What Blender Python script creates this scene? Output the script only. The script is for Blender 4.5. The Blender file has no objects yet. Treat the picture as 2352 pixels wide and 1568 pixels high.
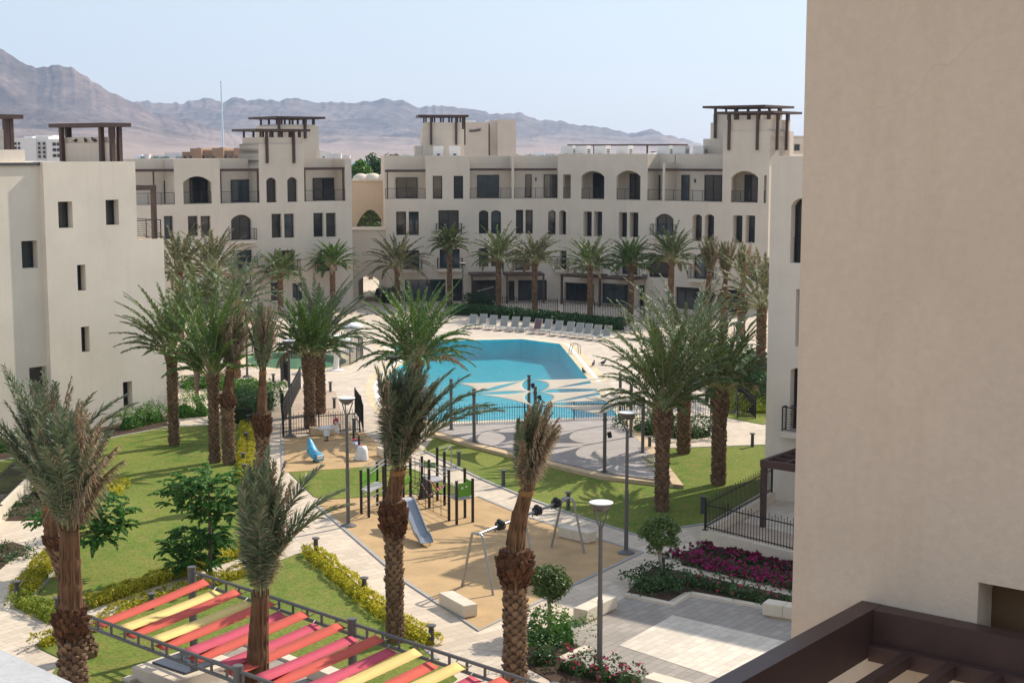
import bpy, math, random
import numpy as np
from mathutils import Vector
R = math.radians
rng = random.Random(11)
npr = np.random.default_rng(5)
SC = bpy.context.scene
COL = SC.collection
# ------------------------------------------------------------------ camera model (survey of the place from the photograph)
CAMH = 15.0
FPX = 3400.0
PITCH = math.atan((784 - 350) / FPX)
CP, SP = math.cos(PITCH), math.sin(PITCH)

def ray(px, py):
    u = (px - 1176) / FPX
    v = (py - 784) / FPX
    return (u, CP - v * SP, -SP - v * CP)

def G(px, py, z=0.0):
    d = ray(px, py)
    t = (z - CAMH) / d[2]
    return Vector((d[0] * t, d[1] * t, z))

def AT(px, py, Y):
    d = ray(px, py)
    t = Y / d[1]
    return Vector((d[0] * t, Y, CAMH + d[2] * t))

def ZAT(py, Y):
    return AT(1176, py, Y).z

# ------------------------------------------------------------------ mesh builder
class MB:
    def __init__(s):
        s.v = []; s.f = []; s.m = []; s.n = 0
    def add(s, verts, faces, mi=0):
        b = s.n
        s.v.append(np.asarray(verts, dtype=float).reshape(-1, 3))
        s.n += len(verts)
        for f in faces:
            s.f.append(tuple(i + b for i in f))
        s.m.extend([mi] * len(faces))
    def addnp(s, verts, faces, mi=0):
        b = s.n
        s.v.append(verts); s.n += len(verts)
        fl = (np.asarray(faces) + b).tolist()
        s.f.extend(fl)
        s.m.extend([mi] * len(fl))
    def quad(s, a, b, c, d, mi=0):
        s.add([a, b, c, d], [(0, 1, 2, 3)], mi)
    def box(s, x0, x1, y0, y1, z0, z1, mi=0):
        v = [(x, y, z) for x in (x0, x1) for y in (y0, y1) for z in (z0, z1)]
        s.add(v, [(0, 1, 3, 2), (4, 6, 7, 5), (0, 4, 5, 1), (2, 3, 7, 6), (0, 2, 6, 4), (1, 5, 7, 3)], mi)
    def obox(s, c, ax, ay, az, hx, hy, hz, mi=0, bev=0.0):
        c = Vector(c); ax = Vector(ax).normalized(); ay = Vector(ay).normalized(); az = Vector(az).normalized()
        if bev <= 0:
            v = [c + ax * (i * hx) + ay * (j * hy) + az * (k * hz) for i in (-1, 1) for j in (-1, 1) for k in (-1, 1)]
            s.add(v, [(0, 1, 3, 2), (4, 6, 7, 5), (0, 4, 5, 1), (2, 3, 7, 6), (0, 2, 6, 4), (1, 5, 7, 3)], mi)
        else:
            V = []; idx = {}
            for i in (-1, 1):
                for j in (-1, 1):
                    for k in (-1, 1):
                        for q in range(3):
                            h = [hx - bev, hy - bev, hz - bev]; h[q] = [hx, hy, hz][q]
                            idx[(i, j, k, q)] = len(V)
                            V.append(c + ax * (i * h[0]) + ay * (j * h[1]) + az * (k * h[2]))
            F = []
            for q in range(3):
                for sg in (-1, 1):
                    o = []
                    for a, b in ((-1, -1), (1, -1), (1, 1), (-1, 1)):
                        t = [0, 0, 0]; t[q] = sg; t[(q + 1) % 3] = a; t[(q + 2) % 3] = b
                        o.append(idx[(t[0], t[1], t[2], q)])
                    F.append(o)
            for q in range(3):
                for a in (-1, 1):
                    for b in (-1, 1):
                        t0 = [0, 0, 0]; t1 = [0, 0, 0]
                        t0[q] = -1; t1[q] = 1
                        q1, q2 = (q + 1) % 3, (q + 2) % 3
                        for t in (t0, t1):
                            t[q1] = a; t[q2] = b
                        F.append([idx[(*t0, q1)], idx[(*t1, q1)], idx[(*t1, q2)], idx[(*t0, q2)]])
            for i in (-1, 1):
                for j in (-1, 1):
                    for k in (-1, 1):
                        F.append([idx[(i, j, k, 0)], idx[(i, j, k, 1)], idx[(i, j, k, 2)]])
            s.add(V, F, mi)
    def bar(s, a, b, w, h, mi=0, up=(0, 0, 1)):
        a = Vector(a); b = Vector(b); d = b - a; L = d.length
        if L < 1e-6: return
        d /= L
        u = Vector(up)
        sd = d.cross(u)
        if sd.length < 1e-4: sd = d.cross(Vector((1, 0, 0)))
        sd.normalize(); u = sd.cross(d)
        s.obox((a + b) / 2, d, sd, u, L / 2, w / 2, h / 2, mi)
    def tube(s, pts, r, n=8, mi=0, cap=True):
        pts = [Vector(p) for p in pts]
        rs = r if isinstance(r, (list, tuple)) else [r] * len(pts)
        V = []; F = []
        ref = None
        for i, p in enumerate(pts):
            d = (pts[min(i + 1, len(pts) - 1)] - pts[max(i - 1, 0)])
            d = d.normalized() if d.length > 0 else Vector((0, 0, 1))
            if ref is None:
                ref = d.cross(Vector((0, 0, 1)))
                if ref.length < 1e-3: ref = Vector((1, 0, 0))
            ref = (ref - d * ref.dot(d)).normalized()
            o = d.cross(ref)
            for k in range(n):
                a = 2 * math.pi * k / n
                V.append(p + (ref * math.cos(a) + o * math.sin(a)) * rs[i])
        for i in range(len(pts) - 1):
            for k in range(n):
                k2 = (k + 1) % n
                F.append((i * n + k, i * n + k2, (i + 1) * n + k2, (i + 1) * n + k))
        if cap:
            F.append(tuple(range(n))); F.append(tuple((len(pts) - 1) * n + k for k in range(n)))
        s.add(V, F, mi)
    def lathe(s, c, prof, n=20, mi=0, ax=None):
        c = Vector(c); V = []; F = []
        for (r, z) in prof:
            for k in range(n):
                a = 2 * math.pi * k / n
                V.append(c + Vector((r * math.cos(a), r * math.sin(a), z)))
        for i in range(len(prof) - 1):
            for k in range(n):
                k2 = (k + 1) % n
                F.append((i * n + k, i * n + k2, (i + 1) * n + k2, (i + 1) * n + k))
        F.append(tuple(range(n))); F.append(tuple((len(prof) - 1) * n + k for k in range(n)))
        s.add(V, F, mi)
    def prism(s, poly, z0, z1, mi=0, bottom=False):
        n = len(poly)
        V = [(p[0], p[1], z0) for p in poly] + [(p[0], p[1], z1) for p in poly]
        F = [(i, (i + 1) % n, n + (i + 1) % n, n + i) for i in range(n)]
        F.append(tuple(range(n, 2 * n)))
        if bottom: F.append(tuple(range(n)))
        s.add(V, F, mi)
    def build(s, name, mats, parent=None, loc=None, smooth=False, bevel=0):
        v = np.concatenate(s.v) if s.v else np.zeros((0, 3))
        if parent is not None:
            v = v - np.array(root_loc(parent))
        elif loc is not None:
            v = v - np.array(loc)
        me = bpy.data.meshes.new(name)
        me.from_pydata(v.tolist(), [], s.f)
        if not isinstance(mats, (list, tuple)): mats = [mats]
        for m in mats: me.materials.append(m)
        if len(mats) > 1: me.polygons.foreach_set('material_index', s.m)
        if smooth: me.polygons.foreach_set('use_smooth', [True] * len(me.polygons))
        me.update()
        o = bpy.data.objects.new(name, me)
        COL.objects.link(o)
        if parent is not None: o.parent = parent
        elif loc is not None: o.location = loc
        return o

def root_loc(o):
    L = Vector((0, 0, 0))
    while o is not None:
        L += o.location; o = o.parent
    return L

def tag(o, label=None, cat=None, group=None, kind=None):
    if label: o['label'] = label
    if cat: o['category'] = cat
    if group: o['group'] = group
    if kind: o['kind'] = kind
    return o

def thing(name, label, cat, loc, group=None):
    o = bpy.data.objects.new(name, None)
    o.empty_display_size = 0.2
    COL.objects.link(o)
    o.location = loc
    return tag(o, label, cat, group)

def dup(root, loc, label=None, rz=None, sc=None, group=None):
    r = root.copy(); COL.objects.link(r); r.location = loc
    if rz is not None: r.rotation_euler = (0, 0, rz)
    if sc is not None: r.scale = sc if isinstance(sc, (tuple, list)) else (sc, sc, sc)
    if label: r['label'] = label
    if group: r['group'] = group
    for ch in list(root.children):
        c = ch.copy(); COL.objects.link(c); c.parent = r
        for g in list(ch.children):
            d = g.copy(); COL.objects.link(d); d.parent = c
    return r

# ------------------------------------------------------------------ materials
def newmat(name):
    m = bpy.data.materials.new(name); m.use_nodes = True
    nt = m.node_tree
    b = nt.nodes['Principled BSDF']
    return m, nt, b

def N(nt, t, **kw):
    n = nt.nodes.new(t)
    for k, v in kw.items():
        if k.startswith('i_'):
            n.inputs[k[2:].replace('_', ' ')].default_value = v
        else: setattr(n, k, v)
    return n

def mixc(nt, fac, a, b, blend='MIX'):
    m = N(nt, 'ShaderNodeMix', data_type='RGBA', blend_type=blend)
    for i, x in ((0, fac), (6, a), (7, b)):
        if hasattr(x, 'is_output'): nt.links.new(x, m.inputs[i])
        else:
            m.inputs[i].default_value = x if i == 0 else (*x, 1)
    return m.outputs[2]

def ramp(nt, src, p0, p1, v0=0.0, v1=1.0):
    r = N(nt, 'ShaderNodeMapRange')
    nt.links.new(src, r.inputs[0])
    for i, x in zip((1, 2, 3, 4), (p0, p1, v0, v1)): r.inputs[i].default_value = x
    return r.outputs[0]

def coords(nt, rot=0.0, scale=(1, 1, 1), world=True):
    g = N(nt, 'ShaderNodeNewGeometry') if world else N(nt, 'ShaderNodeTexCoord')
    mp = N(nt, 'ShaderNodeMapping')
    nt.links.new(g.outputs['Position' if world else 'Object'], mp.inputs[0])
    mp.inputs['Rotation'].default_value = (0, 0, rot)
    mp.inputs['Scale'].default_value = scale
    return mp.outputs[0]

def noisetex(nt, co, scale, detail=4, rough=.55):
    n = N(nt, 'ShaderNodeTexNoise')
    nt.links.new(co, n.inputs['Vector'])
    n.inputs['Scale'].default_value = scale; n.inputs['Detail'].default_value = detail; n.inputs['Roughness'].default_value = rough
    return n.outputs['Fac']

def bumpin(nt, b, h, strength, dist=.02):
    bp = N(nt, 'ShaderNodeBump')
    bp.inputs['Strength'].default_value = strength; bp.inputs['Distance'].default_value = dist
    nt.links.new(h, bp.inputs['Height']); nt.links.new(bp.outputs[0], b.inputs['Normal'])

def M(name, col, rough=.75, var=.12, scale=1.2, bump=.15, bscale=30, metal=0.0, spec=.3, tint=None, dist=.02, stretch=(1, 1, 1), fine=.06):
    m, nt, b = newmat(name)
    co = coords(nt, scale=stretch)
    n1 = noisetex(nt, co, scale, 5, .6); n2 = noisetex(nt, co, bscale, 3)
    lo = tuple(c * (1 - var) for c in col); hi = tuple(min(1, c * (1 + var)) for c in (tint or col))
    c = mixc(nt, ramp(nt, n1, .3, .7), lo, hi)
    c = mixc(nt, ramp(nt, n2, .3, .7, 0, 1), c, tuple(min(1, x * (1 + fine * 3)) for x in col)) if False else c
    k = mixc(nt, 1.0, c, c)
    if fine:
        g = N(nt, 'ShaderNodeHueSaturation')
        nt.links.new(c, g.inputs['Color']); nt.links.new(ramp(nt, n2, .3, .7, 1 - fine, 1 + fine), g.inputs['Value'])
        c = g.outputs[0]
    nt.links.new(c, b.inputs['Base Color'])
    b.inputs['Roughness'].default_value = rough; b.inputs['Metallic'].default_value = metal
    b.inputs['Specular IOR Level'].default_value = spec
    if bump: bumpin(nt, b, n2, bump, dist)
    return m

def leafmat(name, c0, c1, c2=None, trans=.25, rough=.5, spec=.3, frac=.15):
    """per-leaf colour variety: c0..c1 with a share of c2 leaves"""
    m, nt, b = newmat(name)
    g = N(nt, 'ShaderNodeNewGeometry')
    oi = N(nt, 'ShaderNodeObjectInfo')
    rnd = g.outputs['Random Per Island']
    c = mixc(nt, rnd, c0, c1)
    if c2:
        t = N(nt, 'ShaderNodeMath', operation='MULTIPLY'); nt.links.new(rnd, t.inputs[0]); t.inputs[1].default_value = 17.31
        f = N(nt, 'ShaderNodeMath', operation='FRACT'); nt.links.new(t.outputs[0], f.inputs[0])
        l = N(nt, 'ShaderNodeMath', operation='LESS_THAN'); nt.links.new(f.outputs[0], l.inputs[0]); l.inputs[1].default_value = frac
        c = mixc(nt, l.outputs[0], c, c2)
    h = N(nt, 'ShaderNodeHueSaturation'); nt.links.new(c, h.inputs['Color'])
    nt.links.new(ramp(nt, oi.outputs['Random'], 0, 1, .85, 1.15), h.inputs['Value'])
    c = h.outputs[0]
    nt.links.new(c, b.inputs['Base Color'])
    b.inputs['Roughness'].default_value = rough; b.inputs['Specular IOR Level'].default_value = spec
    tr = N(nt, 'ShaderNodeBsdfTranslucent'); nt.links.new(c, tr.inputs[0])
    mx = N(nt, 'ShaderNodeMixShader'); mx.inputs[0].default_value = trans
    nt.links.new(b.outputs[0], mx.inputs[1]); nt.links.new(tr.outputs[0], mx.inputs[2])
    nt.links.new(mx.outputs[0], nt.nodes['Material Output'].inputs[0])
    return m

AANG = R(51.6)          # the wall grid of the resort: axis A, and B at right angles to it
A2 = Vector((math.cos(AANG), math.sin(AANG), 0)); B2 = Vector((math.sin(AANG), -math.cos(AANG), 0))

def pavers(name, col, joint, w=.6, h=.3, rot=AANG, var=.1, mortar=.012, stain=.12):
    m, nt, b = newmat(name)
    co = coords(nt, rot=-rot)
    br = N(nt, 'ShaderNodeTexBrick'); nt.links.new(co, br.inputs['Vector'])
    br.inputs['Scale'].default_value = 1; br.inputs['Mortar Size'].default_value = mortar
    br.inputs['Brick Width'].default_value = w; br.inputs['Row Height'].default_value = h
    br.inputs['Mortar Smooth'].default_value = .3
    br.inputs['Color1'].default_value = (*[c * (1 - var) for c in col], 1); br.inputs['Color2'].default_value = (*[min(1, c * (1 + var)) for c in col], 1)
    br.inputs['Mortar'].default_value = (*joint, 1)
    n1 = noisetex(nt, co, .35, 6, .65); n2 = noisetex(nt, co, 6, 4)
    hs = N(nt, 'ShaderNodeHueSaturation'); nt.links.new(br.outputs['Color'], hs.inputs['Color'])
    ad = N(nt, 'ShaderNodeMath', operation='ADD')
    nt.links.new(ramp(nt, n1, .3, .7, 1 - stain, 1 + stain * .6), ad.inputs[0]); nt.links.new(ramp(nt, n2, .3, .7, -.05, .05), ad.inputs[1])
    nt.links.new(ad.outputs[0], hs.inputs['Value'])
    nt.links.new(hs.outputs[0], b.inputs['Base Color'])
    b.inputs['Roughness'].default_value = .8; b.inputs['Specular IOR Level'].default_value = .2
    bumpin(nt, b, br.outputs['Fac'], .25, -.01)
    return m

def lawnmat():
    m, nt, b = newmat('lawn_grass')
    co = coords(nt)
    n1 = noisetex(nt, co, .22, 5, .6); n2 = noisetex(nt, co, 1.3, 6, .75); n3 = noisetex(nt, co, 9, 6, .8)
    c = mixc(nt, ramp(nt, n1, .35, .65), (.095, .165, .024), (.185, .225, .045))
    c = mixc(nt, ramp(nt, n2, .43, .66), c, (.215, .205, .055))
    c = mixc(nt, ramp(nt, n2, .36, .26), c, (.075, .085, .02))
    n4 = noisetex(nt, co, 3.2, 2, .5)
    c = mixc(nt, ramp(nt, n4, .30, .24, 0, .75), c, (.07, .075, .02))
    h = N(nt, 'ShaderNodeHueSaturation'); nt.links.new(c, h.inputs['Color']); nt.links.new(ramp(nt, n3, .32, .68, .55, 1.4), h.inputs['Value'])
    nt.links.new(h.outputs[0], b.inputs['Base Color'])
    b.inputs['Roughness'].default_value = .9; b.inputs['Specular IOR Level'].default_value = .1
    bumpin(nt, b, n3, .8, .03)
    return m

def plaster(name, col, var=.07, bump=.12, cracks=False):
    """painted render: faint clouding, rain streaks with their own shape, fine trowel grain"""
    m, nt, b = newmat(name)
    co = coords(nt); st = coords(nt, scale=(1.6, 1.6, .12))
    n1 = noisetex(nt, co, .35, 5, .6); n2 = noisetex(nt, st, 1.5, 5, .65); n3 = noisetex(nt, co, 14, 4, .6)
    c = mixc(nt, ramp(nt, n1, .3, .7), tuple(x * (1 - var) for x in col), tuple(min(1, x * (1 + var)) for x in col))
    c = mixc(nt, ramp(nt, n2, .52, .8, 0, .35), c, (col[0] * .82, col[1] * .79, col[2] * .74))
    if cracks:
        # a few hairline cracks and pale patch repairs in the render coat
        wob = N(nt, 'ShaderNodeTexNoise'); nt.links.new(co, wob.inputs['Vector']); wob.inputs['Scale'].default_value = 1.3; wob.inputs['Detail'].default_value = 6
        av = N(nt, 'ShaderNodeMix', data_type='VECTOR'); av.inputs[0].default_value = .45
        nt.links.new(co, av.inputs[4]); nt.links.new(wob.outputs['Color'], av.inputs[5])
        vo = N(nt, 'ShaderNodeTexVoronoi', feature='DISTANCE_TO_EDGE'); nt.links.new(av.outputs[1], vo.inputs['Vector']); vo.inputs['Scale'].default_value = .8
        ms = noisetex(nt, co, .55, 2)
        cr = N(nt, 'ShaderNodeMath', operation='MULTIPLY'); nt.links.new(ramp(nt, vo.outputs['Distance'], .0045, .001), cr.inputs[0]); nt.links.new(ramp(nt, ms, .56, .66, 0, .2), cr.inputs[1])
        c = mixc(nt, cr.outputs[0], c, tuple(x * .62 for x in col))
        pn = noisetex(nt, co, .8, 1)
        c = mixc(nt, ramp(nt, pn, .66, .69, 0, .35), c, tuple(min(1, x * 1.07) for x in col))
    h = N(nt, 'ShaderNodeHueSaturation'); nt.links.new(c, h.inputs['Color']); nt.links.new(ramp(nt, n3, .3, .7, .96, 1.04), h.inputs['Value'])
    nt.links.new(h.outputs[0], b.inputs['Base Color'])
    b.inputs['Roughness'].default_value = .85; b.inputs['Specular IOR Level'].default_value = .2
    bumpin(nt, b, n3, bump, .02)
    return m

def glassmat(name, col=(.018, .022, .026), rough=.04):
    m, nt, b = newmat(name)
    co = coords(nt)
    n = noisetex(nt, co, .6, 2)
    nt.links.new(mixc(nt, ramp(nt, n, .35, .65), col, tuple(c * 1.8 for c in col)), b.inputs['Base Color'])
    b.inputs['Roughness'].default_value = rough; b.inputs['Specular IOR Level'].default_value = .6
    bumpin(nt, b, noisetex(nt, coords(nt), .35, 1), .25, .05)
    return m

X = {}
X['wall'] = plaster('beige_plaster', (.745, .67, .57))
X['wall_far'] = plaster('beige_plaster_far', (.65, .575, .48))
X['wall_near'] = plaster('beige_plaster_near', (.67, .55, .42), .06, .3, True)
X['sandwall'] = plaster('sand_plaster', (.57, .465, .36))
X['glass'] = glassmat('dark_glass')
X['glass2'] = glassmat('blue_dark_glass', (.03, .045, .055), .03)
X['glass3'] = glassmat('curtained_glass', (.05, .05, .05), .06)
X['frame'] = M('dark_aluminium', (.028, .026, .026), .45, .1, 3, 0, spec=.4)
X['rail'] = M('dark_railing_metal', (.03, .028, .028), .5, .1, 3, 0, spec=.4)
X['brown'] = M('brown_painted_steel', (.075, .042, .035), .5, .15, 2, .05, 20, spec=.4)
X['white'] = M('white_paint', (.78, .77, .74), .6, .05, 3, .03)
X['grey_metal'] = M('grey_painted_metal', (.105, .102, .098), .45, .08, 2, .02, 20, spec=.5)
X['dark_grey'] = M('charcoal_painted_metal', (.07, .072, .078), .5, .1, 2, .02, 20, spec=.45)
X['steel'] = M('galvanised_steel', (.34, .345, .35), .42, .1, 5, .02, 30, metal=.7, spec=.5)
X['black'] = M('black_fence_paint', (.014, .014, .016), .5, .1, 3, 0, spec=.4)
X['stone'] = M('cream_stone', (.66, .58, .46), .8, .08, 1.5, .1, 25)
X['sandstone'] = M('sandstone', (.56, .42, .26), .8, .12, 2, .12, 25)
X['ledge'] = M('grey_terrazzo_ledge', (.46, .46, .45), .6, .1, 40, .05, 120)
X['paving'] = pavers('cream_pavers', (.60, .505, .395), (.42, .35, .27))
X['deck'] = pavers('pool_deck_pavers', (.60, .51, .415), (.47, .39, .31), .4, .4, rot=R(12))
X['path'] = pavers('cream_path_pavers', (.615, .51, .395), (.40, .33, .25), .8, .4, rot=R(38))
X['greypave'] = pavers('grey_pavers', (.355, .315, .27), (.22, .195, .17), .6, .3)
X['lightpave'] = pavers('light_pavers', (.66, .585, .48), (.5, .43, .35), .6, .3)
X['stagepave'] = pavers('lilac_grey_pavers', (.40, .365, .345), (.33, .30, .28), .5, .25, rot=R(-15), var=.07)
X['rubber'] = M('tan_rubber_surface', (.48, .325, .17), .9, .14, .8, .25, 45, spec=.15, fine=.2)
X['lawn'] = lawnmat()
X['soil'] = M('dark_soil', (.075, .05, .035), .95, .3, 2, .5, 15, spec=.1, dist=.05)
X['earth'] = M('pinkish_earth', (.47, .37, .29), .95, .15, 1, .4, 12, spec=.1, dist=.05)
X['kerb'] = M('grey_kerb_stone', (.36, .35, .335), .8, .1, 3, .1)
# ------------------------------------------------------------------ world, sun, camera
w = bpy.data.worlds.new("World"); SC.world = w; w.use_nodes = True
wt = w.node_tree
sky = wt.nodes.new('ShaderNodeTexSky'); sky.sky_type = 'NISHITA'; sky.sun_disc = False
SUN_EL, SUN_AZ = 39.0, 41.5      # azimuth from +X towards +Y
sky.sun_elevation = R(SUN_EL); sky.sun_rotation = R(90 - SUN_AZ)
sky.altitude = 0; sky.air_density = 1.25; sky.dust_density = 1.0; sky.ozone_density = 1.6
bg = wt.nodes['Background']; bg.inputs[1].default_value = .14
hz = wt.nodes.new('ShaderNodeMix'); hz.data_type = 'RGBA'          # dusty white veil over the blue
hz.inputs[0].default_value = .70; hz.inputs[7].default_value = (4.2, 4.65, 5.5, 1)
wt.links.new(sky.outputs[0], hz.inputs[6]); wt.links.new(hz.outputs[2], bg.inputs[0])
sd = Vector((math.cos(R(SUN_AZ)) * math.cos(R(SUN_EL)), math.sin(R(SUN_AZ)) * math.cos(R(SUN_EL)), math.sin(R(SUN_EL))))
sl = bpy.data.lights.new('sun', 'SUN'); sl.energy = 5.0; sl.angle = R(.53); sl.color = (1, .91, .78)
so = bpy.data.objects.new('sun', sl); COL.objects.link(so); so.location = (60, 60, 80)
so.rotation_euler = (-sd).to_track_quat('-Z', 'Y').to_euler()
cam = bpy.data.cameras.new('camera'); cam.sensor_width = 36; cam.lens = 36 * FPX / 2352
cam.clip_end = 30000; cam.clip_start = .1
co_ = bpy.data.objects.new('camera', cam); COL.objects.link(co_)
co_.location = (0, 0, CAMH); co_.rotation_euler = (R(90) - PITCH, 0, 0)
SC.camera = co_
SC.view_settings.view_transform = 'Standard'; SC.view_settings.look = 'None'; SC.view_settings.exposure = 0.20; SC.view_settings.gamma = 1
SC.render.engine = 'CYCLES'
SC.cycles.use_denoising = True
try: SC.cycles.denoiser = 'OPENIMAGEDENOISE'
except Exception: pass
SC.cycles.max_bounces = 7; SC.cycles.diffuse_bounces = 4; SC.cycles.glossy_bounces = 3; SC.cycles.transmission_bounces = 4
SC.cycles.transparent_max_bounces = 12; SC.cycles.volume_bounces = 1
SC.cycles.caustics_reflective = False; SC.cycles.caustics_refractive = False

# ------------------------------------------------------------------ far land, sea, mountains
X['desert'] = M('desert_ground', (.40, .31, .235), .95, .18, .01, .0, .08, spec=.05, fine=.15)
X['rock'] = M('mountain_rock', (.075, .05, .045), .95, .4, .004, .0, .03, spec=.05, fine=.35, tint=(.17, .12, .10))

def foot_colour(m):
    """paler gravel fans along the foot of the range"""
    nt = m.node_tree; b = nt.nodes['Principled BSDF']; src = b.inputs['Base Color'].links[0].from_socket
    g = N(nt, 'ShaderNodeNewGeometry'); sx = N(nt, 'ShaderNodeSeparateXYZ'); nt.links.new(g.outputs['Position'], sx.inputs[0])
    n = noisetex(nt, coords(nt), .004, 5, .6)
    ad = N(nt, 'ShaderNodeMath', operation='MULTIPLY_ADD'); nt.links.new(n, ad.inputs[0]); ad.inputs[1].default_value = -110; nt.links.new(sx.outputs[2], ad.inputs[2])
    c = mixc(nt, ramp(nt, ad.outputs[0], -35, 40), (.34, .245, .195), src)
    nt.links.new(c, b.inputs['Base Color'])
foot_colour(X['rock'])

def sheet(name, pts, z, mat, kind='structure', label=None, cat=None):
    mb = MB()
    mb.add([(p[0], p[1], z) for p in pts], [tuple(range(len(pts)))])
    o = mb.build(name, mat)
    if label: tag(o, label, cat)
    return tag(o, kind=kind)

def bez(px, closed=True, it=2):
    """corner-cut (Chaikin) smoothing of pixel outlines"""
    for _ in range(it):
        out = []
        for i in range(len(px)):
            a = px[i]; b = px[(i + 1) % len(px)]
            out += [(a[0] * .75 + b[0] * .25, a[1] * .75 + b[1] * .25), (a[0] * .25 + b[0] * .75, a[1] * .25 + b[1] * .75)]
        px = out
    return px

def GP(px, z=0): return [G(a, b, z) for a, b in px]

def disc_ground():
    mb = MB(); n = 64
    # one ground sheet to the horizon; it has an opening where the pools are dug out
    rings = [260, 700, 1800, 5000, 14000]
    V = []; F = []
    sq = []
    for k in range(n):
        a = 2 * math.pi * k / n
        sq.append((math.cos(a), math.sin(a)))
    inner = [(60 * max(-1, min(1, c * 1.5)), 100 + 90 * max(-1, min(1, s_ * 1.5))) for c, s_ in sq]
    V += [(x, y, -.06) for x, y in inner]
    for r in rings:
        V += [(r * c, 100 + r * s_, -.06) for c, s_ in sq]
    for i in range(len(rings)):
        for k in range(n):
            k2 = (k + 1) % n
            F.append((i * n + k, i * n + k2, (i + 1) * n + k2, (i + 1) * n + k))
    mb.add(V, F)
    return inner, mb.build('ground', X['desert'])
GIN, go = disc_ground(); tag(go, kind='structure')

def vnoise(x, y, seed=0):
    xi = np.floor(x).astype(int); yi = np.floor(y).astype(int); fx = x - xi; fy = y - yi
    fx = fx * fx * (3 - 2 * fx); fy = fy * fy * (3 - 2 * fy)
    def h(a, b):
        s_ = np.sin(a * 127.1 + b * 311.7 + seed * 74.7) * 43758.5453
        return s_ - np.floor(s_)
    return (h(xi, yi) * (1 - fx) + h(xi + 1, yi) * fx) * (1 - fy) + (h(xi, yi + 1) * (1 - fx) + h(xi + 1, yi + 1) * fx) * fy

def ridged(x, y, oct=5, seed=0):
    a = 1.0; t = 0; tot = 0
    for o in range(oct):
        t = t + a * (1 - np.abs(2 * vnoise(x, y, seed + o) - 1)); tot += a
        x = x * 2.07 + 3.1; y = y * 2.03 - 1.7; a *= .52
    return t / tot

def mountains(name, prof, r0, r1, rb, seed, nx, nr, amp, foot=0.0, px0=-260, px1=2700):
    pxs = np.linspace(px0, px1, nx)
    sk = np.interp(pxs, [p[0] for p in prof], [p[1] for p in prof])
    u = (pxs - 1176) / FPX
    rs = np.concatenate([np.linspace(r0, r1, nr), np.linspace(r1, rb, nr // 4)[1:]])
    U, RR = np.meshgrid(u, rs)
    t = np.clip((RR - r0) / (r1 - r0), 0, 1)
    PX = np.tile(pxs, (len(rs), 1)) + (1 - t) * ((vnoise(RR / 420, U * 9 + 2, seed + 51) - .5) * 420 + (vnoise(RR / 150, U * 22, seed + 53) - .5) * 130)
    jag = (vnoise(PX / 9, PX * 0, seed + 61) - .5) * 5 + (vnoise(PX / 26, PX * 0 + 3, seed + 62) - .5) * 7
    Hh = (350 - np.interp(PX, [p[0] for p in prof], [p[1] for p in prof]) + jag * np.clip(t, 0, 1)) / FPX * r1 + CAMH
    back = np.clip((RR - r1) / (rb - r1), 0, 1)
    Xw = U * RR; Yw = RR
    c_, s_ = math.cos(.6 + seed), math.sin(.6 + seed)
    wx = (vnoise(Xw / 700 + .3 * Yw / 700, Yw / 700, seed + 31) - .5) * 500; wy = (vnoise(Xw / 620, Yw / 620 - .2 * Xw / 620, seed + 37) - .5) * 500
    Ax = c_ * (Xw + wx) - s_ * (Yw + wy); Ay = s_ * (Xw + wx) + c_ * (Yw + wy)
    q = ridged(Ax / 950, Ay / 950, 6, seed)
    q2 = ridged(Ax / 400 + 9, Ay / 520, 6, seed + 9)
    q3 = ridged(Xw / 170 + 3, Yw / 800, 4, seed + 19)
    shape = t ** 1.45
    edge = 1 - np.clip((t - .72) / .28, 0, 1) ** 1.3
    carve = (1 - q) * amp * t * (1 - .82 * np.clip((t - .72) / .28, 0, 1) ** 1.5) + (1 - q2) * amp * 1.0 * np.clip(t * 3, 0, 1) * (1 - .3 * t) + (1 - q3) * amp * .5 * np.clip(t * 4, 0, 1) * (1 - .7 * t)
    Z = Hh * (shape * (1 - carve * edge * .8)) - Hh * back * .8 + foot * t * (1 - t) * 4 * q - 2
    Z = np.where(t > .97, Z + (vnoise(Xw / 45, Yw / 45, seed) - .5) * 9 + (vnoise(Xw / 140, Yw / 140, seed + 4) - .5) * 10, Z)
    V = np.stack([Xw, Yw, Z], -1).reshape(-1, 3)
    n0, n1 = len(rs), nx
    idx = np.arange(n0 * n1).reshape(n0, n1)
    F = np.stack([idx[:-1, :-1], idx[:-1, 1:], idx[1:, 1:], idx[1:, :-1]], -1).reshape(-1, 4)
    mb = MB(); mb.addnp(V, F)
    return tag(mb.build(name, X['rock'], smooth=False), kind='structure')

PF = [(-300, 150), (-120, 120), (0, 110), (25, 112), (75, 150), (100, 158), (150, 152), (185, 163), (220, 185), (265, 212), (320, 236), (360, 262), (430, 275), (520, 300), (640, 320), (760, 333), (1000, 344), (2700, 348)]
PB = [(-300, 230), (320, 236), (345, 235), (380, 236), (430, 238), (470, 231), (492, 227), (520, 235), (560, 228), (600, 233), (650, 229), (690, 226), (735, 234), (760, 236), (800, 239), (850, 235), (885, 231), (920, 232), (965, 245), (1010, 247), (1070, 250), (1130, 258), (1190, 260), (1240, 275), (1300, 278), (1340, 290), (1400, 298), (1440, 305), (1490, 302), (1530, 310), (1570, 318), (1600, 330), (1650, 345), (2700, 349)]
mountains('mountain', PF, 2900, 5200, 6200, 3, 620, 170, .72)
mountains('mountain', PB, 3300, 7200, 8400, 8, 760, 190, .75)
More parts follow.
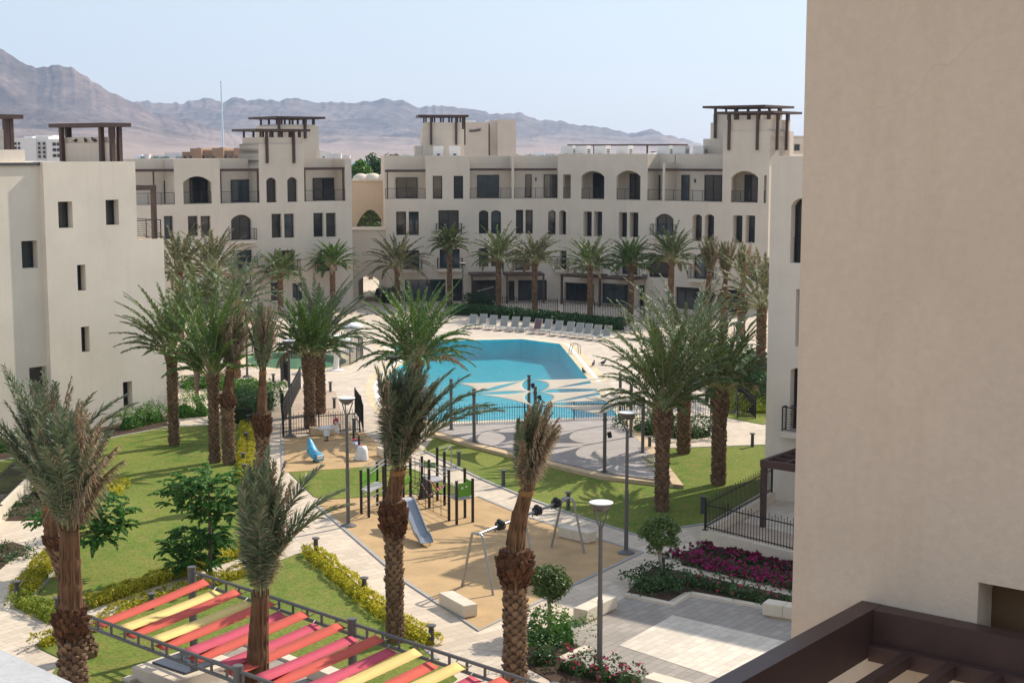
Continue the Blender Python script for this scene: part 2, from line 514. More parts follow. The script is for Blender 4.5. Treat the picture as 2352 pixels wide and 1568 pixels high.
# strip of sea and low far shore
X['sea'] = M('gulf_water', (.10, .20, .27), .25, .1, .004, .0, .1, spec=.4)
sheet('sea', [(-1500, 950, 0), (2500, 950, 0), (2900, 2700, 0), (-1700, 2300, 0)], -.02, X['sea'])

# ------------------------------------------------------------------ haze in the air
def hazebox():
    mb = MB(); mb.box(-8200, 8200, -300, 9200, -4, 640)
    m = bpy.data.materials.new('desert_haze'); m.use_nodes = True
    nt = m.node_tree; nt.nodes.clear()
    o = nt.nodes.new('ShaderNodeOutputMaterial'); v = nt.nodes.new('ShaderNodeVolumePrincipled')
    v.inputs['Color'].default_value = (.56, .74, 1.0, 1); v.inputs['Density'].default_value = 7.2e-5; v.inputs['Anisotropy'].default_value = .25
    nt.links.new(v.outputs[0], o.inputs['Volume'])
    return tag(mb.build('haze', m), kind='stuff')
hazebox()

# ------------------------------------------------------------------ courtyard ground
POOL = [(896, 793), (1002, 783), (1199, 779), (1286, 790), (1353, 873), (1421, 957), (1240, 962), (1058, 968), (990, 968), (925, 955), (893, 925), (883, 888), (893, 860), (915, 842), (945, 826), (950, 814), (925, 805), (903, 799)]
KIDS = [(679.5 + 116.5 * math.cos(a), 828 + 20 * math.sin(a) + 1.5 * math.cos(a)) for a in [2 * math.pi * k / 28 for k in range(28)]]

def poly_with_holes(name, outer, holes, z, mat, kind='structure'):
    """flat sheet with openings, triangulated"""
    from mathutils.geometry import tessellate_polygon, delaunay_2d_cdt
    pts = []; edges = []
    for loop in [outer] + holes:
        b = len(pts); n = len(loop)
        pts += [Vector((p[0], p[1])) for p in loop]
        edges += [(b + i, b + (i + 1) % n) for i in range(n)]
    r = delaunay_2d_cdt(pts, edges, [], 0, 1e-5)
    vv, ff = r[0], r[2]
    def inside(p, loop):
        c = False; n = len(loop); j = n - 1
        for i in range(n):
            xi, yi, xj, yj = loop[i][0], loop[i][1], loop[j][0], loop[j][1]
            if (yi > p[1]) != (yj > p[1]) and p[0] < (xj - xi) * (p[1] - yi) / (yj - yi) + xi: c = not c
            j = i
        return c
    F = []
    for f in ff:
        c = sum((vv[i] for i in f), Vector((0, 0))) / len(f)
        if inside(c, outer) and not any(inside(c, h) for h in holes): F.append(tuple(f))
    mb = MB(); mb.add([(v.x, v.y, z) for v in vv], F)
    o = mb.build(name, mat)
    return tag(o, kind=kind)

POOLG = GP(POOL, 0.0); KIDSG = GP(KIDS, 0.0)
OUT = [(x, y) for x, y in GIN]
poly_with_holes('paving', OUT, [POOLG, KIDSG], 0.0, X['paving'])

X['pooltile'] = M('turquoise_pool_tile', (.07, .63, .73), .35, .12, .8, .0, 8, spec=.4)
X['kidtile'] = M('green_pool_tile', (.30, .46, .34), .4, .12, .8, .0, 8, spec=.4)
def watermat(name, col, ripple):
    m, nt, b = newmat(name)
    co = coords(nt)
    n = noisetex(nt, co, 1.6, 4, .6); n2 = noisetex(nt, co, 7, 3, .5)
    ad = N(nt, 'ShaderNodeMath', operation='ADD'); nt.links.new(n, ad.inputs[0]); nt.links.new(n2, ad.inputs[1])
    bp = N(nt, 'ShaderNodeBump'); bp.inputs['Strength'].default_value = ripple; bp.inputs['Distance'].default_value = .05
    nt.links.new(ad.outputs[0], bp.inputs['Height'])
    gl = N(nt, 'ShaderNodeBsdfGlossy'); gl.inputs['Roughness'].default_value = .06; nt.links.new(bp.outputs[0], gl.inputs['Normal'])
    tr = N(nt, 'ShaderNodeBsdfTransparent'); tr.inputs[0].default_value = (*col, 1)
    fr = N(nt, 'ShaderNodeFresnel'); fr.inputs[0].default_value = 1.33; nt.links.new(bp.outputs[0], fr.inputs['Normal'])
    mf = N(nt, 'ShaderNodeMath', operation='MULTIPLY'); nt.links.new(fr.outputs[0], mf.inputs[0]); mf.inputs[1].default_value = .55
    mx = N(nt, 'ShaderNodeMixShader'); nt.links.new(mf.outputs[0], mx.inputs[0]); nt.links.new(tr.outputs[0], mx.inputs[1]); nt.links.new(gl.outputs[0], mx.inputs[2])
    nt.links.new(mx.outputs[0], nt.nodes['Material Output'].inputs[0])
    return m
X['water'] = watermat('pool_water', (.62, .95, .98), .6)
X['kidwater'] = watermat('paddling_pool_water', (.75, .9, .8), .06)

def dig_pool(loop, depth, tile, name):
    mb = MB(); n = len(loop)
    V = [(p.x, p.y, -.002) for p in loop] + [(p.x, p.y, -depth) for p in loop]
    mb.add(V, [(i, (i + 1) % n, n + (i + 1) % n, n + i) for i in range(n)])
    mb.add(V[n:], [tuple(range(n))])
    return tag(mb.build(name, tile), kind='structure')
dig_pool(POOLG, 1.5, X['pooltile'], 'pool_basin')
dig_pool(KIDSG, .45, X['kidtile'], 'pool_basin')
sheet('pool_water', [(p.x, p.y) for p in POOLG], -.10, X['water'])
sheet('pool_water', [(p.x, p.y) for p in KIDSG], -.06, X['kidwater'])

def offset_loop(loop, d):
    n = len(loop); out = []
    area = sum(loop[i].x * loop[(i + 1) % n].y - loop[(i + 1) % n].x * loop[i].y for i in range(n))
    sg = 1 if area > 0 else -1
    for i in range(n):
        a, b, c = loop[i - 1], loop[i], loop[(i + 1) % n]
        d1 = (b - a); d1.z = 0; d2 = (c - b); d2.z = 0
        d1.normalize(); d2.normalize()
        n1 = Vector((d1.y, -d1.x, 0)) * sg; n2 = Vector((d2.y, -d2.x, 0)) * sg
        m = n1 + n2
        m = m.normalized() if m.length > .3 else n1
        k = min(1.6, 1 / max(.45, m.dot(n1)))
        out.append(b + m * d * k)
    return out

def ring(name, loop, d0, d1, z, mat, kind='structure'):
    a = offset_loop(loop, d0) if d0 else loop; b = offset_loop(loop, d1); n = len(loop)
    mb = MB()
    V = [(p.x, p.y, z) for p in a] + [(p.x, p.y, z) for p in b]
    mb.add(V, [(i, (i + 1) % n, n + (i + 1) % n, n + i) for i in range(n)])
    return tag(mb.build(name, mat), kind=kind)
X['coping'] = pavers('yellow_stone_coping', (.66, .545, .36), (.5, .4, .27), .5, .5, rot=R(20), var=.08)
ring('pool_coping', POOLG, 0, .45, .012, X['coping'])
ring('pool_drain', POOLG, .45, .72, .016, X['white'])
ring('pool_coping', POOLG, .72, 1.25, .012, X['coping'])
ring('pool_coping', KIDSG, 0, .8, .012, X['coping'])
DECK = [(650, 1002), (640, 870), (560, 870), (470, 850), (520, 760), (600, 730), (860, 735), (1050, 735), (1440, 775), (1600, 800), (1668, 880), (1670, 962), (1432, 964), (1020, 984), (960, 1000), (835, 992)]
DK = GP(DECK)
poly_with_holes('pool_deck', [(p.x, p.y) for p in DK], [offset_loop(POOLG, 1.2), offset_loop(KIDSG, .75)], .006, X['deck'])

def slab(name, px, z0, z1, mat, kind='structure', label=None, cat=None):
    mb = MB(); mb.prism(GP(px), z0, z1)
    o = mb.build(name, mat)
    if label: tag(o, label, cat)
    return tag(o, kind=kind)

# paths whose paving runs its own way
sheet('path', GP([(650, 1004), (650, 1086), (700, 1130), (731, 1165), (1100, 1450), (1265, 1368), (1420, 1290), (1476, 1269), (1520, 1262), (1350, 1375), (1290, 1440), (1180, 1500), (1090, 1490), (1010, 1500), (700, 1255), (600, 1170), (560, 1120), (585, 980), (640, 880), (652, 905)]), .006, X['path'])
# lawns
slab('lawn', [(25, 1382), (127, 1428), (200, 1402), (400, 1330), (575, 1275), (590, 1255), (580, 1160), (583, 1112), (574, 1075), (576, 978), (531, 975), (385, 981), (277, 1002), (92, 1041), (-120, 1082), (-140, 1150), (0, 1135), (75, 1125), (110, 1195), (130, 1245), (60, 1330)], -.02, .03, X['lawn'])
slab('lawn', [(712, 1262), (575, 1312), (423, 1366), (262, 1420), (88, 1488), (142, 1514), (100, 1580), (200, 1680), (700, 1800), (1050, 1560), (1000, 1510)], -.02, .03, X['lawn'])
slab('lawn', [(664, 1085), (797, 1077), (900, 1068), (950, 1078), (1090, 1136), (930, 1135), (748, 1148), (720, 1140)], -.02, .03, X['lawn'])
slab('lawn', [(972, 1036), (1000, 1000), (1200, 1045), (1400, 1090), (1500, 1090), (1535, 1030), (1760, 1022), (1790, 1105), (1620, 1203), (1458, 1228), (1316, 1182), (1209, 1144), (1102, 1100)], -.02, .03, X['lawn'])
slab('lawn', [(1600, 800), (1668, 880), (1672, 960), (1752, 975), (1900, 960), (1800, 850), (1650, 790)], -.02, .03, X['lawn'])
# play surfaces
slab('rubber_surface', [(1100, 1448), (929, 1335), (731, 1164), (748, 1149), (930, 1137), (1098, 1141), (1209, 1188), (1340, 1229), (1474, 1269)], -.02, .028, X['rubber'])
slab('rubber_surface', [(648, 1007), (835, 993), (866, 1018), (899, 1044), (899, 1067), (797, 1076), (664, 1084), (650, 1086)], -.02, .028, X['rubber'])
# bare earth round the fenced palms
slab('earth_bed', [(651, 1001), (660, 945), (689, 890), (771, 899), (783, 943), (815, 987)], -.02, .022, X['earth'])
# stage under the shade sails
STAGE = [(985, 992), (1024, 981), (1432, 962), (1454, 991), (1491, 1031), (1556, 1115), (1386, 1093), (1198, 1049), (1075, 1018)]
slab('stage', STAGE, -.02, .19, X['stagepave'])
def band(name, pts, wdt, z0, z1, mat, kind='structure', label=None, cat=None, loc=None, parent=None):
    """kerb or low wall along a ground polyline"""
    mb = MB()
    P = [Vector((p[0], p[1], 0)) for p in pts]
    L = []; Rr = []
    for i, p in enumerate(P):
        d = (P[min(i + 1, len(P) - 1)] - P[max(i - 1, 0)]).normalized()
        nn = Vector((-d.y, d.x, 0))
        L.append(p + nn * wdt / 2); Rr.append(p - nn * wdt / 2)
    for i in range(len(P) - 1):
        mb.prism([L[i], Rr[i], Rr[i + 1], L[i + 1]], z0, z1, bottom=False)
    o = mb.build(name, mat, parent=parent)
    if label: tag(o, label, cat)
    if kind: tag(o, kind=kind)
    return o
sg = [G(a, b, .19) for a, b in [(985, 990), (1075, 1016), (1198, 1047), (1386, 1091), (1558, 1113), (1493, 1028), (1434, 961)]]
band('stage_border', sg, .5, -.01, .196, X['sandstone'])
# kerbs
KL = [[(583, 1112), (574, 1075), (576, 978)], [(531, 975), (385, 981), (277, 1002), (92, 1041), (-120, 1082)],
      [(147, 1285), (76, 1371)], [(731, 1164), (929, 1335), (1100, 1449), (1290, 1357), (1475, 1269)], [(1098, 1141), (1209, 1187), (1340, 1228), (1475, 1269)],
      [(977, 1037), (1102, 1099), (1209, 1143), (1316, 1182), (1458, 1228), (1620, 1203)], [(720, 1272), (800, 1345), (900, 1428), (1005, 1515)], [(648, 1007), (650, 1086)], [(1535, 1030), (1760, 1022)]]
for k in KL: band('kerb', GP(k), .13, -.01, .05, X['kerb'])
# lower right terrace
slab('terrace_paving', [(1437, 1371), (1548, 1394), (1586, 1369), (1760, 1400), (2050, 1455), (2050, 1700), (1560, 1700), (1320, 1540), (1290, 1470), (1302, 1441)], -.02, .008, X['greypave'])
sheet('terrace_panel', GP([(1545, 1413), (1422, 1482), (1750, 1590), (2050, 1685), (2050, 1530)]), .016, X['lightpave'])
band('kerb', GP([(1437, 1366), (1547, 1389), (1585, 1363), (1760, 1395)]), .3, -.01, .06, X['stone'])
band('kerb', GP([(1350, 1487), (1290, 1515), (1330, 1535), (1200, 1568)][:2]), .3, -.01, .06, X['stone'])
# planting beds
slab('planting_bed', [(1561, 1274), (1614, 1252), (1900, 1310), (1880, 1368), (1565, 1297)], -.02, .04, X['soil'])
slab('planting_bed', [(1440, 1361), (1530, 1383), (1574, 1358), (1757, 1395), (1850, 1398), (1830, 1372), (1561, 1312), (1500, 1300)], -.02, .03, X['soil'])
slab('planting_bed', [(1205, 1480), (1300, 1470), (1345, 1492), (1290, 1520), (1460, 1600), (1350, 1640), (1260, 1560), (1205, 1530)], -.02, .03, X['soil'])
slab('planting_bed', [(385, 981), (277, 1002), (92, 1041), (-120, 1082), (-150, 1050), (0, 1022), (270, 975), (385, 955)], -.02, .025, X['soil'])
slab('planting_bed', [(12, 1196), (105, 1194), (110, 1142), (75, 1128)], -.02, .03, X['soil'])
slab('planting_bed', [(-60, 1330), (0, 1308), (58, 1255), (30, 1245), (-60, 1260)], -.02, .03, X['soil'])
# little square under the strip canopy
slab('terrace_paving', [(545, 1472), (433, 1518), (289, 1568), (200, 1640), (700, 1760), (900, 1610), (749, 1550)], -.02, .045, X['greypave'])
band('kerb', GP([(289, 1568), (433, 1518), (545, 1472), (749, 1550), (900, 1610)]), .35, -.01, .12, X['stone'])
# ------------------------------------------------------------------ buildings
class Fr:
    def __init__(s, a, b):
        s.O = Vector((a[0], a[1], 0)); d = Vector((b[0] - a[0], b[1] - a[1], 0)); s.L = d.length
        s.t = d.normalized(); s.n = Vector((s.t.y, -s.t.x, 0))
        if s.n.dot(-s.O) < 0: s.n = -s.n
    def P(s, a, z, o=0.0):
        p = s.O + s.t * a + s.n * o
        return Vector((p.x, p.y, z))
    def hit(s, px, py, o=0.0):
        d = Vector(ray(px, py)); c = Vector((0, 0, CAMH))
        q = s.O + s.n * o
        k = (q - c).dot(s.n) / d.dot(s.n)
        p = c + d * k
        return (p - s.O).dot(s.t), p.z
    def S(s, px, py=460, o=0.0): return s.hit(px, py, o)[0]
    def Z(s, px, py, o=0.0): return s.hit(px, py, o)[1]
    def box(s, mb, s0, s1, z0, z1, o0, o1, mi=0):
        v = [s.P(a, z, o) for a in (s0, s1) for o in (o0, o1) for z in (z0, z1)]
        mb.add(v, [(0, 1, 3, 2), (4, 6, 7, 5), (0, 4, 5, 1), (2, 3, 7, 6), (0, 2, 6, 4), (1, 5, 7, 3)], mi)

def outline(s0, s1, z0, z1, rise, n=8):
    if rise <= 0: return [(s0, z0), (s1, z0), (s1, z1), (s0, z1)]
    w = s1 - s0; r = (w * w / 4 + rise * rise) / (2 * rise); cz = z1 - r; cs = (s0 + s1) / 2
    a0 = math.asin(min(1, w / 2 / r))
    if rise > w / 2: a0 = math.pi - a0
    pts = [(s0, z0), (s1, z0)]
    for i in range(n + 1):
        a = a0 - 2 * a0 * i / n
        pts.append((cs + r * math.sin(a), cz + r * math.cos(a)))
    return pts

def panel(mb, fr, s0, s1, z0, z1, o, ops, dep, ret=None, mi=0):
    """a wall face with openings cut through it, their reveals, and its returns"""
    ss = sorted({s0, s1} | {v for q in ops for v in q[:2] if s0 + 1e-3 < v < s1 - 1e-3})
    zs = sorted({z0, z1} | {v for q in ops for v in q[2:4] if z0 + 1e-3 < v < z1 - 1e-3})
    for i in range(len(ss) - 1):
        cs = (ss[i] + ss[i + 1]) / 2
        run = None
        for j in range(len(zs) - 1):
            cz = (zs[j] + zs[j + 1]) / 2
            hole = any(q[0] < cs < q[1] and q[2] < cz < q[3] for q in ops)
            if not hole:
                if run is None: run = zs[j]
            if (hole or j == len(zs) - 2) and run is not None:
                top = zs[j] if hole else zs[j + 1]
                mb.quad(fr.P(ss[i], run, o), fr.P(ss[i + 1], run, o), fr.P(ss[i + 1], top, o), fr.P(ss[i], top, o), mi); run = None
    for q in ops:
        rise = q[4] if len(q) > 4 else 0
        d = q[5] if len(q) > 5 and q[5] else dep
        ol = outline(*q[:4], rise)
        n = len(ol)
        for i in range(n):
            a, b = ol[i], ol[(i + 1) % n]
            if rise > 0 and i == n - 1 and abs(a[0] - b[0]) < 1e-6 and abs(a[1] - b[1]) < 1e-6: continue
            mb.quad(fr.P(a[0], a[1], o), fr.P(b[0], b[1], o), fr.P(b[0], b[1], o - d), fr.P(a[0], a[1], o - d), mi)
        if rise > 0:
            cs = (q[0] + q[1]) / 2
            arc = ol[2:]
            right = [p for p in arc if p[0] >= cs - 1e-6]; left = [p for p in arc if p[0] <= cs + 1e-6]
            mb.add([fr.P(*p, o) for p in right] + [fr.P(q[1], q[3], o)], [tuple(range(len(right) + 1))], mi)
            mb.add([fr.P(*p, o) for p in left] + [fr.P(q[0], q[3], o)], [tuple(range(len(left) + 1))], mi)
    if ret:
        for s_ in (s0, s1):
            mb.quad(fr.P(s_, z0, o), fr.P(s_, z1, o), fr.P(s_, z1, o - ret), fr.P(s_, z0, o - ret), mi)
        mb.quad(fr.P(s0, z1, o), fr.P(s1, z1, o), fr.P(s1, z1, o - ret), fr.P(s0, z1, o - ret), mi)

WN = [0]
def window(fr, q, o, parent, style='win', name='window', mull=1, glass=None):
    WN[0] += 1
    glass = glass or ('glass', 'glass2', 'glass', 'glass3')[(WN[0] * 7) % 4]
    """frame (own mesh) > pane, and railing or shutter as further sub-parts"""
    s0, s1, z0, z1 = q[:4]; rise = q[4] if len(q) > 4 else 0
    mb = MB(); w = .075
    ol = outline(s0, s1, z0, z1, rise); n = len(ol)
    cs, cz = (s0 + s1) / 2, (z0 + z1) / 2
    inn = [(cs + (a - cs) * (1 - 2 * w / (s1 - s0)), cz + (b - cz) * (1 - 2 * w / (z1 - z0))) for a, b in ol]
    for i in range(n):
        j = (i + 1) % n
        mb.quad(fr.P(*ol[i], o + .05), fr.P(*ol[j], o + .05), fr.P(*inn[j], o + .05), fr.P(*inn[i], o + .05))
        mb.quad(fr.P(*inn[i], o + .05), fr.P(*inn[j], o + .05), fr.P(*inn[j], o - .03), fr.P(*inn[i], o - .03))
    for k in range(mull):
        c = s0 + (s1 - s0) * (k + 1) / (mull + 1)
        fr.box(mb, c - .035, c + .035, z0 + w, z1 - w - rise * .3, o - .02, o + .042)
    f = mb.build(name, X['frame'], parent)
    pb = MB()
    pb.add([fr.P(a, b, o) for a, b in ol], [tuple(range(n))])
    pb.build('pane', X[glass], f)
    if style in ('rail', 'railwide'):
        rb = MB(); h = 1.0; e = .0 if style == 'rail' else .0
        oo = o + (.12 if style == 'rail' else .3)
        zz = [z0 + .12 + .1 * k for k in range(9)]
        for z in zz: rb.bar(fr.P(s0 + .01, z, oo), fr.P(s1 - .01, z, oo), .02, .02)
        rb.bar(fr.P(s0 + .01, z0 + 1.03, oo), fr.P(s1 - .01, z0 + 1.03, oo), .05, .04)
        rb.build('railing', X['rail'], f)
    if style == 'shutter':
        rb = MB()
        k = z0 + .1
        while k < z1 - .1 - rise * .5:
            fr.box(rb, s0 + .05, s1 - .05, k, k + .05, o + .06, o + .10); k += .11
        rb.build('shutter', X['rail'], f)
    return f

def railing(fr, pts, z0, parent, h=1.05, name='railing', posts=1.15, bars=True):
    """railing along (s,o) points: top rail, bottom rail, posts and thin wires"""
    mb = MB()
    for (a, oa), (b, ob) in zip(pts[:-1], pts[1:]):
        pa, pb = fr.P(a, 0, oa), fr.P(b, 0, ob)
        L = (pb - pa).length; n = max(1, round(L / posts))
        mb.bar(pa + Vector((0, 0, z0 + h)), pb + Vector((0, 0, z0 + h)), .06, .045)
        mb.bar(pa + Vector((0, 0, z0 + .08)), pb + Vector((0, 0, z0 + .08)), .03, .03)
        for k in range(n + 1):
            p = pa.lerp(pb, k / n)
            mb.bar(p + Vector((0, 0, z0)), p + Vector((0, 0, z0 + h)), .045, .045)
        if bars:
            for k in range(7):
                z = z0 + .2 + k * .115
                mb.bar(pa + Vector((0, 0, z)), pb + Vector((0, 0, z)), .012, .012)
    return mb.build(name, X['rail'], parent)

def pergola_canopy(mb, fr, s0, s1, o0, o1, z, th=.2, slats=7, wd=.1):
    for s_ in (s0, s1 - wd): fr.box(mb, s_, s_ + wd, z, z + th, o0, o1)
    for o in (o0, o1 - wd): fr.box(mb, s0 + wd, s1 - wd, z, z + th - .003, o, o + wd)
    for k in range(slats):
        c = s0 + wd + (s1 - s0 - 2 * wd) * (k + .5) / slats
        fr.box(mb, c - .04, c + .04, z + .03, z + th - .03, o0 + wd, o1 - wd)

class Wing:
    """one facade facet, authored in photograph survey coordinates"""
    def __init__(s, fr, root, x0, x1, ztop=14.4, wallmat='wall_far'):
        s.fr = fr; s.root = root; s.x0, s.x1 = fr.S(x0), fr.S(x1)
        s.low = []; s.wall = MB(); s.wallmat = wallmat; s.brown = MB()
        s.zf = 10.35; s.zt = ztop
    def q(s, a, b, y0, y1, rise=0, o=0.0):
        fr = s.fr; ym = (y0 + y1) / 2; xm = (a + b) / 2
        return [fr.S(a, ym, o), fr.S(b, ym, o), fr.Z(xm, y1, o), fr.Z(xm, y0, o), rise]
    def win(s, a, b, y0, y1, rise=0, style='rail', dep=.32, mull=0):
        q = s.q(a, b, y0, y1, rise); s.low.append(q + [dep + .02])
        window(s.fr, q, -dep, s.root, style, mull=mull)
    def balcony(s, a, b, y0, y1, rise=0, slab=True, mull=1):
        """french window with a small projecting balcony"""
        q = s.q(a, b, y0, y1, rise); s.low.append(q + [.34])
        window(s.fr, q, -.32, s.root, 'plain', name='balcony_door', mull=mull)
        mb = MB(); e = .28
        s.fr.box(mb, q[0] - e, q[1] + e, q[2] - .32, q[2] - .02, .004, .62)
        b_ = mb.build('balcony', X[s.wallmat], s.root)
        railing(s.fr, [(q[0] - e + .05, .02), (q[0] - e + .05, .55), (q[1] + e - .05, .55), (q[1] + e - .05, .02)], q[2] - .02, b_, bars=True, posts=.8)
    def finish(s, ground=0.0):
        fr = s.fr
        panel(s.wall, fr, s.x0, s.x1, ground, s.zf, 0, s.low, .34, ret=.92)
        fr.box(s.wall, s.x0 + .02, s.x1 - .02, ground, s.zf - .01, -13, -.9)
        fr.box(s.wall, s.x0 + .02, s.x1 - .02, s.zf, 13.75, -13, -2.2)          # upper storey body
        fr.box(s.wall, s.x0 + .02, s.x1 - .02, s.zf - .012, s.zf + .003, -2.2, -.02)  # terrace floor
        # parapet round the roof behind
        for a in (s.x0 + .04, s.x1 - .24): fr.box(s.wall, a, a + .2, 13.75, s.zt - .004, -12.98, -2.5)
        fr.box(s.wall, s.x0 + .25, s.x1 - .25, 13.75, s.zt - .004, -12.98, -12.78)
        w_ = s.wall.build('wall', X[s.wallmat], s.root)
        if s.brown.n: s.brown.build('pergola_beam', X['brown'], s.root)
        return w_
    # top floor bays ------------------------------------------------
    def solid(s, a, b, ops, ytop=None, yref=440):
        fr = s.fr; s0, s1 = fr.S(a, yref), fr.S(b, yref)
        zt = s.zt if ytop is None else fr.Z((a + b) / 2, ytop)
        holes = []
        for p in ops:
            kind = p[0]; q = s.q(*p[1:5], p[5] if len(p) > 5 else 0)
            if kind == 'win':
                holes.append(q + [.34]); window(fr, q, -.32, s.root, p[6] if len(p) > 6 else 'rail', mull=0)
            else:
                q[2] = max(q[2], s.zf + .02)
                holes.append(q + [.3])
                # arched loggia: deep recess, glazed door on its back wall, railing at the front
                if kind == 'loggia':
                    d0, d1 = p[6]
                    dq = [fr.S(d0, 435, -2.1), fr.S(d1, 435, -2.1), s.zf + .03, s.zf + 2.55]
                    window(fr, dq, -2.12, s.root, 'plain', name='balcony_door', mull=1)
                railing(fr, [(q[0] + .02, -.12), (q[1] - .02, -.12)], q[2], s.root, posts=.9)
        panel(s.wall, fr, s0, s1, s.zf, zt, .004, holes, .3, ret=2.2 if ytop is None else 4.0)
        fr.box(s.wall, s0 + .02, s1 - .02, s.zf + 3.0, zt - .01, -2.19, -.3)     # lintel mass over the recess
        for k in (s0, s1): # cheeks
            fr.box(s.wall, min(k, k + (.25 if k == s0 else -.25)) + .003, max(k, k + (.25 if k == s0 else -.25)) - .003, s.zf, s.zf + 3.0, -2.19, -.3)
        return s0, s1, zt
    def open(s, a, b, doors, beam=True, ybeam=390, posts=(), lamps=()):
        fr = s.fr; s0, s1 = fr.S(a, 440), fr.S(b, 440)
        fr.box(s.wall, s0, s1, 13.74, s.zt + .002, -2.5, -2.19)
        for d in doors:
            dq = [fr.S(d[0], 435, -2.1), fr.S(d[1], 435, -2.1), s.zf + .03, fr.Z(d[0], d[2], -2.1)]
            window(fr, dq, -2.12, s.root, 'plain', name='balcony_door', mull=1 if dq[1] - dq[0] > 1.4 else 0)
        zb = fr.Z((a + b) / 2, ybeam)
        if beam:
            brown = MB()
            fr.box(brown, s0 + .006, s1 - .006, zb - .1, zb + .14, -.22, -.06)
            n = max(3, int((s1 - s0) / .55))
            for k in range(n):
                c = s0 + (s1 - s0) * (k + .5) / n
                fr.box(brown, c - .035, c + .035, zb - .06, zb + .10, -2.185, -.22)
            for p in posts:
                c = fr.S(p, 440)
                fr.box(brown, c - .06, c + .06, s.zf + .01, zb - .1, -.20, -.08)
            brown.build('pergola_beam', X['brown'], s.root)
        railing(fr, [(s0 + .03, -.06), (s1 - .03, -.06)], s.zf, s.root)
        for l in lamps:
            c = fr.S(l, 420, -2.1); mb = MB(); fr.box(mb, c - .06, c + .06, s.zf + 1.75, s.zf + 2.1, -2.185, -2.08)
            mb.build('wall_lamp', X['rail'], s.root)

def wind_tower(fr, root, s0, s1, z0, z1, o0, o1, step, posts, can_z, over, name='roof_tower', lowz=None, side=True):
    """plastered shaft, narrower lantern, flat brown slatted canopy on posts that run down the face"""
    wb = MB()
    fr.box(wb, s0, s1, z0, z1, o0, o1)
    fr.box(wb, s0 + step, s1 - step, z1, can_z - .55, o0 + step, o1 - .06)
    w_ = wb.build(name, X['wall_far'], root)
    bb = MB()
    pergola_canopy(bb, fr, s0 - over, s1 + over, o0 - over, o1 + over, can_z, .22, 9, .14)
    fr.box(bb, s0 - over + .15, s1 + over - .15, can_z + .13, can_z + .17, o0 - over + .15, o1 + over - .15)
    n = 4
    for k in range(n + 1):
        c = s0 + step + .12 + (s1 - s0 - 2 * step - .24) * k / n
        for o in (o0 + step + .1, o1 - .2):
            fr.box(bb, c - .08, c + .08, can_z - .549, can_z, o - .08, o + .08)
    lz = lowz if lowz is not None else z0
    for c in posts: fr.box(bb, c - .11, c + .11, lz, can_z, o1 + .01, o1 + .24)
    if side:
        for o in (o0 + (o1 - o0) * .35, o0 + (o1 - o0) * .75):
            fr.box(bb, s1 + .01, s1 + .24, lz, can_z, o - .11, o + .11)
    bb.build('tower_canopy', X['brown'], w_)
    return w_

# ---- far left wing
LW = Fr(G(309, 472, 10.35), G(808, 461, 10.35))
lw = thing('apartment_building', 'long beige apartment block left of the arched gateway, with a stepped roof tower', 'building', LW.P(LW.L / 2, 0))
W = Wing(LW, lw, 309, 808)
W.open(309, 401, [(377, 400, 415)], ybeam=392, posts=(355,))
W.solid(401, 506, [('loggia', 421, 486, 405, 471, .55, (436, 484))])
W.open(506, 596, [(531, 580, 413)], ybeam=391, posts=(509, 594))
ts0, ts1, tz = W.solid(596, 699, [('win', 612, 635, 408, 466, .3, 'shutter'), ('win', 660, 683, 407, 465, .3, 'shutter')], ytop=331)
W.open(699, 793, [(719, 771, 409)], ybeam=388, posts=(702, 790))
W.solid(793, 808, [])
for a in ((377, 398, 496, 549), (432, 455, 496, 542), (461, 484, 496, 542), (624, 647, 491, 546), (653, 676, 491, 546), (720, 743, 489, 544), (749, 772, 489, 544)): W.win(*a)
W.balcony(531, 578, 493, 551, .5)
W.balcony(536, 580, 574, 616); W.balcony(630, 678, 575, 622, mull=1); W.balcony(728, 762, 572, 622, .4)
for a in ((400, 440, 580, 625), (460, 490, 580, 625)): W.win(*a)
for a in ((440, 480, 650, 700), (540, 580, 650, 700), (622, 650, 648, 690), (672, 700, 650, 690)): W.win(*a, style='plain', dep=.33, mull=1)
W.finish()
wind_tower(LW, lw, ts0, ts1, 13.76, tz, -4.0, -.02, .22, [LW.S(612.5, 370), LW.S(674, 370)], LW.Z(646, 302), .5, lowz=LW.Z(646, 375))
p0, p1 = LW.S(630, 330, -6), LW.S(721, 330, -6)
wind_tower(LW, lw, p0, p1, 13.76, LW.Z(670, 290, -6), -10, -5, .3, [LW.S(640, 330, -5), LW.S(700, 330, -5)], LW.Z(670, 273, -5), .5, lowz=LW.Z(670, 318, -5))

# ---- far right wing, two facets
RA = Fr(G(885, 457.5, 10.35), G(1281, 456, 10.35)); RB = Fr(G(1281, 456, 10.35), G(1766, 467, 10.35))
rw = thing('apartment_building', 'long beige apartment block behind the pool, right of the arched gateway, bending round the loungers', 'building', RA.P(RA.L, 0))
W = Wing(RA, rw, 885, 1281, ztop=14.65)
W.open(885, 978, [(909, 959, 408)], ybeam=393, posts=(890,))
W.solid(978, 1079, [('win', 994, 1016, 404, 459, 0, 'rail'), ('win', 1042, 1064, 404, 459, 0, 'rail')])
W.open(1079, 1175, [(1096, 1146, 402)], ybeam=390)
W.solid(1175, 1181, [])
W.open(1181, 1279.5, [(1207, 1221, 401), (1249, 1280, 401)], ybeam=390, lamps=(1231,))
for a in ((910, 933, 486, 540), (939, 962, 486, 540), (1185, 1202, 482, 537), (1207, 1224, 482, 537)): W.win(*a, dep=.4)
for a in ((1100, 1122, 483, 537), (1128, 1151, 483, 537), (1259, 1276.5, 483, 539)): W.win(*a, rise=.25, dep=.4)
W.balcony(1007, 1054, 483, 537)
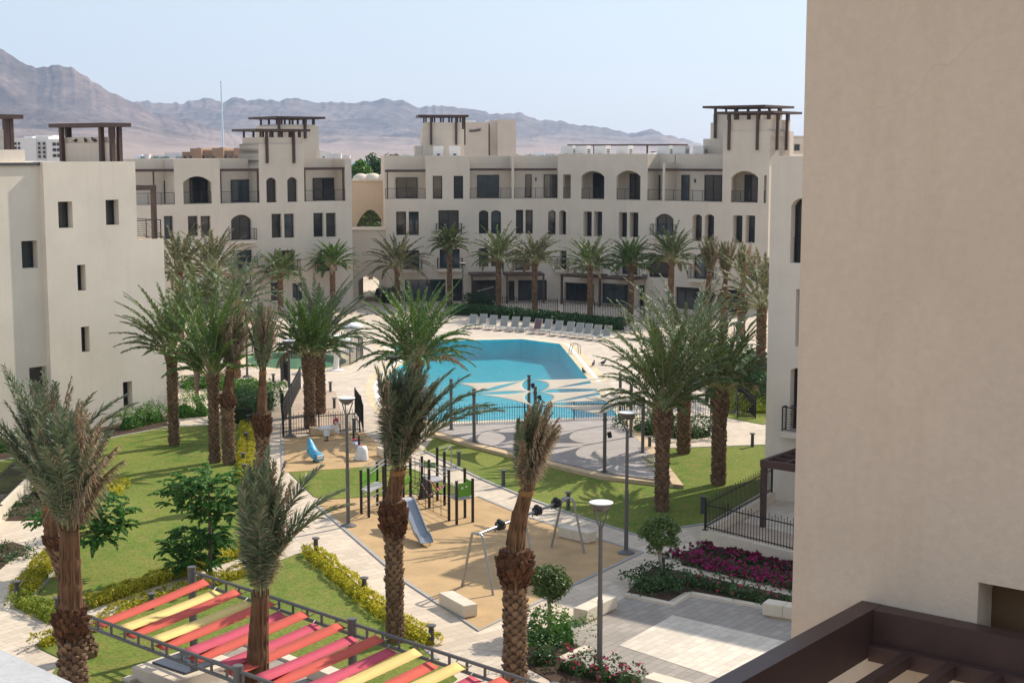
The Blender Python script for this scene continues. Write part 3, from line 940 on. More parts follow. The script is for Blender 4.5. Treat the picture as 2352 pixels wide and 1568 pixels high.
W.balcony(926, 963, 575, 618); W.balcony(1010, 1056, 572, 616, mull=1); W.balcony(1183, 1217, 575, 620)
for a in ((1100, 1122, 570, 612), (1128, 1151, 570, 612)): W.win(*a, dep=.4)
for a in ((930, 1024, 642, 696), (1040, 1064, 640, 696), (1084, 1152, 643, 700), (1168, 1182, 645, 700), (1190, 1256, 643, 700)): W.win(*a, style='plain', dep=.38, mull=2)
W.finish()
mb = MB(); RA.box(mb, W.x1 - .3, W.x1 + 1.7, 10.35, 14.648, -4, -2.194); RA.box(mb, W.x1 - .3, W.x1 + 1.2, 0, 10.34, -4, -.95); mb.build('wall', X['wall_far'], rw)
tb0, tb1 = RA.S(971, 340, -5), RA.S(1066, 340, -5)
wind_tower(RA, rw, tb0, tb1, 13.76, RA.Z(1018, 297, -5), -9, -5, .25, [RA.S(990, 300, -5), RA.S(1047.5, 300, -5)], RA.Z(1018, 269, -5), .45, lowz=RA.Z(1018, 333, -5))
mb = MB(); RA.box(mb, RA.S(954, 340, -5.2), tb0 - .01, 13.76, RA.Z(960, 335, -5), -8.5, -5.2); mb.build('roof_block', X['wall_far'], rw)
W = Wing(RB, rw, 1281, 1766, ztop=14.85)
W.solid(1281, 1487, [('gap', 1293, 1311, 401, 458), ('loggia', 1335, 1388, 393, 459.5, .55, (1362, 1388)), ('loggia', 1416, 1471, 392, 460, .55, (1446, 1472))])
W.open(1487, 1522, [(1506, 1516, 402)], ybeam=391, lamps=(1497,))
s0 = RB.S(1522, 440); RB.box(W.wall, s0, s0 + .25, 10.35, RB.Z(1524, 374), -2.19, .05)
W.open(1524, 1659, [(1565, 1583, 402), (1618, 1658, 402)], ybeam=391, lamps=(1596,))
ts0, ts1, tz = W.solid(1659, 1766, [('loggia', 1679, 1741, 393, 466, .6, (1710, 1741)), ('gap', 1754, 1760.5, 403, 468)], ytop=301)
for a in ((1340, 1359, 486, 543), (1364, 1383, 486, 543), (1421, 1440, 488, 545), (1446, 1466, 488, 545), (1683, 1705, 495, 558), (1712, 1734, 495, 558)): W.win(*a, dep=.8)
for a in ((1284, 1300, 483, 539), (1590, 1612, 492, 554), (1618, 1640, 492, 554)): W.win(*a, rise=.25, dep=.8)
W.balcony(1505, 1547, 491, 540, .5)
W.balcony(1286, 1301, 575, 618); W.balcony(1342, 1378, 577, 622); W.balcony(1427, 1464, 580, 630); W.balcony(1592, 1640, 582, 640, .5)
W.win(1489, 1549, 585, 638, style='shutter', dep=.35)
W.win(1710, 1735, 588, 645)
for a in ((1296, 1364, 650, 708), (1380, 1456, 652, 712), (1466, 1482, 655, 714), (1550, 1610, 660, 724), (1650, 1700, 665, 734)): W.win(*a, style='plain', dep=.38, mull=2)
W.finish()
# corner tower with two canopies
wind_tower(RB, rw, ts0, ts1, 13.76, tz, -4.8, -.02, .25, [RB.S(1676, 300), RB.S(1741, 300)], RB.Z(1738, 261), .55, lowz=RB.Z(1710, 345))
q0, q1 = RB.S(1632, 300, -6), RB.S(1750, 300, -6)
wind_tower(RB, rw, q0, q1, 13.76, RB.Z(1640, 282, -6), -11, -6, .25, [RB.S(1644, 300, -6), RB.S(1690, 300, -6)], RB.Z(1690, 248, -6), .6, lowz=RB.Z(1650, 318, -6))
mb = MB(); RB.box(mb, RB.S(1615, 335, -3.5), ts0 - .02, 13.76, RB.Z(1640, 319, -3.5), -6.5, -3.5); mb.build('roof_block', X['wall_far'], rw)
mb = MB(); z = RB.Z(1430, 335, -7); a0, a1 = RB.S(1303, 334, -7), RB.S(1551, 334, -7)
pergola_canopy(mb, RB, a0, a1, -9.5, -7, z, .16, 24, .1)
for k in range(5):
    c = a0 + .1 + (a1 - a0 - .2) * k / 4
    for o in (-7.1, -9.4): RB.box(mb, c - .07, c + .07, 13.755, z, o - .07, o + .07)
mb.build('roof_pergola', X['brown'], rw)

X['grille'] = M('grey_louvre', (.22, .22, .215), .5, .05, 3, 0)
# roof air conditioners
def ac_unit(fr, x0, x1, y0, o, label, group='air conditioners along the roof edge'):
    s0, s1 = fr.S(x0, 345, o), fr.S(x1, 345, o)
    z1 = fr.Z((x0 + x1) / 2, y0, o)
    c = fr.P((s0 + s1) / 2, 13.76, o - .5)
    t = thing('air_conditioner', label, 'air conditioner', c, group)
    mb = MB(); mb.obox(c + Vector((0, 0, (z1 - 13.76) / 2 + .05)), fr.t, fr.n, (0, 0, 1), (s1 - s0) / 2 * .82, .45, (z1 - 13.76) / 2 - .05, bev=.02)
    mb.build('casing', X['white'], t)
    g = MB(); h = z1 - 13.8
    sg = (s1 - s0) / 2 * .82
    pc = c + fr.t * (sg + .004)
    for k in range(7): g.obox(pc + Vector((0, 0, .25 + k * (h - .4) / 7)), fr.n, (0, 0, 1), fr.t, .3, (h - .4) / 20, .012)
    g.build('grille', X['grille'], t)
    f = MB(); cc = c + fr.n * .452 + Vector((0, 0, h * .55))
    f.obox(cc, fr.t, (0, 0, 1), fr.n, sg * .3, h * .05, .004)
    f.build('name_plate', X['grey_metal'], t)
    return t
ordn = ['first', 'second', 'third', 'fourth', 'fifth', 'sixth', 'seventh', 'eighth', 'ninth', 'tenth', 'eleventh', 'twelfth', 'thirteenth', 'fourteenth']
for i, (a, b) in enumerate([(1284, 1317), (1318, 1349), (1361, 1394), (1412, 1446), (1504, 1540), (1541, 1576), (1588, 1618)]):
    ac_unit(RB, a, b, 335, -2.6, 'white air conditioner on the right roof edge, %s from left in the row' % ordn[i])
for i, (a, b) in enumerate([(993, 1021), (1029, 1060)]):
    ac_unit(RA, a, b, 335.5, -2.7, 'white air conditioner on the roof in front of the single roof tower, %s one' % ('left hand', 'right hand')[i])
ac_unit(LW, 735, 752, 345, -3, 'small white air conditioner at the end of the left wing roof', None)
t = thing('water_tank', 'round white tank among the air conditioners on the right roof', 'water tank', RB.P(RB.S(1501, 345, -3.2), 13.76, -3.2))
mb = MB(); mb.lathe(t.location, [(.95, 0), (.98, .25), (.98, .75), (.8, 1.05), (.3, 1.2)], 18); mb.build('tank_body', X['white'], t, smooth=True)
mb = MB(); mb.lathe(t.location + Vector((0, 0, 1.2)), [(.28, 0), (.28, .1), (.1, .14)], 12); mb.build('tank_lid', X['grey_metal'], t)

# ---- gateway between the wings
yg = max(LW.P(LW.L, 0).y, RA.P(0, 0).y) + .3
GW = Fr((AT(800, 500, yg).x, yg), (AT(889, 500, yg).x, yg))
gw = thing('gateway', 'beige gateway wall between the two apartment blocks, with an open arched passage', 'gateway', GW.P(GW.L / 2, 0))
mb = MB(); zt = GW.Z(845, 529)
arch = [GW.S(823, 660), GW.S(871, 660), -.02, GW.Z(846, 634), .5, 5.0]
panel(mb, GW, 0.02, GW.L - .02, 0, zt, 0, [arch], 5.0, ret=5.0)
GW.box(mb, .02, GW.L - .02, zt - .25, zt - .004, -5, 0 - .01)
pi0, pi1 = GW.S(818, 625), GW.S(878, 625)
mb.build('wall', X['wall_far'], gw)
mb = MB(); GW.box(mb, .0, GW.L, zt, zt + .12, -5, .12); mb.build('cornice', X['wall_far'], gw)
# taller back wall with a pointed arch and a grille
GB = Fr(GW.P(-2.5, 0, -7), GW.P(GW.L + 2.5, 0, -7))
gb = thing('arched_screen_wall', 'sunlit sand coloured wall with a pointed arched window behind the gateway', 'wall', GB.P(GB.L / 2, 0))
mb = MB(); zb = GB.Z(846, 416)
c0, c1, y0, y1 = GB.S(817, 520), GB.S(885, 520), GB.Z(850, 525), GB.Z(850, 482)
cm = (c0 + c1) / 2
prof = []
for k in range(9):
    u = k / 8
    prof.append((c0 + (cm - c0) * u, y0 + (y1 - y0) * (math.sin(u * math.pi / 2) ** .8)))
full = prof + [(2 * cm - a, b) for a, b in prof[-2::-1]]
panel(mb, GB, 0, GB.L, 0, zb, 0, [[c0, c1, y0, y1], [GB.S(818, 650), GB.S(884, 650), -.02, GB.Z(846, 630), .6]], .5, ret=.5)
for side in (0, 1):
    pr = prof if side == 0 else [(2 * cm - a, b) for a, b in prof]
    cn = (c0, y1) if side == 0 else (c1, y1)
    mb.add([GB.P(*p, 0) for p in pr] + [GB.P(*cn, 0)], [tuple(range(len(pr) + 1))])
for a, b in zip(full[:-1], full[1:]): mb.quad(GB.P(*a, 0), GB.P(*b, 0), GB.P(*b, -.5), GB.P(*a, -.5))
mb.build('wall', X['sandwall'], gb)
mb = MB(); GB.box(mb, -.05, GB.L + .05, zb, zb + .15, -.7, .15); mb.build('coping', X['stone'], gb)
mb = MB()
for k in range(1, 16):
    z = y0 + (y1 - y0) * k / 16
    u = (math.asin(min(1, ((z - y0) / (y1 - y0)) ** 1.25)) / (math.pi / 2))
    hw = (cm - c0) * (1 - u)
    mb.bar(GB.P(cm - hw, z, -.2), GB.P(cm + hw, z, -.2), .03, .04)
for k in range(1, 6):
    a = c0 + (c1 - c0) * k / 6; u = 1 - abs(a - cm) / (cm - c0)
    mb.bar(GB.P(a, y0, -.22), GB.P(a, y0 + (y1 - y0) * math.sin(u * math.pi / 2) ** .8, -.22), .04, .04)
mb.build('grille', X['brown'], gb)
# domed roof behind
db = thing('domed_building', 'low flat building with three small white domes seen over the gateway', 'building', AT(850, 440, 185) * 1)
db.location.z = 0
mb = MB(); zz = ZAT(417, 185); mb.obox((AT(850, 417, 190).x, 190, zz / 2), (1, 0, 0), (0, 1, 0), (0, 0, 1), 4.2, 5, zz / 2); mb.build('wall', X['wall_far'], db)
for px, r in ((829, 1.15), (857, 1.2), (884, 1.15), (846, 1.0)):
    mb = MB(); c = AT(px, 417, 187 if px != 846 else 192); mb.lathe((c.x, c.y, zz), [(r * math.cos(a), r * .85 * math.sin(a)) for a in [R(x) for x in (0, 15, 30, 45, 60, 75, 88)]], 20); mb.build('dome', X['stone'], db, smooth=True)

# ---- near left building (stepped volume, sunlit obliquely)
Lc = G(388, 955); Lc.z = 0
LF = Fr(Lc - A2 * 16, Lc)          # s runs towards the far right corner
lb = thing('apartment_building', 'big plain beige block at the left edge with small deep windows and a roof lantern', 'building', Lc)
mb = MB(); L = LF.L
def SZ(px, py, o=0): return LF.hit(px, py, o)
def wq(x0, x1, y0, y1, o=0):
    ym = (y0 + y1) / 2
    return [LF.S(x0, ym, o), LF.S(x1, ym, o), LF.Z((x0 + x1) / 2, y1, o), LF.Z((x0 + x1) / 2, y0, o)]
sT = LF.S(313, 460); zR = LF.Z(310, 371); zT = LF.Z(350, 549)
sP = LF.S(107, 600)                # where the projecting block starts
ws = [wq(134, 167, 463, 524), wq(243, 273, 459, 517), wq(178, 197, 608, 668), wq(187, 206, 750, 809), wq(283, 304, 876, 934)]
dep = .5
PRO = .34
panel(mb, LF, sP, sT, 0, zR, 0, [q + [0, dep] for q in ws], dep)
panel(mb, LF, sT, L, 0, zT, 0, [], dep)
wl = [wq(50, 87, 553, 616, -PRO), wq(68, 108, 842, 905, -PRO)]
zRl = LF.Z(50, 375, -PRO) 
panel(mb, LF, -6, sP, 0, zRl, -PRO, [q + [0, dep] for q in wl], dep)
mb.quad(LF.P(sP, 0, 0), LF.P(sP, zR, 0), LF.P(sP, zR, -PRO - .01), LF.P(sP, 0, -PRO - .01))
LF.box(mb, -6, sT - .004, .01, zR - .02, -14, -PRO - dep - .02)
LF.box(mb, sP + .004, sT - .004, zR - .4, zR - .003, -PRO - dep - .02, -.01)
LF.box(mb, -6, sP - .004, zRl - .4, zRl - .003, -PRO - dep - .02, -PRO - .01)
LF.box(mb, sT, L - .005, .01, zT - .35, -14, -dep - .02)
LF.box(mb, sT + .01, L - .006, zT - .35, zT - .003, -.26, -.01)
mb.quad(LF.P(L, 0, 0), LF.P(L, zT, 0), LF.P(L, zT, -14), LF.P(L, 0, -14)); mb.quad(LF.P(sT, zT - .3, 0), LF.P(sT, zR, 0), LF.P(sT, zR, -14), LF.P(sT, zT - .3, -14))
LF.box(mb, L - .28, L - .008, zT - .36, zT - .004, -14, -.27)
mb.build('wall', X['wall'], lb)
for q in ws: window(LF, q, -dep + .02, lb, 'plain', mull=0, glass='glass')
for q in wl: window(LF, q, -PRO - dep + .02, lb, 'plain', mull=0)
mb = MB(); LF.box(mb, -6, sP + .02, zRl - .12, zRl + .03, -PRO - .3, -PRO + .12); mb.build('parapet_flashing', X['dark_grey'], lb)
# terrace at the step: railing and brown pergola
railing(LF, [(sT + .05, -.1), (L - .1, -.1), (L - .1, -4)], zT, lb)
mb = MB(); zp = LF.Z(345, 437)
LF.box(mb, sT + .003, LF.S(362, 440), zp, zp + .28, -.35, -.1); sp = LF.S(359, 480)
LF.box(mb, sp - .12, sp + .12, zT - .3, zp, -.34, -.11)
LF.box(mb, sp - .14, sp + .10, zp + .003, zp + .27, -5, -.36)
mb.build('terrace_pergola', X['brown'], lb)
# roof lanterns
def o_for(px, s_, z):
    """set-back of the point of the roof at s_ that is seen at px"""
    best = (1e9, 0)
    for k in range(0, 1600):
        o = -k * .01; p = LF.P(s_, z, o); d = p - Vector((0, 0, CAMH))
        f = d.y * CP - d.z * SP
        e = abs(1176 + FPX * d.x / f - px)
        if e < best[0]: best = (e, o)
    return best[1]
LO = -1.0
a0, a1 = LF.S(251, 345, LO), LF.S(276, 345, LO); a0_l = a0; ol = o_for(141, a0, zR)
wind_tower(LF, lb, a0, a1, zR - .3, LF.Z(214, 328, LO), ol, LO, .14, [a0 + .12, a1 - .12], LF.Z(214, 291, LO), .45, side=False)
for o in (LO - .5, ol + .3):
    mb = MB(); LF.box(mb, a0 - .24, a0 - .01, zR - .0, LF.Z(214, 291, LO), o - .11, o + .11); mb.build('tower_post', X['brown'], lb)
b0_, b1_ = LF.S(9, 345, LO - .6), LF.S(28, 345, LO - .6)
wind_tower(LF, lb, b0_, b1_, zRl - .3, LF.Z(0, 318, LO - .6), LO - 5, LO - .6, .14, [b0_ + .12, b1_ - .12], LF.Z(10, 273, LO - .6), .45, side=False)
mb = MB(); LF.box(mb, LF.S(-60, 350, -1.6), LF.S(57, 350, -1.2), zRl - .3, LF.Z(20, 344, -1.2), -1.55, -1.2); mb.build('roof_block', X['wall'], lb)
# ground-floor pergola at its far corner
tp = thing('pergola', 'brown steel pergola over the ground floor patio behind the left block', 'pergola', G(452, 922))
mb = MB(); b0 = G(452, 922); ztp = 15 - (922 - 0) * 0 + 0
zc = AT(450, 832, b0.y).z
f2 = Fr(b0 - B2 * 3.5, b0)
for c, o in ((3.44, -.06), (3.44, -2.9), (0.1, -.06), (.1, -2.9)):
    p = b0 - B2 * (3.5 - c) + A2 * (-o)
    mb.obox(p + Vector((0, 0, zc / 2)), A2, B2, (0, 0, 1), .09, .09, zc / 2)
mb2 = MB()
for o in (.06, 2.9): mb2.bar(b0 - B2 * 3.5 + A2 * o + Vector((0, 0, zc + .11)), b0 + A2 * o + Vector((0, 0, zc + .11)), .14, .22)
for k in range(8): mb2.bar(b0 - B2 * (.06 + k * .48) + A2 * .14 + Vector((0, 0, zc + .1)), b0 - B2 * (.06 + k * .48) + A2 * 2.82 + Vector((0, 0, zc + .1)), .09, .18)
mb.build('post', X['brown'], tp); mb2.build('roof_beams', X['brown'], tp)

# ---- right hand building (narrow strip seen past the big wall)
Rc = G(1755, 1142); Rc.z = 0
RF = Fr(Rc, Rc + B2 * 26)
rb = thing('apartment_building', 'beige block on the right seen as a narrow strip past the big blank wall', 'building', Rc)
zS = AT(1760, 359, Rc.y).z
def rq(x0, x1, y0, y1, rise=0): 
    ym = (y0 + y1) / 2
    return [RF.S(x0, ym), RF.S(x1, ym), RF.Z((x0 + x1) / 2, y1), RF.Z((x0 + x1) / 2, y0), rise]
mb = MB()
ops = [rq(1816, 1866, 455, 605, .35), rq(1827, 1866, 665, 797), rq(1814, 1866, 845, 990, .12)]
panel(mb, RF, 0, 26, 0, zS, 0, [q + [.45] for q in ops], .45, ret=.6)
RF.box(mb, .02, 25.98, .01, zS - .02, -14, -.6)
mb.build('wall', X['wall'], rb)
for i, q in enumerate(ops):
    window(RF, q, -.43, rb, 'rail' if i < 2 else 'railwide', mull=0)
s2 = ops[2]
bb = MB(); RF.box(bb, s2[0] - .2, s2[1] + .2, s2[2] - .28, s2[2] - .02, .004, .4); bo = bb.build('balcony', X['wall'], rb)
railing(RF, [(s2[0] - .15, .02), (s2[0] - .15, .35), (s2[1] + .15, .35)], s2[2] - .02, bo)
# ground-floor pergola of that block
pf = G(1752, 1212); pz = AT(1750, 1072, pf.y).z
pr = thing('pergola', 'brown steel pergola over the fenced patio on the right', 'pergola', pf)
c = (pf - Rc); oo = c.dot(-A2); bb_ = c.dot(B2)
PFr = Fr(pf, pf + B2 * 6)
for a, o in ((.0, 0.0), (3.4, 0.0), (.0, -oo + .15), (3.4, -oo + .15)):
    mb = MB(); PFr.box(mb, a - .1, a + .1, 0.02, pz, o - .1, o + .1); mb.build('post', X['brown'], pr)
mb = MB(); pergola_canopy(mb, PFr, -.12, 3.52, -oo + .004, .12, pz, .3, 2, .16)
for k in range(1, 6): PFr.box(mb, .045, 3.35, pz + .04, pz + .26, -oo * k / 6 - .05, -oo * k / 6 + .05)
mb.build('canopy', X['brown'], pr)

X['brownpanel'] = M('dark_timber_panel', (.15, .095, .05), .7, .12, 2, .1, 20, spec=.2)
# ---- the big blank wall of our own block, right foreground
t_ = 12.0
E = Vector(((1834 - 1176) / FPX * t_ / 1.0, t_, 0))
d = ray(1834, 784); E = Vector((d[0] / d[1] * t_, t_, 0))
BF = Fr(E, E + B2 * 14)
bw = thing('apartment_building', 'huge blank beige wall filling the right of the view, with a dark opening low down', 'building', E)
mb = MB()
oq = [BF.S(2245, 1400), BF.S(2245, 1400) + 2.2, BF.Z(2245, 1490), BF.Z(2245, 1336)]
panel(mb, BF, 0, 14, 0, 18.6, 0, [oq + [0, .3]], .3, ret=1.7)
BF.box(mb, .02, 13.98, .01, 18.58, -12, -1.7)
mb.build('wall', X['wall_near'], bw)
mb = MB(); BF.box(mb, oq[0] + .003, oq[1] - .003, oq[2] + .003, oq[3] - .003, -.36, -.3); mb.build('recess_panel', X['brownpanel'], bw)
# terrace pergola fixed to it
cs = BF.S(2157, 1497 / 1.0884 * 1.0)
pcz = BF.Z(1984, 1376)
cs = BF.S(1984, 1376)
tp = thing('pergola', 'big dark brown steel pergola frame in the bottom right corner below the blank wall', 'pergola', BF.P(cs, pcz, 0))
mb = MB(); bwid = .17; bh = .38
BF.box(mb, cs, cs + bwid, pcz - bh, pcz, .03, 4.6)
BF.box(mb, cs + bwid + .003, cs + 6, pcz - bh, pcz - .002, .03, .03 + bwid)
BF.box(mb, cs + bwid + .003, cs + 6, pcz - bh, pcz - .002, 4.43, 4.6)
mb.build('outer_beam', X['brown'], tp)
mb = MB()
BF.box(mb, cs + bwid + .003, cs + 6, pcz - bh - .02, pcz - bh + .11, .205, .27)
for k in range(14):
    a = cs + bwid + .28 + k * .36
    BF.box(mb, a, a + .08, pcz - bh + .003, pcz - bh + .10, .273, 4.42)
mb.build('slats', X['brown'], tp)
mb = MB()
for a, o in ((cs + .085, 4.5), (cs + 5.8, 4.5)): BF.box(mb, a - .08, a + .08, 9.0, pcz - bh, o - .08, o + .08)
mb.build('post', X['brown'], tp)
# balcony slab/terrace below it, out of sight, carries the posts
mb = MB(); BF.box(mb, cs + .6, cs + 6.2, 8.7, 9.0, .004, 4.7); mb.build('terrace_slab', X['lightpave'], bw)
# our own balcony ledge, bottom left
lg = thing('balcony_ledge', 'pale grey stone balcony ledge in the bottom left corner', 'ledge', (-1.2, 2.6, 13.6))
e0 = AT(-40, 1468, 3.2); e1 = AT(200, 1578, 2.55)
e0.z = e1.z = (e0.z + e1.z) / 2
zl = e0.z
e0 = G(-40, 1466, zl); e1 = G(215, 1583, zl)
dd = (e1 - e0).normalized(); nn = Vector((-dd.y, dd.x, 0))
if nn.y > 0: nn = -nn
mb = MB()
cc = (e0 + e1) / 2 + nn * .2
mb.obox((cc.x, cc.y, zl - .05), dd, nn, (0, 0, 1), 2.2, .2, .05, bev=.008)
mb.build('coping', X['ledge'], lg)
mb = MB(); mb.obox((cc.x, cc.y, zl - .61), dd, nn, (0, 0, 1), 2.18, .15, .505); mb.build('parapet', X['wall_near'], lg)

# ---- things on the skyline
def simple_block(name, label, cat, Y, boxes, mat, wins=(), par=.0):
    x0 = AT(boxes[0][0], 350, Y).x
    t = thing(name, label, cat, (x0, Y, 0))
    wb = MB()
    for i, (a, b, y0, dep, oy) in enumerate(boxes):
        xa, xb = AT(a, 350, Y).x, AT(b, 350, Y).x
        wb.box(xa, xb, Y + oy, Y + oy + dep, 0, ZAT(y0, Y))
    wb.build('wall', mat, t)
    for (a, b, y0, y1, oy) in wins:
        xa, xb = AT(a, 350, Y).x, AT(b, 350, Y).x
        gb_ = MB(); gb_.box(xa, xb, Y + oy - .12, Y + oy + .2, ZAT(y1, Y), ZAT(y0, Y)); gb_.build('window', X['glass'], t)
    return t, None
t, g_ = simple_block('hotel_building', 'tall beige hotel slab with dark script lettering, rising behind the right wing', 'building', 300,
    [(1062, 1122, 281, 18, 0), (1125, 1143, 276, 20, 1.0), (1143, 1185, 275, 22, -1.2)], X['wall_far'])
for a, b, y in ((1064, 1090, 276), (1113, 1122, 275), (1136, 1141, 274)):
    mb = MB(); mb.box(AT(a, 350, 300).x, AT(b, 350, 300).x, 304, 306, ZAT(281, 300) - .02, ZAT(y, 300)); mb.build('roof_upstand', X['white'], t)
cu = bpy.data.curves.new('lettering', 'FONT'); cu.body = 'Kempinski'; cu.size = 4.3; cu.shear = .35; cu.extrude = .08; cu.space_character = .82
ot = bpy.data.objects.new('lettering', cu); COL.objects.link(ot)
me = bpy.data.meshes.new_from_object(ot); bpy.data.objects.remove(ot)
xs = [v.co.x for v in me.vertices]; wid = max(xs) - min(xs)
k = (AT(1104, 300, 300).x - AT(1077, 300, 300).x) / wid
for v in me.vertices:
    x, y, z = v.co; v.co = (x * k, -z - .02, y * k * 1.25 + x * k * .12)
lo = bpy.data.objects.new('lettering', me); COL.objects.link(lo); me.materials.append(X['frame'])
lo.parent = t; p = AT(1077, 304, 300); lo.location = p - Vector(t.location) + Vector((0, -.12, 0))

wn = []
for i, x in enumerate(range(425, 594, 13)): wn.append((x, x + 6, 358, 364, 0 if (i // 2) % 2 else -2))
t, g_ = simple_block('hotel_building', 'low stepped brown hotel with many bays behind the left wing roof', 'building', 450,
    [(415, 440, 349, 20, 2), (440, 466, 341, 20, -2), (466, 490, 345, 20, 0), (490, 516, 340, 20, -2), (516, 540, 346, 20, 0), (540, 570, 340, 20, -2), (570, 596, 342, 20, 0), (448, 454, 339.3, 6, 3), (500, 506, 338.5, 6, 3), (552, 560, 338.6, 6, 3)], M('brown_render', (.33, .215, .14), .9, .12, .2, 0), wn)
wn = [(a, a + 5, y, y + 6, -.0) for a in (34, 42, 88, 99) for y in (327, 337, 347, 357)] + [(126, 134, y, y + 7, -1.5) for y in (328, 341, 354)] + [(136, 146, y, y + 7, -1.5) for y in (328, 341, 354)]
t, g_ = simple_block('hotel_building', 'pale many-storeyed hotel between the two lanterns of the left block', 'building', 340,
    [(28, 84, 317, 20, 0), (84, 112, 314, 20, 0.3), (112, 150, 320, 16, -1.5), (70, 110, 310.5, 10, 4), (40, 60, 313, 8, 5)], X['white'], wn)
# small arched house beyond the right tower
t, g_ = simple_block('house', 'small flat roofed house with an arched window, right of the corner tower', 'building', 190, [(1815, 1880, 318, 10, 0), (1828, 1880, 312, 8, .5)], X['wall_far'], [(1824, 1836, 332, 346, 0)])
# flagpole
fp = thing('flagpole', 'very tall white flagpole in front of the mountains', 'flagpole', (AT(513, 350, 1500).x, 1500, 0))
mb = MB(); top = ZAT(190, 1500); x0 = AT(513, 345, 1500).x; x1 = AT(507.5, 190, 1500).x
mb.tube([(x0, 1500, 0), ((x0 + x1) / 2, 1500, top / 2), (x1, 1500, top)], [1.15, .9, .6], 10); mb.build('pole', X['white'], fp)
mb = MB(); mb.lathe((x1, 1500, top), [(.2, 0), (1.1, .6), (1.1, 1.4), (.2, 2)], 10); mb.build('finial', X['white'], fp)
# far shore town: little buildings one can tell apart, and tree clumps
pale = [X['white'], X['wall_far'], X['stone']]
r3 = random.Random(4)
for i, px in enumerate([315, 332, 356, 384, 402, 735, 745, 768, 792, 905, 930, 945, 1195, 1215, 1240, 1262]):
    Y = r3.uniform(2750, 3100)
    w_ = r3.uniform(14, 30); h_ = r3.uniform(7, 16)
    x = AT(px, 350, Y).x
    t = MB(); t.box(x - w_ / 2, x + w_ / 2, Y, Y + 20, -2, h_ * .6); t.box(x - w_ / 4, x + w_ / 2, Y + 4, Y + 20, h_ * .6, h_)
    o = t.build('house', r3.choice(pale), loc=(x, Y, 0))
    tag(o, 'tiny pale house on the far shore at the foot of the mountains', 'house', 'far shore houses')
# ------------------------------------------------------------------ palms
X['trunk'] = None
def trunkmat(name, c0, c1, c2):
    m, nt, b = newmat(name)
    g = N(nt, 'ShaderNodeNewGeometry'); rnd = g.outputs['Random Per Island']
    co = coords(nt, scale=(1, 1, .25)); n = noisetex(nt, co, 30, 4, .7)
    c = mixc(nt, rnd, c0, c1); c = mixc(nt, ramp(nt, n, .4, .75), c, c2)
    nt.links.new(c, b.inputs['Base Color']); b.inputs['Roughness'].default_value = .9; b.inputs['Specular IOR Level'].default_value = .15
    bumpin(nt, b, n, .5, .02)
    return m
X['trunk'] = trunkmat('palm_trunk_boots', (.075, .04, .022), (.27, .17, .10), (.29, .205, .14))
X['trunkdark'] = trunkmat('palm_trunk_fibre', (.05, .022, .012), (.17, .08, .04), (.12, .06, .03))
X['sheath'] = M('palm_sheath_fibre', (.11, .055, .028), .85, .3, 1.2, .5, 9, spec=.15, stretch=(9, 9, .35), tint=(.17, .095, .05), dist=.03)
X['frond'] = leafmat('palm_leaf', (.07, .115, .03), (.15, .20, .062), (.27, .22, .12), .18, .45, .4, .08)
X['frondgreen'] = leafmat('palm_leaf_fresh', (.055, .13, .022), (.125, .225, .045), (.20, .22, .07), .25, .45, .35, .08)
X['frondgrey'] = leafmat('palm_leaf_grey', (.095, .145, .075), (.18, .23, .125), (.30, .25, .17), .2, .5, .35, .16)
X['frondolive'] = leafmat('palm_leaf_olive', (.085, .11, .04), (.17, .18, .075), (.32, .26, .15), .2, .5, .3, .22)
X['frondry'] = leafmat('palm_leaf_dry', (.25, .175, .105), (.42, .31, .20), (.20, .20, .11), .2, .7, .15, .15)
X['rachis'] = M('palm_leaf_stalk', (.34, .32, .16), .6, .2, 3, 0, spec=.3)
X['rachisdry'] = M('palm_leaf_stalk_dry', (.36, .25, .13), .7, .2, 3, 0, spec=.2)
X['rope'] = M('sacking_tie', (.24, .13, .055), .95, .25, 6, .5, 40, spec=.1)

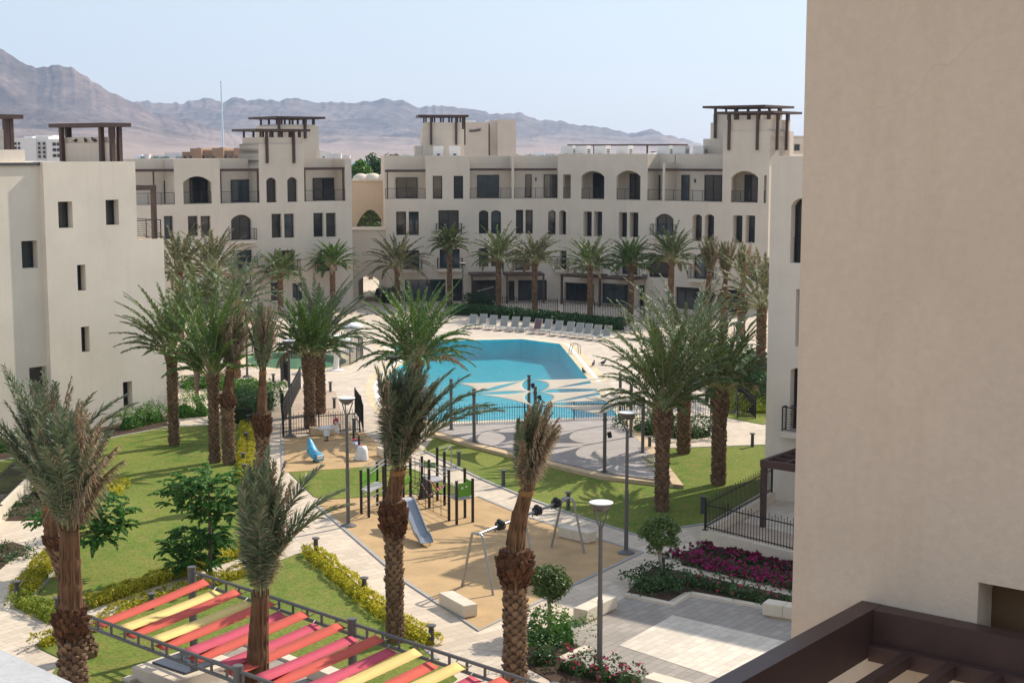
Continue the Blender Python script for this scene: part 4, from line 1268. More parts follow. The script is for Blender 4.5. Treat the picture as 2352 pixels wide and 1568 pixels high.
def frond(mb, base, az, el, L, droop, width, n, rg, wind=(0, 0), lw=.035, mi=0, mr=1, vee=.5, stalk=.2, fold=1.0, rr=.028, twist=0, tipdroop=.25, endup=1.0):
    K = 13
    P = np.zeros((K, 3)); T = np.zeros((K, 3))
    p = np.array(base, float); a = az
    for k in range(K):
        t = k / (K - 1)
        e = el - droop * t ** 1.35
        h = np.array([math.cos(a) * math.cos(e), math.sin(a) * math.cos(e), math.sin(e)])
        h[0] += wind[0] * t; h[1] += wind[1] * t
        h /= np.linalg.norm(h)
        P[k] = p; T[k] = h
        p = p + h * L / (K - 1)
    S = np.cross(T, [0, 0, 1.0]); ln = np.linalg.norm(S, axis=1, keepdims=True)
    alt = np.array([math.sin(az), -math.cos(az), 0.0])
    S = np.where(ln > .12, S / np.maximum(ln, 1e-6), alt)
    Nn = np.cross(S, T)
    if twist:
        c_, s_ = math.cos(twist), math.sin(twist)
        S, Nn = S * c_ + Nn * s_, Nn * c_ - S * s_
    # stalk: three-sided tapered tube
    rad = rr * (1 - np.linspace(0, 1, K) * .85)
    ring = []
    for q in range(3):
        aa = 2 * math.pi * q / 3 + .5
        ring.append(P + (S * math.cos(aa) + Nn * math.sin(aa)) * rad[:, None])
    V = np.stack(ring, 1).reshape(-1, 3)
    F = []
    for k in range(K - 1):
        for q in range(3):
            q2 = (q + 1) % 3
            F.append((k * 3 + q, k * 3 + q2, k * 3 + 3 + q2, k * 3 + 3 + q))
    mb.addnp(V, F, mr)
    # leaflets
    tt = np.repeat(np.linspace(stalk, .995, n), 2)
    sg = np.tile([1.0, -1.0], n)
    tt = np.clip(tt + rg.normal(0, .006, 2 * n), stalk, 1)
    fi = tt * (K - 1); i0 = np.minimum(fi.astype(int), K - 2); fr = (fi - i0)[:, None]
    bp = P[i0] * (1 - fr) + P[i0 + 1] * fr
    t_ = T[i0] * (1 - fr) + T[i0 + 1] * fr
    s_ = S[i0]; n_ = Nn[i0]
    q = (tt - stalk) / (1 - stalk)
    prof = np.minimum(1, .45 + q * 3.2) * (1 - .62 * np.clip((q - .45) / .55, 0, 1) ** 1.2)
    ll = width * prof * (1 + rg.normal(0, .10, 2 * n))
    ang = (R(62) - R(38) * q) * fold + rg.normal(0, .10, 2 * n)
    ve = vee + rg.normal(0, .22, 2 * n)
    dr = t_ * np.cos(ang)[:, None] + (s_ * (sg * np.cos(ve))[:, None] + n_ * np.sin(ve)[:, None]) * np.sin(ang)[:, None]
    dr /= np.linalg.norm(dr, axis=1, keepdims=True)
    wv = np.cross(dr, n_); wv /= np.maximum(np.linalg.norm(wv, axis=1, keepdims=True), 1e-6)
    tilt = rg.normal(0, .7, 2 * n)[:, None]
    wv = wv * np.cos(tilt) + np.cross(dr, wv) * np.sin(tilt)
    hw = (lw / 2 * (.7 + .5 * prof))[:, None]
    mid = bp + dr * (ll * .5)[:, None]; mid[:, 2] -= ll * tipdroop * .12
    tip = bp + dr * ll[:, None]; tip[:, 2] -= ll * tipdroop * (.6 + .5 * rg.random(2 * n))
    V = np.stack([bp - wv * hw * .6, bp + wv * hw * .6, mid + wv * hw, mid - wv * hw, tip], 1).reshape(-1, 3)
    m_ = 2 * n; b = np.arange(m_)[:, None] * 5
    mb.addnp(V, (b + np.array([0, 1, 2, 3])), mi)
    bb = mb.n - len(V)
    fl = (b + np.array([3, 2, 4]) + bb).tolist()
    mb.f.extend(fl); mb.m.extend([mi] * len(fl))
    return P[-1]

def trunk_mesh(mb, H, rfun, rg, lean=(0, 0), boot=.10, bw=None, rowh=.13, bend=0.0, mi=0, split=None, head=None):
    """core column wrapped with rows of cut leaf bases"""
    def c(z):
        t = z / H
        return np.array([lean[0] * t + bend * t * t, lean[1] * t, z])
    prof = np.linspace(0, H, max(8, int(H / .3)))
    mb.tube([c(z) for z in prof], [rfun(z) * .96 for z in prof], 12, mi)
    z = .03; row = 0
    while z < H - .02:
        top_ = split is not None and z > split
        r = rfun(z)
        n = max(7, int(2 * math.pi * r / ((bw or .235) * (.72 if top_ else 1))))
        for k in range(n):
            a = 2 * math.pi * (k + .5 * (row % 2) + .12 * row / 7) / n + rg.normal(0, .03)
            o = np.array([math.cos(a), math.sin(a), 0]); tn = np.array([-math.sin(a), math.cos(a), 0])
            h = rowh * 1.75 * (1 + rg.normal(0, .08)); w = math.pi * r / n * .98
            b = boot * (1 + rg.normal(0, .22))
            if top_: b *= rg.uniform(.4, 1.35); h *= rg.uniform(.9, 1.7)
            c0 = c(z); c1 = c(min(H, z + h))
            r1 = rfun(min(H, z + h))
            v = [c0 + o * r * .97 - tn * w * .55, c0 + o * r * .97 + tn * w * .55,
                 c1 + o * (r1 + b) - tn * w * .8 - [0, 0, h * .25], c1 + o * (r1 + b * 1.25), c1 + o * (r1 + b) + tn * w * .8 - [0, 0, h * .25],
                 c1 + o * r1 * .9 - tn * w * .6, c1 + o * r1 * .9 + tn * w * .6]
            (head if top_ else mb).add(v, [(0, 1, 4, 3, 2), (2, 3, 5), (3, 6, 5), (3, 4, 6), (0, 2, 5), (1, 6, 4)], mi)
        z += rowh * (1 + rg.normal(0, .03)); row += 1
    return c(H)

def palm(label, base, H, r=.27, crown=None, lean=(0, 0), seed=0, head=None, group=None, leafm='frond', dryness=.03, detail=1.0, tied=None, bend=0.0, wind=(0, 0), name='palm_tree', skirt=0, boot=.085):
    """open crowned palm, or (tied) a fresh transplant with its leaves bound upright"""
    rg = np.random.default_rng(seed + 100)
    b = Vector(base); b.z = 0
    t = thing(name, label, 'palm tree', b, group or 'date palms of the courtyard')
    bn = np.array(b)
    r = r - (.12 if tied is None else .08)
    hb = dict(head) if head else dict(h=.45, r=r * 1.12)
    if head: hb['r'] -= .10
    def rf(z):
        base_flare = .16 * math.exp(-z / .35)
        v = r * (1 + base_flare)
        if z > H - hb['h']:
            u = (z - (H - hb['h'])) / hb['h']
            v = r + (hb['r'] - r) * math.sin(min(1, u * 1.15) * math.pi * .62) / math.sin(.62 * math.pi * .8)
            if u > .8: v *= 1 - (u - .8) * 1.2
        return max(.1, v)
    mb = MB()
    split = H - hb['h']
    tm = MB(); hm = MB(); top = trunk_mesh(tm, H, rf, rg, lean, boot=boot, bend=bend, rowh=.125 if detail > .5 else .2, split=split if tied else None, head=hm)
    tm.v = [v + bn for v in tm.v]; hm.v = [v + bn for v in hm.v]
    if hm.n: hm.build('leaf_base_head', X['trunkdark'], t)
    tm.build('trunk', X['trunk'], t)
    topw = bn + top
    c = crown or {}
    L = c.get('L', 2.9); n = int(c.get('n', 38) * 1.45); wd = c.get('w', .42); nl = int(c.get('nl', 46) * (1 if detail >= 1 else detail) * 1.2)
    lw = c.get('lw', .036 if detail >= 1 else .036 / detail ** .75) * 1.05
    mb = MB()
    mats = [X[leafm], X['rachis'], X['frondry'], X['rachisdry']]
    if tied is None:
        ga = math.pi * (3 - math.sqrt(5))
        if 'ht' in c: L = c['ht'] / .92
        low = c['hw'] / .84 if 'hw' in c else L * .88
        for i in range(n):
            u = (i + .5) / n
            az = i * ga + rg.normal(0, .15)
            el = R(c.get('emax', 84)) - R(c.get('emax', 84) - c.get('emin', 8)) * u ** c.get('ep', .8) + rg.normal(0, .07)
            dr = R(c.get('droop', 62)) * (.45 + .75 * u) * (1 + rg.normal(0, .12))
            l = (L + (low - L) * min(1, u * 1.15) ** .9) * (1 + rg.normal(0, .06)) * (.85 if u < .06 else 1)
            dry = u > 1 - dryness and rg.random() < .6
            off = .5 * r * np.array([math.cos(az), math.sin(az), 0])
            frond(mb, topw + off + [0, 0, -.35 * u - .03], az, el, l, dr, wd * (1 + rg.normal(0, .06)), nl, rg, wind, lw, 2 if dry else 0, 3 if dry else 1, vee=.42 if not dry else -.1, tipdroop=.3 if not dry else .7, rr=.034, stalk=.27, fold=.86)
        mb.build('crown', mats, t)
        if skirt:
            sb = MB()
            for i in range(skirt):
                az = rg.random() * 6.28
                frond(sb, topw + [0, 0, -.3], az, R(-5), L * .6, R(75), wd * .8, nl // 2, rg, wind, lw, 0, 1, vee=-.2, tipdroop=.8)
            sb.build('dead_leaves', [X['frondry'], X['rachisdry']], t)
    else:
        td = tied
        sh, sr0, sr1 = td['sheath'], td.get('r0', r * .85), td.get('r1', r * .62)
        ax = np.array([td.get('lx', 0), td.get('ly', 0), 1.0])
        def cl(z): # bundle axis above the head
            return topw + np.array([ax[0] * z + td.get('bx', 0) * z * z, ax[1] * z, z])
        sb = MB()
        zz = np.linspace(-.25, sh, 12)
        sb.tube([cl(z) for z in zz], [sr0 + (sr1 - sr0) * max(0, z / sh) + (.03 if 0 < i < 10 else 0) * math.sin(i * 2.1) for i, z in enumerate(zz)], 16)
        for k in range(15): # separate stalks on the outside of the sheath
            a = 2 * math.pi * k / 15 + rg.normal(0, .15)
            o = np.array([math.cos(a), math.sin(a), 0])
            z0 = rg.uniform(-.2, .25)
            sb.tube([cl(z) + o * (sr0 + (sr1 - sr0) * max(0, z / sh) - .008) for z in np.linspace(z0, sh + .15, 6)], [.035, .03, .026, .022, .02, .02], 5)
        if sh > .3: sb.build('sheath', X['sheath'], t, smooth=True)
        rb = MB(); ring = cl(sh * .93)
        rb.lathe(ring, [(sr1 - .01, -.09), (sr1 + .035, -.06), (sr1 + .04, .06), (sr1 - .01, .10)], 18); 
        if td.get('tie', True): rb.build('tie', X['rope'], t)
        nn = td.get('n', 46); Lt = td['L']
        ga = math.pi * (3 - math.sqrt(5))
        for i in range(nn):
            u = (i + .5) / nn
            az = i * ga + rg.normal(0, .2)
            sp = td.get('spread', 9) * u ** 1.5
            el = R(88 - sp) + rg.normal(0, .03)
            side = math.cos(az - td.get('dryaz', 0))
            dry = (side > td.get('dryc', .35) and rg.random() < .85) or rg.random() < td.get('dry', .1)
            l = Lt * (1 - .25 * u + rg.normal(0, .05))
            z0 = sh - .1 + rg.uniform(-.05, .2)
            o = np.array([math.cos(az), math.sin(az), 0]) * sr1 * .8 * u ** .5
            zb = cl(z0) + o
            dro = R(td.get('droop', 14)) * (.4 + u) * (1 + rg.normal(0, .3))
            if dry: dro *= 1.25
            frond(mb, zb, az, el, l, dro, wd * td.get('wf', .95) * (1 + rg.normal(0, .06)), nl, rg, (td.get('wx', ax[0] * 1.0) + td.get('bx', 0) * 2 * 1.0, ax[1]), lw, 2 if dry else 0, 3 if dry else 1, vee=.1 if not dry else -.3, stalk=.10, fold=.95 if not dry else .8, tipdroop=.3 if not dry else .95, rr=.026, twist=rg.uniform(-.8, .8) if dry else rg.uniform(-.3, .3))
        for (az, el, l, dr) in td.get('free', []):
            frond(mb, cl(sh + .1), R(az), R(el), l, R(dr), wd * 1.1, int(nl * 1.1), rg, (0, 0), lw, 0, 1, vee=.35, tipdroop=.2)
        mb.build('crown', mats, t)
    return t

def height_to(basep, py):
    return AT(1176, py, basep.y).z

GT = 'bound palms newly planted'
GO = 'open crowned palms'
# --- foreground, bound crowns
b = Vector((AT(166, 1500, 36.5).x, 36.5, 0))
palm('big bound palm in the left foreground with smooth brown neck and drooping leaves', b, height_to(b, 1392), .345, dict(w=.56, nl=66, lw=.034), seed=1, head=dict(h=1.0, r=.47), group=GT, leafm='frondgrey', detail=1.0, boot=.10,
     tied=dict(sheath=2.0, r0=.30, r1=.23, tie=False, L=3.1, n=66, spread=12, droop=22, dryaz=-.3, dryc=.72, lx=.03, ly=0, wf=.95, free=[]))
b = G(205, 1508)
palm('palm close behind the big left foreground palm, with long grey green leaves fanning left', b, height_to(b, 1215), .30, dict(w=.55, nl=60, lw=.036), seed=2, head=dict(h=.6, r=.43), group=GT, leafm='frondgrey', lean=(-.7, -.6),
     tied=dict(sheath=.9, r0=.3, r1=.22, L=3.7, n=34, spread=20, droop=24, dryaz=0, dryc=.8, lx=-.10, ly=0, wf=.95, dry=.06, free=[(190, 70, 4.2, 55), (170, 62, 4.1, 60), (10, 66, 3.8, 45), (-30, 72, 3.8, 30), (20, 72, 3.9, 50), (150, 78, 4.2, 30)]))
b = Vector((AT(592, 1568, 36).x, 36, 0))
palm('bound palm with tight grey green bundle in front of the red and yellow strips', b, 2.0, .36, dict(w=.62, nl=70, lw=.034), seed=3, head=dict(h=.7, r=.45), group=GT, leafm='frondgrey', boot=.10,
     tied=dict(sheath=2.0, r0=.27, r1=.20, tie=False, L=3.5, n=38, spread=5, droop=9, dryaz=.4, dryc=.95, dry=.03, lx=.035, bx=.014, wf=.95, free=[(15, 70, 3.3, 52), (-10, 66, 3.4, 55), (40, 76, 3.5, 45)]))
b = G(908, 1474)
palm('leaning bound palm at the centre, between the slide and the yellow hedge', b, height_to(b, 1150), .29, dict(w=.62, nl=64, lw=.036), seed=4, head=dict(h=1.25, r=.50), group=GT, leafm='frondgrey', lean=(-.02, 0), boot=.08,
     tied=dict(sheath=.95, r0=.24, r1=.22, L=3.35, n=46, spread=8, droop=15, dryaz=.2, dryc=.9, dry=.12, lx=.15, bx=.03, wx=.30, wf=1.0, free=[(0, 50, 3.7, 54), (-8, 56, 3.6, 55), (5, 62, 3.6, 52), (10, 68, 3.5, 40), (-15, 74, 3.5, 34), (180, 84, 3.2, 6), (160, 80, 3.1, 10)]))
b = Vector((AT(1183, 1500, 40.5).x, 40.5, 0))
palm('bound palm in front of the swing, with a curved brown neck and dry top', b, height_to(b, 1262), .34, dict(w=.40, nl=62, lw=.036), seed=5, head=dict(h=1.15, r=.56), group=GT, leafm='frondgrey', boot=.09,
     tied=dict(sheath=1.75, r0=.27, r1=.18, L=2.45, n=46, spread=7, droop=14, dryaz=.1, dryc=-.25, dry=.15, lx=.05, bx=.085, wx=.22, wf=1.0))
b = G(606, 1152)
palm('slim bound palm beside the left path, half its bundle dried brown', b, height_to(b, 950), .30, dict(w=.38, nl=56, lw=.04), seed=6, head=dict(h=1.1, r=.48), group=GT, leafm='frondgrey',
     tied=dict(sheath=1.9, r0=.22, r1=.13, L=3.0, n=34, spread=10, droop=14, dryaz=-.2, dryc=.1, dry=.15, lx=.02, bx=.012, wf=.9))
# --- left lawn group
b = G(400, 1024)
palm('left of the three palms on the left lawn, leaves blown to the left', b, height_to(b, 808), .32, dict(ht=3.9, hw=2.4, n=36, w=.42, nl=52, lw=.042, emin=34, droop=56), seed=7, head=dict(h=.4, r=.40), group=GO, leafm='frond', wind=(-.22, 0))
b = G(494, 1063)
palm('middle palm of the three on the left lawn, with fresh upright green leaves', b, height_to(b, 858), .32, dict(ht=4.8, hw=2.3, n=36, w=.44, nl=54, lw=.042, emin=42, droop=52), seed=8, head=dict(h=.4, r=.40), group=GO, leafm='frondgreen', wind=(.05, 0))
b = G(526, 1067)
palm('palm on the left lawn with its bundle leaning right and dried brown at the tip', b, height_to(b, 905), .31, dict(w=.5, nl=52, lw=.042), seed=9, head=dict(h=.8, r=.46), group=GT, leafm='frondolive',
     tied=dict(sheath=1.3, r0=.24, r1=.17, L=2.9, n=32, spread=9, droop=26, dryaz=0, dryc=-.2, dry=.3, lx=.10, bx=.05, wf=.95))
# --- fenced earth bed
b = G(712, 984)
palm('front palm of the pair inside the dark fence beside the pool path', b, height_to(b, 812), .36, dict(ht=3.6, hw=1.9, n=34, w=.44, nl=48, lw=.045, emin=36, droop=56), seed=10, head=dict(h=1.3, r=.43), group=GO, leafm='frondgreen')
b = G(735, 950)
palm('rear palm of the pair inside the dark fence, its leaves streaming to the right', b, height_to(b, 795), .38, dict(ht=4.5, hw=2.7, n=38, w=.48, nl=52, lw=.045, emin=28, droop=62), seed=11, head=dict(h=.5, r=.44), group=GO, leafm='frondgrey', wind=(.22, 0))
b = G(957, 985)
palm('full green palm at the near left edge of the pool, above the leaning bound palm', b, height_to(b, 828), .34, dict(ht=4.9, hw=2.8, n=52, w=.44, nl=54, lw=.045, emin=28, droop=66, ep=.85), seed=12, head=dict(h=.4, r=.44), group=GO, leafm='frondgreen', dryness=.03, wind=(.03, 0))
# --- right lawn group
b = G(1520, 1174)
palm('front palm of the right hand group, with dark leaf bases and a windswept crown', b, height_to(b, 935), .35, dict(ht=4.7, hw=2.5, n=42, w=.46, nl=56, lw=.04, emin=38, droop=66, ep=.9), seed=13, head=dict(h=1.5, r=.47), group=GO, leafm='frond', wind=(-.06, 0), dryness=.03)
b = G(1570, 1042)
palm('rear palm of the right hand group, beside the dark shrubs, with pale green upper leaves', b, height_to(b, 850), .38, dict(ht=5.2, hw=2.9, n=42, w=.46, nl=56, lw=.046, emin=32, droop=68), seed=14, head=dict(h=.4, r=.44), group=GO, leafm='frondgrey', wind=(-.12, 0))
b = G(1650, 1114)
palm('right hand palm of the right lawn group, nearest the patio fence', b, height_to(b, 893), .38, dict(ht=3.9, hw=2.3, n=36, w=.42, nl=54, lw=.042, emin=34, droop=66), seed=15, head=dict(h=1.3, r=.47), group=GO, leafm='frond', wind=(.02, 0), dryness=.03)
# --- rows by the far wings: (base px, trunk top py, crown length m, leaf, label)
far = [((645, 724), 628, (2.1, 2.6), 'frond', 'small palm in front of the left wing, right of the dark ground floor doors'),
       ((765, 716), 606, (2.15, 2.4), 'frondgreen', 'palm in front of the left wing nearest the gateway'),
       ((913, 704), 611, (3.0, 3.5), 'frondolive', 'broad palm right of the gateway passage'),
       ((1033, 704), 562, (1.75, 2.1), 'frond', 'tall slim palm with a small crown beside the far lamp post'),
       ((1145, 716), 594, (2.4, 3.4), 'frond', 'palm at the hedge behind the first loungers'),
       ((1228, 726), 600, (2.5, 3.0), 'frondolive', 'palm at the hedge beside the second patio pergola'),
       ((1355, 740), 610, (2.2, 2.9), 'frond', 'palm at the hedge behind the dark lounger, before the third patio pergola'),
       ((1448, 738), 603, (1.9, 2.6), 'frondgreen', 'palm before the fourth patio pergola'),
       ((1540, 744), 596, (2.5, 3.1), 'frond', 'palm in front of the arched balcony, right of the patio pergolas')]
for i, (bp, ty, Lc_, lm, lab) in enumerate(far):
    b = G(*bp)
    palm(lab, b, height_to(b, ty), .30, dict(ht=Lc_[1], hw=Lc_[0], n=34, w=.44, nl=44, lw=.07, emin=18, droop=70), seed=30 + i, head=dict(h=.5, r=.38), group='palms along the far wings', leafm=lm, detail=.6, dryness=.10)
# bound palms before the right end of the right wing
for i, (bx, by, ty, lab) in enumerate([(1625, 760, 668, 'left one of the three bound palms before the right wing, with a curled dry head'), (1662, 765, 676, 'middle one of the three bound palms before the right wing'), (1702, 775, 690, 'right one of the three bound palms before the right wing, mostly hidden')]):
    b = G(bx, by)
    palm(lab, b, height_to(b, ty), .32, dict(w=.5, nl=46, lw=.075), seed=50 + i, head=dict(h=1.2, r=.62), group='bound palms before the right wing', leafm='frondolive', detail=.6,
         tied=dict(sheath=1.5, r0=.24, r1=.16, L=3.2, n=28, spread=9, droop=28, dryaz=0, dryc=.0, dry=.3, lx=.02 + .02 * i, bx=.02))
b = G(1746, 895)
palm('palm at the right edge behind the strip building, over the yellow green hedge', b, height_to(b, 700), .36, dict(ht=4.2, hw=3.0, n=34, w=.46, nl=50, lw=.055, emin=10, droop=56), seed=60, group=GO, leafm='frondolive', detail=.8, wind=(-.1, 0))
# cluster behind the near left block
for i, (bx, by, ty, L_, lm, lab) in enumerate([(415, 780, 622, 4.3, 'frondolive', 'olive leaved palm half hidden behind the left block, tallest of that cluster'), (492, 790, 622, 4.2, 'frondolive', 'bushy palm behind the three lawn palms, in front of the dark doors'), (543, 868, 705, 4.4, 'frondgrey', 'grey green palm behind the lawn palms, beside the paddling pool fence'), (455, 860, 720, 4.2, 'frond', 'shadowed palm behind the left lawn palms')]):
    b = G(bx, by)
    palm(lab, b, height_to(b, ty), .34, dict(ht=L_ * .95, hw=2.9, n=34, w=.46, nl=50, lw=.06, emin=8, droop=62), seed=70 + i, group='palms behind the left block', leafm=lm, detail=.75, dryness=.12, wind=(.1, 0) if i == 2 else (0, 0))

# ------------------------------------------------------------------ leafy trees, shrubs, hedges
X['bark'] = M('grey_brown_bark', (.20, .15, .11), .9, .2, 4, .4, 25, spec=.1)
X['palebark'] = M('pale_bark', (.40, .35, .28), .9, .15, 4, .4, 25, spec=.1)
X['feather'] = leafmat('feathery_leaf', (.035, .13, .016), (.09, .25, .04), (.14, .25, .05), .3, .5, .25, .1)
X['topiary'] = leafmat('topiary_leaf', (.055, .115, .02), (.14, .22, .05), (.22, .24, .10), .25, .4, .4, .12)
X['shrub'] = leafmat('shrub_leaf', (.025, .075, .018), (.065, .15, .035), (.10, .16, .05), .22, .45, .35, .1)
X['shrublight'] = leafmat('light_shrub_leaf', (.04, .14, .015), (.11, .26, .03), (.2, .3, .05), .25, .45, .3, .15)
X['yellowhedge'] = leafmat('golden_hedge_leaf', (.40, .36, .012), (.62, .52, .03), (.22, .28, .02), .3, .5, .25, .2)
X['yellowgreen'] = leafmat('lime_hedge_leaf', (.20, .25, .015), (.36, .38, .03), (.09, .16, .02), .25, .5, .25, .25)
X['darkhedge'] = leafmat('dark_hedge_leaf', (.012, .05, .012), (.035, .10, .02), (.05, .11, .03), .2, .45, .3, .1)
X['purple'] = leafmat('magenta_flower', (.19, .006, .062), (.32, .012, .115), (.06, .07, .025), .2, .6, .2, .3)
X['pink'] = leafmat('pink_flower', (.55, .03, .14), (.75, .09, .25), (.5, .04, .06), .3, .6, .2, .3)
X['core'] = M('dense_inner_twigs', (.03, .04, .015), .95, .3, 6, 0, spec=.05)

X['core_yellowhedge'] = M('golden_inner_leaves', (.20, .18, .015), .95, .3, 6, 0, spec=.05)
X['core_yellowgreen'] = M('lime_inner_leaves', (.16, .19, .015), .95, .3, 6, 0, spec=.05)
X['core_shrublight'] = M('green_inner_leaves', (.035, .09, .015), .95, .3, 6, 0, spec=.05)
def leaves(mb, P, Nn, size, rg, mi=0, jit=.9, asp=.55):
    """one pointed leaf per position, facing roughly along N"""
    n = len(P)
    d = rg.normal(0, 1, (n, 3)) * jit + Nn; d /= np.linalg.norm(d, axis=1, keepdims=True)
    u = np.cross(d, rg.normal(0, 1, (n, 3))); u /= np.maximum(np.linalg.norm(u, axis=1, keepdims=True), 1e-6)
    v = np.cross(d, u)
    s_ = (size * (.7 + .6 * rg.random(n)))[:, None]
    V = np.stack([P - u * s_ * .5, P + v * s_ * asp * .5 + d * s_ * .08, P + u * s_ * .5, P - v * s_ * asp * .5 + d * s_ * .08], 1).reshape(-1, 3)
    mb.addnp(V, np.arange(n)[:, None] * 4 + np.arange(4), mi)

def blob_points(n, c, rad, rg, hollow=.55, lump=.22, seed=0, flat=0):
    d = rg.normal(0, 1, (n, 3)); d /= np.linalg.norm(d, axis=1, keepdims=True)
    l = 1 + lump * (np.sin(d[:, 0] * 4.1 + seed) * np.cos(d[:, 1] * 3.7 - seed) + .7 * np.sin(d[:, 2] * 5.3 + d[:, 0] * 3 + seed * 2))
    r = (hollow + (1 - hollow) * rg.random(n) ** .5) * l
    P = d * r[:, None] * np.array(rad)
    if flat: P[:, 2] = np.maximum(P[:, 2], -rad[2] * flat)
    return P + np.array(c), d

def topiary(label, base, ytop, ybot, rad, seed):
    rg = np.random.default_rng(seed); b = Vector(base)
    zt, zb = height_to(b, ytop), height_to(b, ybot)
    t = thing('topiary_tree', label, 'tree', b, 'round clipped trees')
    c = np.array([b.x, b.y, (zt + zb) / 2]); rz = (zt - zb) / 2
    mb = MB()
    mb.tube([b, b + Vector((.03, 0, zb * .5)), b + Vector((-.02, .02, zb)), Vector(c)], [.085, .07, .065, .04], 8)
    for k in range(6):
        a = k * 1.05; q = c + np.array([math.cos(a) * rad * .6, math.sin(a) * rad * .6, rz * .3 * math.sin(k * 2.1)])
        mb.tube([b + Vector((0, 0, zb * .92)), Vector((c + q) / 2) + Vector((0, 0, -.1)), q], [.045, .03, .012], 6)
    mb.build('trunk', X['palebark'], t)
    cb = MB()
    for k in range(34):
        d = rg.normal(0, 1, 3); d /= np.linalg.norm(d)
        q = c + d * np.array([rad, rad, rz]) * rg.uniform(.45, .86)
        P, Nn = blob_points(130, q, (rad * .36, rad * .36, rz * .33), rg, .3, .2, k)
        leaves(cb, P, Nn + [0, 0, .5], .105, rg)
    cb.build('crown', X['topiary'], t)
    return t
topiary('small round clipped tree beside the curved brown palm', G(1262, 1452), 1292, 1378, .70, 201)
topiary('small round clipped tree in the dark shrub bed on the right', G(1515, 1335), 1185, 1268, .72, 202)

def feather_tree(label, base, blobs, seed, nf=60):
    rg = np.random.default_rng(seed); b = Vector(base)
    t = thing('leafy_tree', label, 'tree', b, 'feathery young trees')
    mb = MB(); top = b + Vector((.05, 0, 2.6))
    mb.tube([b, b + Vector((.05, 0, 1.2)), top], [.08, .065, .05], 8)
    cb = MB()
    for (q, rad) in blobs:
        q = Vector(q)
        st = b + Vector((.05, 0, min(q.z - .4, 2.6)))
        mb.tube([st, (st + q) / 2 + Vector((0, 0, .12)), q], [.045, .03, .014], 6)
        for k in range(nf):
            d = rg.normal(0, 1, 3); d[2] = abs(d[2]) * .8 - .2; d /= np.linalg.norm(d)
            p = np.array(q) + d * np.array(rad) * rg.uniform(.25, 1)
            az = math.atan2(d[1], d[0]) + rg.normal(0, .5)
            frond(cb, p, az, rg.uniform(.05, .7), rg.uniform(.45, .72), rg.uniform(.6, 1.5), .17, 13, rg, (0, 0), .075, 0, 1, vee=.1, stalk=.05, rr=.008, tipdroop=.3)
    mb.build('trunk', X['bark'], t)
    cb.build('crown', [X['feather'], X['rachis']], t)
    return t
def bl(Y, *l): return [(AT(px, py, Y), (rx, rx, rz)) for px, py, rx, rz in l]
fb = G(482, 1325)
feather_tree('feathery dark green tree in two tiers on the left lawn', fb, bl(fb.y, (480, 1100, .9, .6), (440, 1125, .8, .6), (520, 1120, .9, .6), (545, 1150, .7, .5), (430, 1160, .7, .5), (490, 1150, .9, .6), (530, 1180, .6, .4), (480, 1185, .6, .4), (415, 1130, .5, .4),
             (440, 1235, .7, .4), (480, 1230, .7, .4), (405, 1265, .5, .4), (450, 1270, .8, .5), (500, 1245, .5, .35), (430, 1295, .5, .35), (470, 1290, .5, .3)), 301, 25)
fb = G(160, 1320)
feather_tree('feathery green tree half hidden behind the left foreground palms', fb, bl(fb.y, (120, 1200, .7, .5), (150, 1185, .7, .5), (225, 1190, .8, .5), (255, 1180, .6, .4), (200, 1220, .7, .5), (230, 1240, .6, .4), (270, 1215, .5, .4), (240, 1150, .5, .4)), 302, 25)

def core_loft(mb, a, b, nn, wd, h, rg):
    """rounded lumpy body of twigs from a to b"""
    L = (b - a).length; n = max(4, int(L / .5)); V = []; F = []; m = 9
    for i in range(n + 1):
        u = i / n; k = min(1, .45 + min(u, 1 - u) * L / max(.25, wd * .5)) * rg.uniform(.88, 1.05)
        p = a.lerp(b, u)
        for j in range(m):
            th = math.pi * j / (m - 1)
            q = p + nn * (math.copysign(abs(math.cos(th)) ** .7, math.cos(th)) * wd * .36 * k)
            V.append((q.x, q.y, (math.sin(th) ** .7) * h * .64 * k + .005))
    for i in range(n):
        for j in range(m - 1): F.append((i * m + j, i * m + j + 1, (i + 1) * m + j + 1, (i + 1) * m + j))
    F.append(tuple(range(m))); F.append(tuple(n * m + j for j in range(m)))
    mb.add(V, F)

